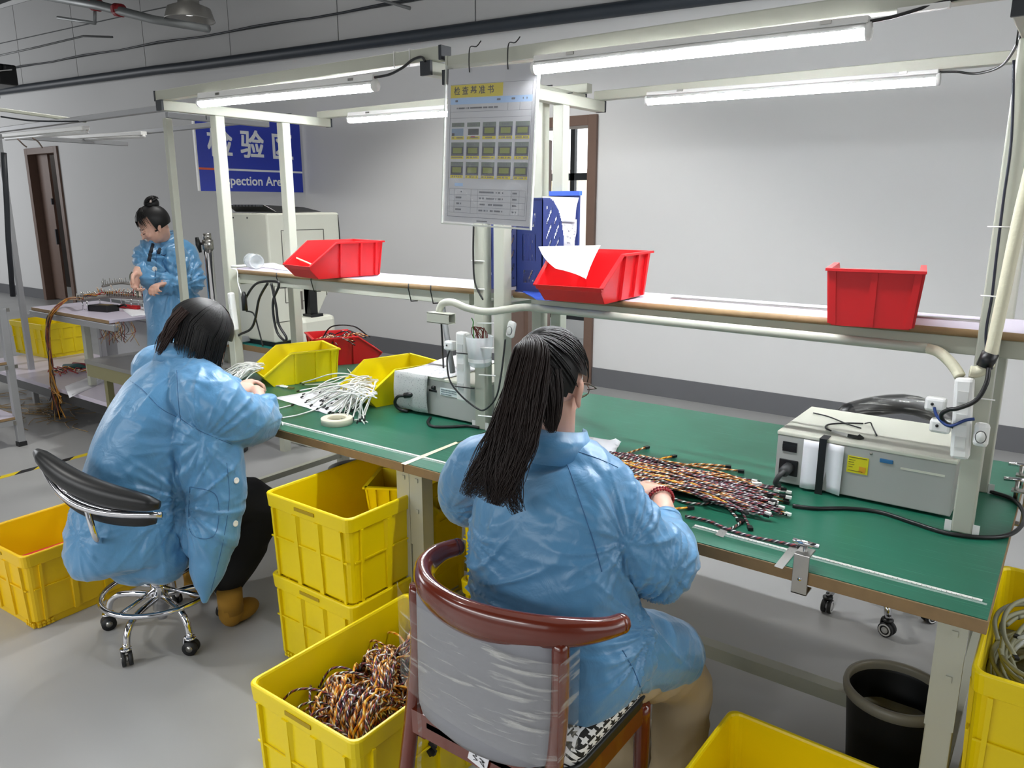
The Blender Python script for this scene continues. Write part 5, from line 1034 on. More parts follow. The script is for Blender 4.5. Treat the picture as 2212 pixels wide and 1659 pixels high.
# black ties round the shelf bar
for x, bb, lo in ((598, BL, None), (672, BL, None), (882, BL, None), (930, BL, None)):
    p = pyy(x, 600, 2.25).x; MB().tube([(p, 2.250, 1.29), (p, 2.248, 1.27), (p, 2.262, 1.218), (p, 2.30, 1.216)], .0025, 6).build('cable_tie', BLACK, bb, (-3.44, 1.745, 0))
# magazine racks on the shelf middle
def rack(x0, x1, y0, y1, h, label, m=BLUEB, back=None):
    t = thing('magazine_rack', (x0, y0, SZ), 0, label, 'file rack'); W, D = x1-x0, y1-y0; th = .003
    # side walls as grids with slanting slots cut through
    for s, xx in ((-1, 0), (1, W)):
        b = MB(); ny, nz = 28, 70
        def inside(y, z_):
            lim = h if y < D*.22 else h*(.42+.58*math.sqrt(max(0, 1-((y-D*.22)/(D*.80))**2)))
            if z_ > lim: return False
            for yc in (D*.30, D*.66):
                if abs(y-yc) < D*.13 and .03 < z_ < lim-.03 and ((z_-(y-yc)*1.5) % .052) < .017: return False
            return True
        x_a, x_b = (xx-th, xx) if s > 0 else (xx, xx+th); ok = [[inside((i+.5)*D/ny, (j+.5)*h/nz) for i in range(ny)] for j in range(nz)]; vs = []; fs = []
        for X_ in (x_a, x_b):
            for j in range(nz+1):
                for i in range(ny+1): vs.append((X_, i*D/ny, j*h/nz))
        N_ = (ny+1)*(nz+1)
        for j in range(nz):
            for i in range(ny):
                if not ok[j][i]: continue
                a = j*(ny+1)+i; q = (a, a+1, a+ny+2, a+ny+1); fs.append(tuple(reversed(q))); fs.append(tuple(N_+k for k in q))
                for (dj, di, e0, e1) in ((-1, 0, 0, 1), (1, 0, 3, 2), (0, -1, 0, 3), (0, 1, 1, 2)):
                    jj, ii = j+dj, i+di
                    if not (0 <= jj < nz and 0 <= ii < ny) or not ok[jj][ii]: fs.append((q[e0], q[e1], N_+q[e1], N_+q[e0]))
        b.add(vs, fs); b.build('slotted_side', m, t)
    # front with two square openings and vertical slots
    b = MB(); holes = []
    cx = W/2; wd = W*.46
    def fr(xa, xb, za, zb): b.box(xa, xb, 0, th, za, zb)
    fr(0, cx-wd/2, 0, h); fr(cx+wd/2, W, 0, h); fr(cx-wd/2, cx+wd/2, 0, h*.10); fr(cx-wd/2, cx+wd/2, h*.24, h*.34)
    n = 6
    for k in range(n+1): xa = cx-wd/2+wd*k/n; fr(xa-.0028, xa+.0028, h*.34, h*.62)
    fr(cx-wd/2, cx+wd/2, h*.62, h*.70); fr(cx-wd/2, cx+wd/2, h*.84, h)
    b.build('front', m, t); b = MB(); b.box(0, W, 0, D, 0, th); b.build('bottom', m, t)
    b = MB(); b.box(-.002, W+.002, -.003, .0, 0, .006); b.box(-.002, W+.002, -.003, 0, h-.006, h); b.build('border', m, t); return t
rack(-1.875, -1.780, 2.31, 2.45, .33, 'navy slotted plastic rack on the left shelf behind the bench posts')
rack(-1.675, -1.560, 2.29, 2.43, .335, 'navy slotted rack with arched side on the right shelf behind the poster')
t = thing('magazine_rack', (-1.71, 2.562, SZ), 0, 'brighter blue rack rim and back standing behind the white papers', 'file rack')
MB().box(0, .13, .0, .012, .0, .35).build('back', BLUEB, t); MB().box(-.002, .135, -.006, .016, .345, .362).build('rim', BLUEL, t)
def loose(px, Y, label, seed):
    A_, B_, C_, D_ = [pyy(x, y, Y+k) for (x, y), k in zip(px, (.02, .02, 0, 0))]; g = [[A_.lerp(B_, j/6).lerp(D_.lerp(C_, j/6), i/8)+V(0, .010*noise.noise(Vector((i*.4, j*.4, seed))), 0) for j in range(7)] for i in range(9)]
    tag(MB().sheet(g, .0012).build('paper_sheet', PAPERW if seed == 1 else paper_mat('faint_printed_paper')), label, 'paper')
loose([(1172, 424), (1249, 427), (1243, 480), (1176, 480)], 2.537, 'white sheet clipped high in the blue rack right of the poster', 1)
loose([(1170, 470), (1246, 474), (1240, 548), (1190, 552)], 2.530, 'white sheet hanging lower in the blue rack above the middle red bin', 2)
# power strips, switches, cup, conduit
def strip(p0, p1, wd, dp, label, ties=()):
    t = thing('power_strip', p0, 0, label, 'power strip'); o = t.location; a = Vector(p0); c = Vector(p1); b = MB(); b.bar(a, c, wd, dp, up=(0, -1, 0)); b.build('body', WHITEP, t, o, bevel=.008)
    d = (c-a).normalized(); L = (c-a).length; 
    for k in range(3): q = a+d*(L*(.22+.28*k))+V(0, -dp/2-.001, 0); m_ = MB(); m_.box(q.x-wd*.28, q.x+wd*.28, q.y-.001, q.y+.001, q.z-.014, q.z+.014); m_.build('socket_plate', mat('socket_white', 'd4d4d0', .4), t, o)
    for z_ in ties:
        MB().tube([(a.x-wd/2-.002, a.y-dp/2-.003, z_), (a.x+wd/2+.045, a.y-dp/2-.003, z_+.004)], .0024, 6).build('cable_tie', BLACK, t, o)
    return t
strip((-1.846, 2.185, .868), (-1.846, 2.185, 1.135), .048, .034, 'white power strip tied upright to the middle post', (.925, 1.055))
strip((-3.305, 2.19, 1.00), (-3.318, 2.19, 1.185), .026, .03, 'white power strip hanging on the left post behind the bobbed hair')
strip((-.190, 2.165, .975), (-.203, 2.165, 1.182), .042, .036, 'white power strip tied upright to the right post')
def switch(p, label, tilt=0):
    t = thing('cord_switch', p, 0, label, 'switch'); M = Matrix.Rotation(tilt, 4, 'Y'); MB().box(-.017, .017, -.012, .008, -.031, .031, M).build('body', WHITEP, t, bevel=.012)
    b = MB(); b.lathe([(0, .0), (.010, 0), (.010, .004), (0, .005)], n=18, M=M @ Matrix.Translation((0, -.012, -.004)) @ Matrix.Rotation(R(90), 4, 'X'), sy=1.35); b.build('button', mat('socket_white', 'd4d4d0'), t, bevel=.001)
    b = MB(); b.tube([M @ Vector((.0115*cos(a), -.0125, -.004+.0155*sin(a))) for a in [k*pi/12 for k in range(24)]], .0008, 5, closed=True); b.build('button_gap', INK, t)
switch((-.150, 2.150, 1.048), 'white oval cord switch on the right post below the power strip')
switch((-1.622, 2.19, 1.165), 'white oval cord switch on the middle post beside the cup', R(12))
for p, lb in (((-1.912, 2.19, 1.075), 'small white plug adapter left of the middle power strip'), ((-.262, 2.19, 1.10), 'white plug pushed into the right power strip, upper'), ((-.245, 2.19, 1.045), 'white plug pushed into the right power strip, lower')):
    t = thing('plug', p, 0, lb, 'plug'); MB().box(-.024, .024, -.016, .016, -.018, .018).build('body', WHITEP, t, bevel=.007); MB().tube([(-.006, -.0175, .002), (-.006, -.015, .002)], .004, 8).build('hole', INK, t)
t = thing('cup', (-1.752, 2.168, 1.018), 0, 'translucent plastic cup tied to the middle post, holding thin red wires', 'cup')
MB().lathe([(0, 0), (.034, 0), (.040, .004), (.052, .112), (.0505, .112), (.0385, .007), (0, .004)], n=28).build('body', CLEARP, t); MB().lathe([(.0425, .018), (.0440, .032)], n=28).build('label_band', mat('cup_label', 'dedede', .5, var=0), t)
b = MB()
for k in range(9): rnd = random.Random(k); b.tube(spline([(rnd.uniform(-.03, .03), rnd.uniform(-.02, .02), .03), (rnd.uniform(-.03, .03), 0, .10), (rnd.uniform(-.03, .03), -.01, .145), (rnd.uniform(-.02, .045), 0, .13), (rnd.uniform(-.02, .04), .0, .06)], 5), .0016, 5)
tag(b.build('thin_wires', mat('dark_red_wire', '6e2a22', .5), t), kind='stuff'); cord('green_wire', [(-.02, 0, .05), (-.022, -.01, .14), (-.012, -.02, .165), (-.02, -.02, .18)], .002, mat('green_wire', '3f9a3a', .5), parent=t)
cond = [(-1.905, 2.12, 1.215), (-1.885, 2.12, 1.245), (-1.84, 2.125, 1.252), (-1.78, 2.13, 1.236), (-1.70, 2.14, 1.228), (-1.62, 2.16, 1.240), (-1.56, 2.20, 1.248), (-1.45, 2.225, 1.243), (-1.0, 2.225, 1.240), (-.6, 2.225, 1.238), (-.30, 2.222, 1.236)]
o = cord('cable_conduit', cond, .0135, IVORY, 'cream conduit running under the right shelf and round the middle posts', 'conduit', 12, 8)
o = cord('cable_conduit', [(-.30, 2.222, 1.236), (-.272, 2.205, 1.232), (-.245, 2.19, 1.215), (-.225, 2.18, 1.195), (-.215, 2.172, 1.182)], .0135, mat('taped_conduit', 'd3cfb6', .6, bump=.4, bscale=80), 'tape-wrapped elbow joining the shelf conduit to the right power strip', 'conduit', 12, 6)
o = cord('cable_conduit', [(-.128, 2.17, 1.975), (-.126, 2.172, 1.75), pyy(2200, 480, 2.175), pyy(2165, 650, 2.178), pyy(2140, 765, 2.18), pyy(2132, 790, 2.18), pyy(2112, 803, 2.178), pyy(2095, 802, 2.175)], .0145, mat('taped_conduit', 'd3cfb6'), 'upright cream conduit leaning along the right post', 'conduit', 12, 6)
b = MB(); b.tube([pyy(2140, 762, 2.178), pyy(2126, 792, 2.178)], .019, 12); tag(b.build('tape_wrap', BLACK), 'black insulating tape wrapped round the right conduit end', 'tape')
cord('power_cable', [pyy(2136, 795, 2.16), pyy(2130, 830, 2.14), pyy(2108, 865, 2.13), pyy(2070, 882, 2.13), pyy(2050, 885, 2.135), pyy(2034, 895, 2.14), pyy(2040, 912, 2.15), pyy(2060, 922, 2.15)], .0055, BLACK, 'black cable curving in front of the right power strip')
cord('power_cable', [pyy(2018, 880, 2.16), pyy(2025, 900, 2.15), pyy(2050, 920, 2.14), pyy(2085, 908, 2.14), pyy(2105, 905, 2.14)], .004, mat('navy_cable', '1e3a78', .4), 'dark blue cable crossing the right power strip')
cord('lamp_lead', [pyy(2190, 130, 2.19), pyy(2185, 300, 2.195), pyy(2168, 430, 2.195), pyy(2152, 560, 2.195), pyy(2143, 640, 2.195), pyy(2130, 720, 2.19), pyy(2134, 790, 2.185)], .0035, mat('navy_black_cable', '1c2030', .4), 'thin dark lamp lead clipped down the right post')
for y_ in (490, 640, 860): q = pyy(2165 if y_ < 500 else (2150 if y_ < 700 else 2120), y_, 2.19); MB().tube([q+V(-.03, -.006, 0), q+V(.03, -.006, 0)], .002, 6).build('cable_tie', WHITEP, BR, BR.location)
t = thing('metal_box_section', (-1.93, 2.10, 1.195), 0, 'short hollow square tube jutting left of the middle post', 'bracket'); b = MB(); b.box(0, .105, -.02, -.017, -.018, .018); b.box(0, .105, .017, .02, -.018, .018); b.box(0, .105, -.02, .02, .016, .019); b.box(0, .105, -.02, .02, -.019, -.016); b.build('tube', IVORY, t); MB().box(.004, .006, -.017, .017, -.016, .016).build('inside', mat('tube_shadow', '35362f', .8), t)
cord('power_cable', [(-1.90, 2.17, 1.06), (-1.91, 2.165, 1.02), (-1.885, 2.15, .95), (-1.82, 2.14, .90), (-1.74, 2.135, .865), (-1.70, 2.135, .868), (-1.655, 2.14, .92), (-1.64, 2.15, 1.0), (-1.635, 2.17, 1.13)], .0035, BLACK, 'thin black cable swinging in a loop below the middle posts')
cord('power_cable', [(-2.06, 2.30, 1.22), (-2.07, 2.32, 1.05), (-2.085, 2.34, .94)], .004, BLACK, 'thin black cable dropping straight behind the middle power strip'); cord('power_cable', [(-2.05, 2.30, 1.22), (-1.98, 2.24, 1.13), (-1.94, 2.22, 1.02), (-1.93, 2.22, .96)], .011, mat('grey_cable', '7d7f80', .5), 'thick grey cable slanting down behind the middle power strip')
for z_, xx in ((1.19, -1.66), (1.10, -1.66), (1.00, -1.655), (.845, -1.66)):
    MB().tube([(xx-.075, 2.135, z_-.006), (xx, 2.135, z_)], .0026, 6).build('cable_tie', WHITEP, BR, BR.location)
for z_ in (1.40, 1.298): MB().tube([(-1.815, 2.203, z_), (-1.755, 2.203, z_)], .0026, 6).build('cable_tie', WHITEP, BL, BL.location)
cord('lamp_lead', [(-1.80, 2.20, 1.53), (-1.802, 2.198, 1.42), (-1.795, 2.198, 1.32), (-1.76, 2.2, 1.26)], .0035, BLACK, 'thin black lead clipped down the middle post under the poster')
# left-hand hanging mains leads
def pc(pts, Y): return [pyy(x, y, Y) for x, y in pts]
cord('power_cable', pc([(530, 655), (533, 640), (555, 612), (595, 608), (602, 618), (590, 650), (592, 690), (600, 720), (615, 736), (618, 728), (602, 700), (596, 660), (586, 612)], 2.22), .006, BLACK, 'thick black mains lead looping down behind the left shelf', n=8)
cord('power_cable', pc([(578, 612), (560, 645), (551, 690), (540, 712), (515, 725), (508, 745)], 2.235), .006, BLACK, 'black mains lead hanging beside the left post', n=8)
cord('power_cable', pc([(532, 672), (548, 678), (558, 710), (568, 748)], 2.25), .004, BLACK, 'thinner black lead dropping between the left posts', n=6)
t = thing('plug', pyy(528, 655, 2.2), 0, 'black mains plug on the left power strip', 'plug'); MB().tube([(0, 0, -.035), (0, 0, .03), (.003, 0, .055)], [.014, .013, .006], 10).build('body', BLACK, t)
# long black cable on the right bench
cord('power_cable', [pz(x, y, T+.006) for x, y in ((1712, 1092), (1760, 1098), (1830, 1098), (1900, 1106), (1970, 1128), (2040, 1150), (2110, 1160), (2170, 1158), (2203, 1140), (2212, 1112), (2190, 1080), (2140, 1062))], .0058, BLACK, 'black mains cable snaking across the right bench to its end', n=8)
cord('power_cable', [pz(x, y, T+.006) for x, y in ((930, 902), (924, 912), (935, 921), (970, 922), (1010, 920), (1035, 924))], .0058, BLACK, 'short black cable looped in front of the left instrument', n=8)
# zip ties and tiny connectors
def bits(px, label, m=WHITEW, n=4, sp=14, seed=1):
    rnd = random.Random(seed); t = thing('small_connector', pz(px[0], px[1], T), 0, label, 'connector'); 
    for k in range(n): a = rnd.uniform(-.6, .6); L = .022+rnd.random()*.015; q = V(rnd.uniform(-.015, .015), rnd.uniform(-.008, .008), .004); MB().tube(spline([q-V(cos(a), sin(a), 0)*L, q+V(0, .004, .002), q+V(cos(a), sin(a), 0)*L], 4), .0024, 6).build('wire_end', m, t)
    b = MB(); b.box(-.034, -.020, -.006, .006, 0, .007); b.build('housing', BLACK if n == 3 else m, t)
bits((780, 912), 'little bunch of white plastic ties beside the tape roll'); bits((602, 916), 'tiny white wire with black connector near the bent worker\'s elbow', n=3, seed=4); bits((610, 836), 'small white connector ends in front of the left yellow bin', n=5, seed=6)
t = thing('usb_plug', pz(627, 839, T+.004), R(8), 'small metal plug end lying on the mat by the working hands', 'plug'); MB().box(-.012, .022, -.006, .006, 0, .007).build('shell', mat('olive_metal', '8d8450', .35, .6), t); MB().tube([(-.012, 0, .004), (-.06, -.004, .004)], .004, 8).build('lead', WHITEW, t)
# ================================================================ WIRES
class Heap:      # a tangle nobody could count: one object of kind stuff
    def __init__(s): s.b = MB(); s.ms = []
    def idx(s, m):
        if m not in s.ms: s.ms.append(m)
        s.b.cur = s.ms.index(m)
    def wire(s, pts, r, m, conn=None, n=5, k=5, cs=1.0):
        P = spline(pts, k); s.idx(m); s.b.tube(P, r, n, uv=True)
        if conn: s.idx(conn); p = P[-1]; d = (P[-1]-P[-2]).normalized(); s.b.bar(p-d*.002, p+d*.013*cs, .010*cs, .006*cs)
    def done(s, name, label, cat='wires'): return tag(s.b.build(name, s.ms), label, cat, kind='stuff')
def wire(name, pts, r, m, label, group, conn=None, n=5, k=5, cat='cable', ends=(1,), cs=1.0):
    P = spline(pts, k); c0 = P[len(P)//2].copy(); b = MB(); b.tube(P, r, n, uv=True); t = thing(name, c0, 0, label, cat, group); b.build('cable', m, t, c0)
    if conn:
        for e in ends:
            p = P[-1] if e else P[0]; d = (P[-1]-P[-2]).normalized() if e else (P[0]-P[1]).normalized(); b = MB(); b.bar(p-d*.002, p+d*.013*cs, .010*cs, .006*cs); b.build('connector', conn, t, c0)
    return t
rnd = random.Random(21)
HW = Heap(); HV = Heap(); HH = Heap(); HC = Heap(); HR = Heap()
for k in range(58):
    x0, y0 = rnd.uniform(780, 822), rnd.uniform(812, 862); a = rnd.random(); x1 = 650+130*a+rnd.uniform(-14, 14); y1 = 838+50*math.sqrt(a)+rnd.uniform(-26, 24); h = rnd.uniform(.008, .05)
    p0 = pz(x0, y0, T+.05+h); p1 = pz(x1, y1, T+.006+h*.2); m_ = p0.lerp(p1, .45)+V(rnd.uniform(-.03, .03), rnd.uniform(-.03, .03), .012+h*.5)
    HW.wire([p0, p0.lerp(m_, .5)+V(0, 0, .01), m_, m_.lerp(p1, .6), p1], .0030, WHITEW, BLACK, cs=.95)
for k, (pts) in enumerate([[(790, 850), (760, 862), (752, 885), (746, 903)], [(790, 850), (768, 868), (775, 890), (782, 898)], [(780, 850), (752, 870), (745, 890), (740, 905)], [(792, 846), (810, 842), (820, 850), (808, 856)], [(720, 860), (690, 880), (650, 895), (608, 903)], [(770, 820), (745, 815), (715, 826), (680, 830)], [(760, 815), (758, 806), (753, 800), (751, 797)]]):
    HW.wire([pz(x, y, T+.008+.02*(i == 0)) for i, (x, y) in enumerate(pts)], .003, WHITEW, BLACK, cs=.9)
HW.done('white_cable_heap', 'heap of white cables with small black connectors spilling from the right-hand yellow bin')
wire('white_cable', [pz(x, y, T+.006) for x, y in ((565, 885), (590, 884), (615, 879), (629, 875))], .003, WHITEW, 'single white cable end poking out beside the bent worker\'s sleeve', None, BLACK)
for k in range(44):
    x0, y0 = rnd.uniform(548, 572), rnd.uniform(782, 800); x1, y1 = rnd.uniform(478, 520), rnd.uniform(800, 840); h = rnd.uniform(.01, .05)
    p0 = pz(x0, y0, T+.06+h*.6); p1 = pz(x1, y1, T+.006+h*.3); m_ = p0.lerp(p1, .4)+V(rnd.uniform(-.03, .03), rnd.uniform(-.03, .03), .02)
    HV.wire([p0, m_, m_.lerp(p1, .6), p1], .0028, WHITEW, BLACK, cs=.8)
HV.done('white_cable_heap', 'bunch of white cables in the left-hand yellow bin, before the bent face')
# twisted harness heap on the right bench
TWs = [TW1, TW2, TW2, TW4, TW3, TW2, TW1]
for k in range(150):
    u = rnd.random(); x0 = 1300+rnd.uniform(-10, 90); y0 = 985+rnd.uniform(-12, 48)+(x0-1300)*.12; x1 = 1560+rnd.uniform(-60, 140); v = rnd.uniform(-1, 1); y1 = 1060+(x1-1560)*.20+v*(38-abs(x1-1620)*.10)
    z0 = T+.004+rnd.random()*.038*(1-abs(v)*.6); z1 = T+.003+rnd.random()*.022; p0, p1 = pz(x0, y0, z0), pz(x1, y1, z1)
    ms = [p0.lerp(p1, q)+V(rnd.uniform(-.012, .012), rnd.uniform(-.022, .022), .010*sin(pi*q)+rnd.uniform(-.003, .006)) for q in (.25, .5, .75)]
    m_ = (TW2, TW4, TW2, TW2, TW1)[k % 5] if x1 > 1590 else (TW1, TW2, TW3, TW2, TW1, TW4)[k % 6]
    HH.wire([p0]+ms+[p1], .0032, m_, BLACK if k % 3 == 0 else (WHITEW if k % 3 == 1 else None), cs=1.1)
HH.done('wire_harness_heap', 'heap of twisted orange, purple and white wire harnesses on the right bench')
for pts, m_, lb in (([(1310, 992), (1340, 984), (1370, 974), (1394, 967)], TW1, 'orange and white wire pair pointing up, topmost of the heap'), ([(1380, 1005), (1420, 993), (1452, 986)], TW3, 'amber wire pair ending in a black connector above the heap'), ([(1440, 1010), (1500, 1003), (1545, 1005), (1568, 1007)], TW1, 'orange wire pair lying along the upper side of the heap'), ([(1480, 1005), (1530, 1010), (1570, 1014), (1596, 1017)], TW1, 'orange and white pair reaching furthest right above the heap'),
                    ([(1440, 1060), (1460, 1078), (1500, 1088), (1545, 1086)], TW4, 'black and white twisted strand bowed below the heap'), ([(1560, 1082), (1580, 1105), (1595, 1122)], TW4, 'black and white strand with connector pointing at the ruler'), ([(1590, 1085), (1605, 1110), (1619, 1138)], TW2, 'red and white strand ending nearest the ruler'), ([(1455, 1100), (1470, 1098), (1486, 1097)], TW3, 'short amber pair beside the bracelet wrist'),
                    ([(1480, 1115), (1530, 1125), (1570, 1142), (1620, 1158), (1680, 1170), (1725, 1180)], TW2, 'long twisted harness laid along the bench front to the clamp'), ([(1575, 1143), (1590, 1136), (1600, 1128)], TW4, 'black connector branch of the harness laid along the bench')):
    wire('wire_harness', [pz(x, y, T+.006) for x, y in pts], .0040 if 'long' in lb else .0034, m_, lb, None, BLACK, n=7, k=6, cs=1.3)
for pts in ([(1340, 1035), (1370, 1050), (1400, 1060)], [(1350, 1028), (1380, 1042), (1412, 1056)], [(1335, 1042), (1360, 1058), (1390, 1064)], [(1360, 1022), (1392, 1036), (1418, 1052)]):
    wire('sleeved_cable', [pz(x, y, T+.03) for x, y in pts], .005, mat('grey_white_sleeve', 'c9cac4', .5), 'grey-white sleeved cable held in the seated worker\'s hand', 'sleeved cables in the seated worker\'s hand', None, n=8)
# coils in the front crate
rnd = random.Random(5); cb = V(-1.435, 1.36, 0)
def coil(c, R0, ht, nm, label, m, ax, turns=9, r=.0038):
    t = thing('harness_coil', c, 0, label, 'wire coil', 'wire harness coils in the front yellow crate'); d = Vector(ax).normalized(); s = d.cross(V(0, 0, 1)).normalized()
    for k in range(turns):
        a_ = R0*(.72+.5*rnd.random()); off = d*(.05*(rnd.random()-.5)); h_ = ht*(.75+.5*rnd.random()); P = []
        for i in range(13): th_ = pi*(-.10+1.2*i/12); P.append(V(0, 0, 0)+off+s*(cos(th_)*a_+rnd.uniform(-.006, .006))+V(0, 0, 1)*(sin(th_)*h_+rnd.uniform(-.004, .004))+d*(rnd.uniform(-.010, .010)))
        b = MB(); b.tube(spline(P, 3), r, 6, uv=True); b.build('strand', (TW1, TW2, TW1, TW3, TW2)[(k+nm) % 5], t)
        if k % 5 == 0: q = P[0]; b = MB(); b.box(q.x-.008, q.x+.008, q.y-.006, q.y+.006, q.z-.012, q.z+.006); b.build('connector', BLACK, t)
    b = MB(); b.tube([d*(.028*cos(a))+V(0, 0, ht+.010+.014*sin(a)) for a in [k*pi/6 for k in range(12)]], .0020, 6, closed=True); b.build('zip_tie', WHITEP, t); return t
z0 = .17
n_ = 0; CL = ['coil of twisted wires in the front crate, %s' % q for q in ('left of the middle', 'at its centre', 'right of centre', 'towards the back right', 'towards the back', 'at the front right corner', 'against the left wall', 'at the front corner', 'at the back right corner', 'at the back left corner')]
for x, y, rr_, ax in ((-.10, -.10, .10, (1, .5, 0)), (-.04, .02, .12, (1, .8, 0)), (.04, -.06, .11, (.9, .6, 0)), (.08, .08, .11, (.3, 1, 0)), (-.02, .14, .11, (.8, -.5, 0)), (.10, -.16, .09, (1, .2, 0)), (-.12, .05, .09, (.5, 1, 0)), (.02, -.17, .10, (1, .6, 0)), (.12, .18, .09, (.5, 1, 0)), (-.08, .20, .09, (1, 0, 0))):
    coil(cb+V(x, y, z0-.02+.03*(n_ % 3)), rr_, .13, n_, CL[n_], TW1, ax, 20); n_ += 1
for k in range(170):
    p = cb+V(rnd.uniform(-.15, .15), rnd.uniform(-.25, .20), z0+.03+rnd.random()*.09); a = rnd.uniform(0, pi); d = V(cos(a), sin(a), 0)*rnd.uniform(.05, .09)
    HC.wire([p-d-V(0, 0, .05), p-d*.5, p+V(0, 0, .012), p+d*.6, p+d-V(0, 0, .03)], .0036, TWs[k % 7], BLACK if k % 2 else None, cs=1.7)
HC.done('loose_harnesses', 'loose twisted wire harnesses strewn over the coils in the front crate')
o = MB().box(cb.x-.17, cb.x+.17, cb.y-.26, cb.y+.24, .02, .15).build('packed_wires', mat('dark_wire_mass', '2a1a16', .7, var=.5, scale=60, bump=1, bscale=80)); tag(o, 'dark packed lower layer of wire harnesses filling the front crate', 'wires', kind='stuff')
# grey cable coils in the right crate
for k in range(16):
    c = V(.07+rnd.uniform(-.02, .03), 2.02, .50+.009*k); t0 = [c+V(.11*cos(a)+.0, .19*sin(a), .010*sin(a*2+k)) for a in [R(20+q*22)+k*.3 for q in range(15)]]
    wire('grey_cable', t0, .0055, mat('grey_green_sleeve', '8f9078', .5), 'grey-green cable coiled in the crate at the right edge', 'grey cables coiled in the right-edge crate', BLACK if k % 3 == 0 else None, n=6)
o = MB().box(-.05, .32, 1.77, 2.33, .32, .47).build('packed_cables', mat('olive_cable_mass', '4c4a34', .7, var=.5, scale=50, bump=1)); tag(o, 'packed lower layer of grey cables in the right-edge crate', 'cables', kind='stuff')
o = MB().tube(spline([(-.02, 1.92, .60), (0, 1.93, .64), (.03, 1.95, .66), (-.01, 1.97, .63)], 4), [.004, .006]+[.014]*9+[.006, .003], 8, sq=[.3]*13).build('cable_tag', CLEARP); tag(o, 'clear plastic tag tied on the grey cable coil', 'tag')
# wire ends in the rear red bin
for k in range(26):
    p = V(-3.22, 2.78, T+.11)+V(rnd.uniform(-.09, .09), rnd.uniform(-.10, .10), rnd.uniform(0, .03)); a = rnd.uniform(0, pi); d = V(cos(a), sin(a), 0)*.06
    HR.wire([p-d, p+V(0, 0, .02), p+d], .003, [TW1, TW4, BLACK][k % 3], BLACK, cs=.8)
HR.done('wire_pieces', 'short wire pieces filling the red bin at the back of the left bench')
cord('power_cable', [V(-3.28, 2.70, T+.13), V(-3.22, 2.72, T+.20), V(-3.14, 2.80, T+.20), V(-3.12, 2.88, T+.14)], .004, BLACK, 'thin black lead arching over the rear red bin')
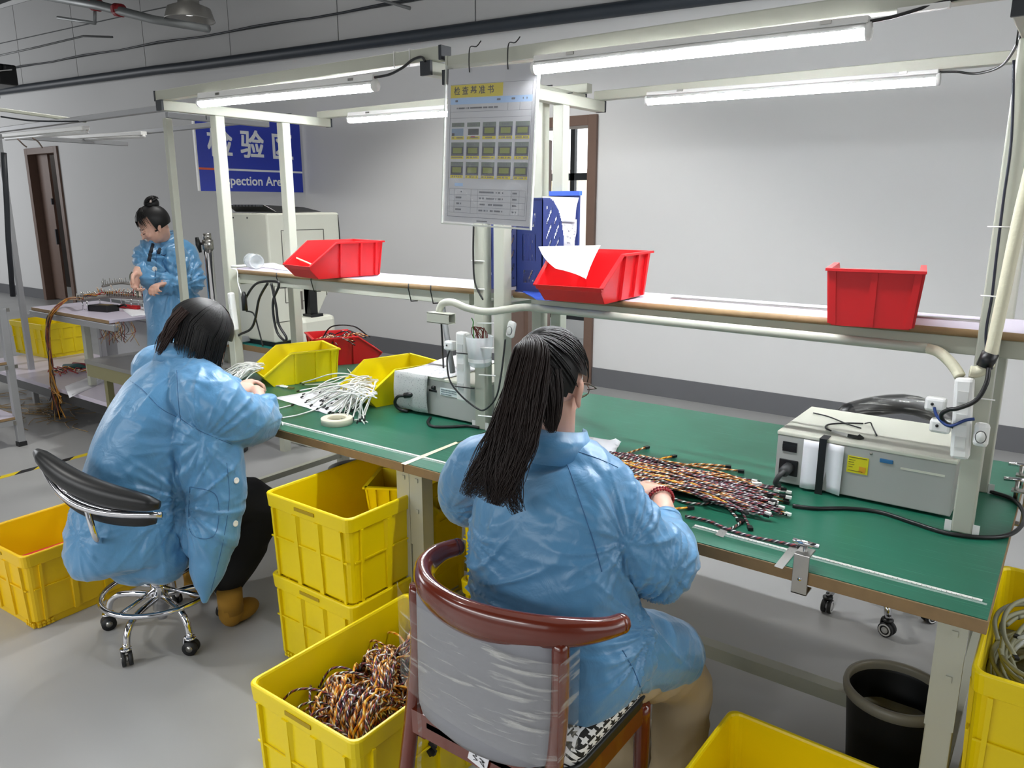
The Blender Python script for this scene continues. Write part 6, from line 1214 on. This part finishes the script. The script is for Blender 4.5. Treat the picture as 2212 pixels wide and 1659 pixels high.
# ================================================================ POSTER
def poster():
    TL, TR, BL_ = V(-1.686, 1.945, 2.012), V(-1.344, 1.945, 1.999), V(-1.668, 1.930, 1.548); t = thing('poster', TL, 0, 'laminated inspection standard chart 检查基准书 hanging between the benches', 'poster'); X = TR-TL; Y = BL_-TL; Wd, Ht = X.length, Y.length
    M = frame((0, 0, 0), X, -Y); N = M.to_3x3() @ V(0, 0, 1)
    def q(b, u0, u1, v0, v1, e=.001): b.box(u0*Wd, u1*Wd, -v1*Ht, -v0*Ht, 0, e, M)
    def P_(nm, m, rects, e, stuff=False):
        b = MB(); [q(b, *r, e) for r in rects]; o = b.build(nm, m, t)
        if stuff: tag(o, kind='stuff')
        return o
    PW = mat('poster_white', 'b9babe', .55, var=.02); PY = mat('poster_yellow', 'c6b410', .5, var=.02); PB = mat('poster_blue', '9ab8dc', .5, var=0); PG = mat('photo_grey_green', '616c62', .5, var=.12, scale=60); PD = mat('photo_frame_dark', '26292c', .5, var=0); PO = mat('photo_olive_screen', '707822', .5, var=.12, scale=40); PL = mat('poster_line', '5c5e66', .6, var=0); PV = mat('photo_slate', '4c4e60', .5, var=.1, scale=60)
    P_('sheet', PW, [(.005, .995, 0, 1)], .001); P_('title_band', PY, [(.04, .64, .105, .185)], .0014); P_('blue_band', PB, [(.04, .96, .188, .228)], .0014)
    text('检 查 基 准 书', .026, INK, frame(M @ V(.31*Wd, -.146*Ht, .0014), X, -Y), t, bold=.0003, ext=.0002)
    P_('ruled_lines', PL, [(.04, .96, .102, .1035), (.04, .96, .275, .2765), (.04, .96, .315, .3165), (.04, .96, .705, .7065), (.04, .043, .10, .965), (.957, .96, .10, .965), (.04, .96, .962, .965), (.70, .702, .188, .275), (.83, .832, .188, .275)]+[(.06, .94, v, v+.0015) for v in (.775, .815, .855, .895, .935)]+[(u, u+.002, .775, .935) for u in (.06, .12, .32, .40, .78, .87, .938)], .0013, True)
    P_('blue_cell', PB, [(.12, .22, .738, .760)], .0013)
    hd, fr_, sc, cap, pr_ = [], [], [], [], []
    for r in range(3):
        for c in range(5):
            u0 = .065+c*.183; u1 = u0+.150; v0 = .345+r*.127
            hd.append((u0, u1, v0, v0+.028)); 
            if not (r == 0 and c < 2): pr_.append((u0, u1, v0+.028, v0+.088)); fr_.append((u0+.010, u1-.008, v0+.030, v0+.078)); sc.append((u0+.022, u1-.020, v0+.036, v0+.071))
            cap.append((u0, u1, v0+.088, v0+.108))
    P_('picture_heading', PG, hd, .0014, True); P_('picture_ground', PV, pr_, .0014, True); P_('picture_frame', PD, fr_, .0017, True); P_('picture_screen', PO, sc, .0020, True); P_('picture_caption', PY, cap, .0015, True)
    P_('picture_panel', mat('photo_steel_blue', '6d8298', .4, var=.2, scale=50), [(.065, .205, .382, .430)], .0014); P_('picture_panel', PD, [(.262, .385, .385, .425), (.07, .10, .412, .430)], .0016); P_('picture_panel', mat('photo_red', 'a03038', .5, var=0), [(.295, .345, .432, .441)], .0016)
    rnd = random.Random(2); mk = []
    for r in range(3):
        for c in range(5):
            u0 = .065+c*.183; v0 = .345+r*.127; mk += [(u0+.03+.018*k, u0+.03+.018*k+.010, v0+.009, v0+.020) for k in range(5)]; mk += [(u0+.01+.013*k, u0+.01+.013*k+.008, v0+.093, v0+.102) for k in range(10) if rnd.random() > .25]
    for v in (.795, .835, .875, .915):
        for a, c_ in ((.14, .22), (.42, .70), (.80, .85)): mk += [(u, u+.008, v-.006, v+.005) for u in [a+.012*k for k in range(int((c_-a)/.012))] if rnd.random() > .2]
    mk += [(u, u+.007, .248, .258) for u in [.12+.0105*k for k in range(45)] if rnd.random() > .3]; mk += [(u, u+.008, .200, .212) for u in (.10, .11, .12, .58, .59, .60, .61, .74, .75, .76, .77, .86, .90)]; mk += [(u, u+.006, .982, .989) for u in [.40+.009*k for k in range(14)]]
    P_('fine_print', PL, mk, .0021, True)
    SL = mat('clear_sleeve', 'ffffff', .05, alpha=.05, var=0, spec=.9, bump=.25, bscale=9); b = MB(); g = [[M @ V(-.008+(Wd+.016)*i/24, .012-(Ht+.020)*j/30, .005+.003*noise.noise(Vector((i*.25, j*.22, 2)))) for i in range(25)] for j in range(31)]; b.sheet(g, .0005); b.build('clear_sleeve', SL, t)
    b = MB(); 
    for u in (-.008, Wd+.004): b.box(u, u+.004, -Ht-.006, .012, -.001, .007, M)
    b.box(-.008, Wd+.008, -Ht-.010, -Ht-.005, -.001, .006, M); b.build('sleeve_edge', mat('sleeve_edge', 'd6dad2', .3, alpha=.8, var=0), t)
    for u in (.27, .70):
        a = M @ V(u*Wd, -.015, .008); MB().tube(spline([a, a+V(0, -.002, .03), a+V(0, .004, .072), a+V(.004, .03, .078), a+V(.022, .03, .092)], 4), .0018, 6).build('hanging_tie', BLACK, t)
poster()
# ================================================================ UNDER THE BENCHES
t = thing('waste_bin', (-.262, 2.14, 0), 0, 'black round waste bin with beige rim under the right bench', 'waste bin')
MB().lathe([(0, .004), (.098, .0), (.105, .01), (.125, .275), (.128, .30), (.124, .30), (.120, .27), (.10, .012), (0, .012)], n=44).build('body', mat('black_bin_plastic', '151617', .5), t); MB().lathe([(.124, .272), (.134, .275), (.136, .292), (.133, .304), (.122, .304), (.119, .296), (.120, .28)], n=44).build('rim', mat('beige_rim', '8f8b7c', .4), t)
t = thing('waste_bin', (-2.86, 2.52, 0), 0, 'black waste bin with grey rim in the shadow under the left bench', 'waste bin')
MB().lathe([(0, .004), (.098, .0), (.13, .28), (.125, .28), (.095, .012), (0, .012)], n=36).build('body', mat('black_bin_plastic', '151617'), t); MB().lathe([(.127, .27), (.138, .275), (.138, .292), (.125, .292), (.124, .28)], n=36).build('rim', mat('grey_rim', '7b7d80', .4), t)
bin_('stacking_bin', (-1.87, 1.90), .50, R(120), .20, .26, .13, YEL, 'small yellow bin tipped inside the upper stacked crate')
# clamps on the far right bench end
for yy, lb in ((2.56, 'silver screw clamp at the right end of the bench, nearer'), (2.72, 'silver screw clamp at the right end of the bench, farther')):
    t = thing('table_clamp', (-.085, yy, T), 0, lb, 'clamp'); b = MB(); b.box(0, .04, -.015, .015, .03, .035); b.box(.032, .037, -.015, .015, -.07, .035); b.box(0, .037, -.015, .015, -.07, -.065); b.build('bracket', STEEL, t); MB().tube([(.012, 0, .002), (.012, 0, .065)], .006, 10).build('screw', STEEL, t); MB().tube([(-.022, -.01, .065), (.046, .01, .065)], .006, 10).build('handle', CHROME, t)
# ================================================================ REAR LEFT: WIRING STATION
TZ = .85
A0 = pz(47, 665, TZ); A1 = pz(235, 692, TZ); sx0, sx1, sy0, sy1 = A0.x, A1.x, A1.y, A1.y+.50
st = thing('wiring_station', (sx0, sy0, 0), 0, 'grey aluminium frame station with white laminate table, low platform and lamp rails, rear left', 'workstation'); o = st.location
MB().box(sx0, sx1, sy0, sy1, TZ-.022, TZ).build('tabletop', LAM, st, o, bevel=.002); MB().box(sx0, sx1, sy0-.004, sy0, TZ-.024, TZ-.002).build('table_edge', WOODE, st, o)
def pf(a, b, w_=.045, nm='frame_bar', m=PROF): return MB().bar(a, b, w_).build(nm, m, st, o, bevel=.004)
top = 2.09
FXL, FXR, FY0, FY1 = -6.80, -4.43, 2.60, 3.30
for x in (FXL, FXR):
    pf((x, FY0, 0), (x, FY0, top), .04, nm='post', m=IVORY if x > -6 else PROF)
    pf((x, FY0, top+.02), (x, FY1+(.0 if x > -6 else .3), top+.02), .035, 'arm'); pf((x, FY0, TZ-.12), (x, FY1, TZ-.12), .035)
for x in (sx0+.05, sx1-.05): pf((x, sy1-.04, .30), (x, sy1-.04, TZ-.03), nm='leg')
pf((FXL-.4, FY0-.02, top+.055), (FXR+.22, FY0-.02, top+.055), .035, 'lamp_rail'); pf((FXL-.1, FY1, top+.055), (FXR-.2, FY1, top+.055), .035, 'lamp_rail')
pf(pxx(-5, 236, -5.75), pxx(186, 262, -5.75), .022, 'stay_bar', IVORY)
pf((sx0-.05, sy0+.02, TZ-.05), (sx1+.05, sy0+.02, TZ-.05)); pf((sx0-.05, sy1+.25, TZ-.05), (sx1+.05, sy1+.25, TZ-.05)); pf((sx0+.55, sy0+.12, .3), (sx0+.55, sy0+.12, TZ-.05), nm='leg', m=IVORY)
PZ_ = .29
MB().box(sx0-1.2, sx1+.10, sy0-.06, sy0+.75, PZ_-.03, PZ_).build('low_platform', LAM, st, o, bevel=.002); MB().box(sx0-1.2, sx1+.10, sy0-.05, sy0+.70, PZ_-.10, PZ_-.03).build('platform_frame', BLACK, st, o)
for x in (sx0-1.1, sx0+.1, sx1): MB().box(x-.02, x+.02, sy0+.02, sy0+.06, 0, PZ_-.10).build('platform_foot', BLACK, st, o)
MB().box(sx0+.62, sx1+.02, sy0+.30, sy0+.33, .36, TZ-.06).build('white_board', mat('pale_board', 'c3c4c6', .5, var=.02), st, o); MB().box(sx0+.45, sx0+.62, sy0+.30, sy0+.33, .36, TZ-.06).build('grey_board', mat('mid_grey_board', '8e8e90', .5), st, o)
# unlit lamps
for (pa, pb, Y, lb) in (((12, 293), (186, 277), FY0-.05, 'unlit white tube lamp at far left, nearer rail'), ((130, 298), (311, 288), FY1-.05, 'unlit white tube lamp behind, above the brown door')):
    a, b_ = pyy(*pa, Y), pyy(*pb, Y); t = thing('unlit_tube_lamp', (a+b_)/2, 0, lb, 'tube light'); MB().bar(a, b_, .05, .028).build('housing', WHITEP, t, t.location, bevel=.004); MB().tube([a-V(0, 0, .022), b_-V(0, 0, .022)], .014, 12).build('tube', UNLIT, t, t.location)
cord('lamp_lead', [pyy(2, 252, sy0-.2), pyy(60, 260, sy0-.1), pyy(110, 262, sy0), pyy(186, 262, sy0+.1)], .006, DARK, 'dark lead sagging along the rails of the rear left station')
cord('lamp_lead', [pyy(38, 300, sy0), pyy(50, 312, sy0+.02), pyy(58, 318, sy0+.04)], .005, mat('brown_lead', '7a6a60', .6), 'short brown lead hanging under the far left tube lamp'); cord('lamp_lead', [pyy(70, 298, sy0), pyy(82, 306, sy0+.02), pyy(92, 320, sy0+.04)], .005, mat('brown_lead', '7a6a60'), 'brown lead curling down above the door frame at left')
# taped dark wrap along the far left post
MB().tube([pyy(8, 330, sy0+.03), pyy(14, 430, sy0+.03), pyy(18, 520, sy0+.03), pyy(28, 640, sy0+.03)], .02, 8).build('cable_bundle', DARK, st, o)
# wiring jig: comb of pins over the table
jig = thing('wiring_jig', pz(290, 665, TZ), 0, 'jig rail of upright metal pins laid with red wires on the white table', 'jig'); jo = jig.location; rnd = random.Random(9)
def jp(x, y, up): return pz(x, y, TZ)+V(0, 0, up)
for x, y in ((180, 670), (190, 672), (217, 664), (240, 655), (262, 655), (285, 668), (300, 662), (312, 672), (330, 672), (352, 668), (372, 674)):
    MB().tube([jp(x, y, 0), jp(x, y, .075)], .0045, 8).build('stand', CHROME, jig, jo)
rl = [(176, 672), (240, 664), (310, 668), (380, 676)]; P = spline([jp(x, y, .085) for x, y in rl], 14); b = MB(); b.tube(P, .011, 8, sq=[1.6]*len(P)); b.build('rail', mat('jig_rail_grey', '8b8782', .5), jig, jo)
for k in range(len(P)):
    for s in (-.02, .02):
        h = .035+.02*rnd.random(); MB().tube([P[k]+V(0, s, 0), P[k]+V(0, s, h)], .0035, 6).build('pin', STEEL, jig, jo)
P2_ = spline([jp(x, y, .11) for x, y in ((225, 648), (262, 640), (300, 645), (340, 655))], 8)
b = MB(); b.tube(P2_, .010, 8); b.build('rail', mat('jig_rail_grey', '8b8782'), jig, jo)
for q in P2_: MB().tube([q, q+V(0, 0, .03+.03*rnd.random())], .0035, 6).build('pin', STEEL, jig, jo)
jw = Heap(); cols = [mat('red_wire', 'a8302e', .5), mat('amber_wire', 'c88a30', .5), mat('pale_wire', 'd8c8b8', .5), mat('red_wire', 'a8302e'), mat('dark_wire', '3a2a28', .5)]
for k in range(34):
    i0 = rnd.randrange(0, len(P)-12); seg = [P[i]+V(rnd.uniform(-.01, .01), rnd.uniform(-.02, .02), .012+rnd.uniform(0, .02)) for i in range(i0, i0+12, 3)]; jw.wire(seg, .0035, cols[k % 5], None, 5, 3)
for k in range(26):
    q = P[rnd.randrange(10, len(P))]; jw.wire([q, q+V(rnd.uniform(-.05, .05), rnd.uniform(-.04, .04), rnd.uniform(.02, .09))], .003, cols[(k+1) % 5], cols[2], 4, 2)
jw.done('jig_wires', 'tangle of red and amber wires laid between the jig pins')
# bundle hanging over the table edge
hb = Heap(); rnd = random.Random(12)
for k in range(26):
    e = [jp(178, 672, .09), jp(150, 663, .06), jp(122, 672, .02), pyy(106, 690, sy0-.03), pyy(103, 730, sy0-.05), pyy(110, 790, sy0-.06), pyy(114, 850-rnd.random()*40, sy0-.06), pyy(118+rnd.uniform(-12, 22), 880+rnd.uniform(-40, 30), sy0-.07)]
    e = [p+V(rnd.uniform(-.014, .014), rnd.uniform(-.012, .012), rnd.uniform(-.008, .008))*(1+(i > 6)*1.5) for i, p in enumerate(e)]; hb.wire(e, .0042, [mat('brown_red_wire', '7a3c2c', .5), mat('amber_wire', 'c88a30'), mat('dark_wire', '3a2a28'), mat('tan_wire', 'a88a5a', .5)][k % 4], None, 5, 4)
hb.done('hanging_wire_bundle', 'thick brown and amber wire bundle hanging over the white table edge to the floor')
hf = Heap()
for k in range(34):
    x = rnd.uniform(225, 285); y0 = 695; e = [pyy(x, y0, sy0+.02+(x-235)*.002), pyy(x+rnd.uniform(-15, 15), y0+rnd.uniform(10, 25), sy0+.02), pyy(x+rnd.uniform(-20, 20), y0+rnd.uniform(25, 52), sy0+.03)]; hf.wire(e, .0022, [mat('tan_wire', 'a88a5a'), mat('dark_wire', '3a2a28'), mat('brown_red_wire', '7a3c2c')][k % 3], None, 4, 3)
hf.done('wire_fringe', 'fringe of thin wires dangling below the white table corner')
t = thing('control_box', pz(222, 672, TZ), R(12), 'black plastic box lying on the white wiring table', 'box'); MB().box(-.10, .10, -.04, .06, 0, .045).build('body', BLACK, t, bevel=.004); MB().tube([(.09, .05, .03), (.14, .07, .045), (.17, .06, .04)], .008, 6).build('lead', BLACK, t); b = MB(); b.box(-.02, .07, -.01, .04, .045, .048); b.build('top_plate', mat('bronze_label', '6a5c3c', .4), t)
t = thing('stapler', pz(283, 667, TZ), R(8), 'red hand tool lying beside the black box on the wiring table', 'tool'); MB().box(-.10, .09, -.02, .02, .0, .03).build('body', RED, t, bevel=.008); MB().box(-.12, -.02, -.018, .0, .0, .02).build('jaw', mat('dark_red_plastic', '8e1420', .4), t, bevel=.004)
sheet4('paper_sheet', [(262, 668), (330, 664), (345, 678), (285, 684)], TZ, 'white paper spread on the wiring table beside the red tool', n=4)
cord('held_tool', [pyy(287, 588, 2.52), pyy(282, 600, 2.50), pyy(292, 622, 2.48), pyy(300, 640, 2.46)], .010, mat('grey_tool', '6a6c60', .4, .4), 'curved grey wire bundle held in the standing worker\'s raised hand', 'wire bundle'); cord('held_tool', [pyy(290, 590, 2.52), pyy(300, 605, 2.49), pyy(303, 640, 2.46)], .007, mat('pale_wire', 'd8c8b8'), 'pale wire strand dropping from the raised hand to the jig', 'wire')
# platform clutter
pl = Heap(); 
for k in range(30): c = pz(150+rnd.uniform(-45, 45), 800+rnd.uniform(-8, 8), PZ_+.01); a = rnd.uniform(0, 6); pl.wire([c, c+V(cos(a)*.08, sin(a)*.05, .02), c+V(cos(a+1)*.12, sin(a+1)*.08, 0)], .004, cols[k % 5], None, 5, 3)
pl.done('wire_scraps', 'scattered red and amber wire scraps on the low platform')
t = thing('tool_bag', pz(150, 798, PZ_), R(10), 'dark teal and red bundle of wire on the low platform', 'wire bundle'); MB().tube([(-.06, 0, .02), (.10, .01, .03), (.2, .03, .02)], [.02, .028, .012], 10).build('roll', mat('teal_cloth', '1f4a4a', .7), t); MB().tube([(.0, .04, .035), (.18, .06, .035)], .018, 10).build('red_roll', mat('maroon_cloth', '7a2230', .7), t)
sheet4('paper_sheet', [(140, 835), (205, 810), (225, 825), (150, 860)], PZ_, 'white sheet lying on the edge of the low platform', n=4)
crate((pz(40, 772, PZ_).x-.02, pz(40, 772, PZ_).y+.30), R(4), .60, .42, .30, 'yellow crate on the low platform at the far left', YEL, base=PZ_)
# floor scraps of yellow wire
fs_ = Heap()
for k in range(60): c = pz(rnd.uniform(0, 180), rnd.uniform(845, 915), .005); a = rnd.uniform(0, 6); fs_.wire([c, c+V(cos(a)*.15, sin(a)*.1, .004), c+V(cos(a+.6)*.3, sin(a+.6)*.2, 0)], .0025, mat('tan_wire', 'a88a5a'), None, 4, 2)
fs_.done('floor_wire_scraps', 'thin tan wire scraps scattered on the floor before the low platform')
# steel low table behind the bent worker
t = thing('steel_table', (-5.20, 2.33, 0), 0, 'low steel-topped table with olive apron behind the bent worker', 'table'); OL = mat('olive_steel', '8a8660', .4, .3)
MB().box(-.05, .85, 0, .50, .575, .60).build('top', mat('dull_steel_top', '9c9c98', .3, .6), t); MB().box(-.04, .84, .005, .02, .49, .575).build('apron', OL, t); MB().box(-.05, -.035, .02, .48, .49, .575).build('apron', OL, t)
for x in (.12, .78):
    for y in (.06, .44): MB().box(x-.02, x+.02, y-.02, y+.02, 0, .575).build('leg', OL, t)
# small grey shelf unit, far left front
bx, by = -5.67, 2.04; t = thing('shelf_unit', (bx, by, 0), 0, 'small grey aluminium shelf unit with white shelves at the far left', 'shelf'); zs = [pyy(30, 675, by).z, pyy(32, 795, by).z, pyy(45, 912, by).z]
for x, y in ((0, 0), (-.5, 0), (0, -1.1), (-.5, -1.1)): MB().box(x-.022, x+.022, y-.022, y+.022, .03, zs[0]+.01).build('post', PROF, t, bevel=.003); MB().box(x-.026, x+.026, y-.026, y+.026, 0, .03).build('foot', RUBBER, t)
for i, z in enumerate(zs):
    MB().bar((-.5, 0, z), (0, 0, z), .035).build('rail', PROF, t); MB().bar((0.004, -1.1, z), (.004, 0, z), .035).build('rail', PROF, t)
    for s in (-.03, .03): MB().box(.020, .028, s-.008, s+.008, z-.012, z+.012).build('bolt_plate', STEEL, t)
    if i: MB().box(-.50, .01, -1.1, .0, z+.02, z+.038).build('shelf_board', LAM, t); MB().box(.01, .016, -1.1, 0, z+.02, z+.036).build('shelf_edge', WOODE, t)
    else: MB().box(-.50, -.03, -1.1, .0, z-.005, z+.01).build('top_board', GREEN, t)
# ================================================================ PROFILE PROJECTOR ON ITS TABLE
PZ2 = .70
t = thing('side_table', (-4.75, 2.98, 0), 0, 'steel side table with green mat carrying the big cream machine', 'table'); MB().box(0, .68, .0, .64, PZ2-.04, PZ2-.003).build('tabletop', WOODE, t); MB().box(.003, .677, .003, .637, PZ2-.003, PZ2).build('green_mat', mat('teal_mat', '2f8a80', .4), t)
for x in (.06, .62):
    for y in (.06, .58): MB().box(x-.025, x+.025, y-.025, y+.025, 0, PZ2-.04).build('leg', IVORY, t)
mx0, mx1, my0, my1 = -4.60, -4.13, 3.02, 3.60; zt = 1.548
t = thing('inspection_machine', (mx1, my0, PZ2), 0, 'tall cream inspection machine with black hood behind the left shelf', 'machine'); o = t.location
mid = 1.19
b = MB(); b.box(mx0, mx1, my0, my1, mid, zt); b.hexa([(mx0, my0, PZ2+.03), (mx1, my0, PZ2+.03), (mx1, my0+.26, PZ2+.03), (mx0, my0+.26, PZ2+.03)], [(mx0, my0, mid), (mx1, my0, mid), (mx1, my1, mid), (mx0, my1, mid)]); b.build('cabinet', CREAM, t, o, bevel=.012)
b = MB(); b.box(mx0+.01, mx1-.01, my0+.01, my0+.25, PZ2, PZ2+.03); b.build('base', BLACK, t, o)
b = MB(); yA, yB = my0+.10, my0+.44; X_ = mx1+.001
for (a, c) in (((yA, 1.44), (yB, 1.44)), ((yA, 1.44), (yA, .98)), ((yB, 1.44), (yB, 1.0)), ((yA, .98), (yB-.12, .98)), ((my0, .86), (my0+.30, .86)), ((my0+.02, 1.19), (my0+.02, .86))): b.bar((X_, a[0], a[1]), (X_, c[0], c[1]), .004)
b.build('panel_gap', mat('gap_grey', '4c4c44', .8), t, o); MB().box(X_, X_+.003, my0+.155, my0+.235, .925, 1.045).build('name_plate', mat('plate_taupe', '7d766e', .4, .3), t, o)
b = MB(); b.tube([(mx1-.01, my1-.005, zt-.015), (mx1-.01, my1+.004, zt-.18), (mx1-.01, my1, 1.20)], .008, 8); b.build('seal', BLACK, t, o)
b = MB(); b.hexa([(mx0+.06, my0+.06, zt+.005), (mx1-.03, my0+.10, zt+.005), (mx1-.05, my1-.10, zt+.005), (mx0+.06, my1-.08, zt+.005)], [(mx0+.03, my0+.02, zt+.05), (mx1-.10, my0+.06, zt+.05), (mx1-.16, my1-.16, zt+.035), (mx0+.03, my1-.1, zt+.04)]); b.build('hood', BLACK, t, o, bevel=.006)
b = MB()
for k in range(8): b.box(mx0+.10+k*.035, mx0+.12+k*.035, my0+.018, my0+.055, zt+.040, zt+.052)
tag(b.build('hood_grille', mat('dark_grey_slats', '3a3c40', .5), t, o), kind='stuff')
for x in (mx0+.12, mx0+.27): MB().tube([(x, my0-.003, zt-.03), (x, my0, zt-.03)], .006, 8).build('screw', BLACK, t, o)
b = MB(); b.hexa([(mx1+.0, my1-.14, 1.02), (mx1+.0, my1-.02, 1.10), (mx1-.2, my1-.02, 1.10), (mx1-.2, my1-.14, 1.02)], [(mx1+.0, my1-.1, 1.18), (mx1+.0, my1+.0, 1.19), (mx1-.2, my1+.0, 1.19), (mx1-.2, my1-.1, 1.18)]); b.build('arm_bracket', CREAM, t, o)
t = thing('column_stand', pyy(468, 740, 2.80), 0, 'thick chrome column with black winged clamp knob beside the left post', 'stand'); cx_ = t.location.copy(); t.location.z = 0; zc = pyy(462, 508, 2.80).z
MB().tube([(0, 0, 0), (0, 0, zc-.05)], .028, 20).build('column', CHROME, t); MB().tube([(0, 0, zc-.09), (0, 0, zc-.03)], .033, 20).build('collar', STEEL, t); MB().tube([(0, 0, zc-.03), (0, 0, zc+.01)], .024, 16).build('cap', STEEL, t)
b = MB(); b.tube([(-.03, -.01, zc-.055), (-.06, -.02, zc-.055)], .008, 8); b.tube([(-.07, -.03, zc-.015), (-.066, -.025, zc-.06), (-.058, -.02, zc-.11)], [.010, .017, .008], 10); b.build('knob', BLACK, t); MB().lathe([(0, 0), (.14, 0), (.14, .03), (0, .04)], n=28).build('base', DARK, t)
# swivel arm unit right of the machine
t = thing('swivel_unit', (-3.90, 3.50, 0), 0, 'white rounded machine base with black swivel arm behind the left shelf', 'machine'); p = pyy(692, 720, 3.3); t.location = (p.x, 3.3, PZ2-.02); 
MB().box(-.22, .0, -.14, .14, .02, .20).build('base', CREAM, t, bevel=.03); b = MB(); b.box(-.13, -.05, -.03, .03, .20, .42); b.tube([(-.09, -.03, .46), (-.09, .03, .46)], .065, 20); b.box(-.17, -.02, -.05, .05, .195, .215); b.hexa([(-.16, -.03, .21), (-.09, -.03, .21), (-.09, .03, .21), (-.16, .03, .21)], [(-.09, -.03, .40), (-.05, -.03, .40), (-.05, .03, .40), (-.09, .03, .40)]); b.build('arm', BLACK, t)
MB().lathe([(0, 0), (.035, 0), (.04, .09), (.042, .10), (0, .10)], (-.17, -.19, .0), 20).build('red_cap_jar', mat('jar_dull_red', '8e2a34', .5), t)
t = thing('pedestal', (p.x-.23, 3.17, 0), 0, 'cream pedestal under the white swivel machine', 'pedestal'); MB().box(0, .23, 0, .26, 0, PZ2-.002).build('body', CREAM, t, bevel=.01)
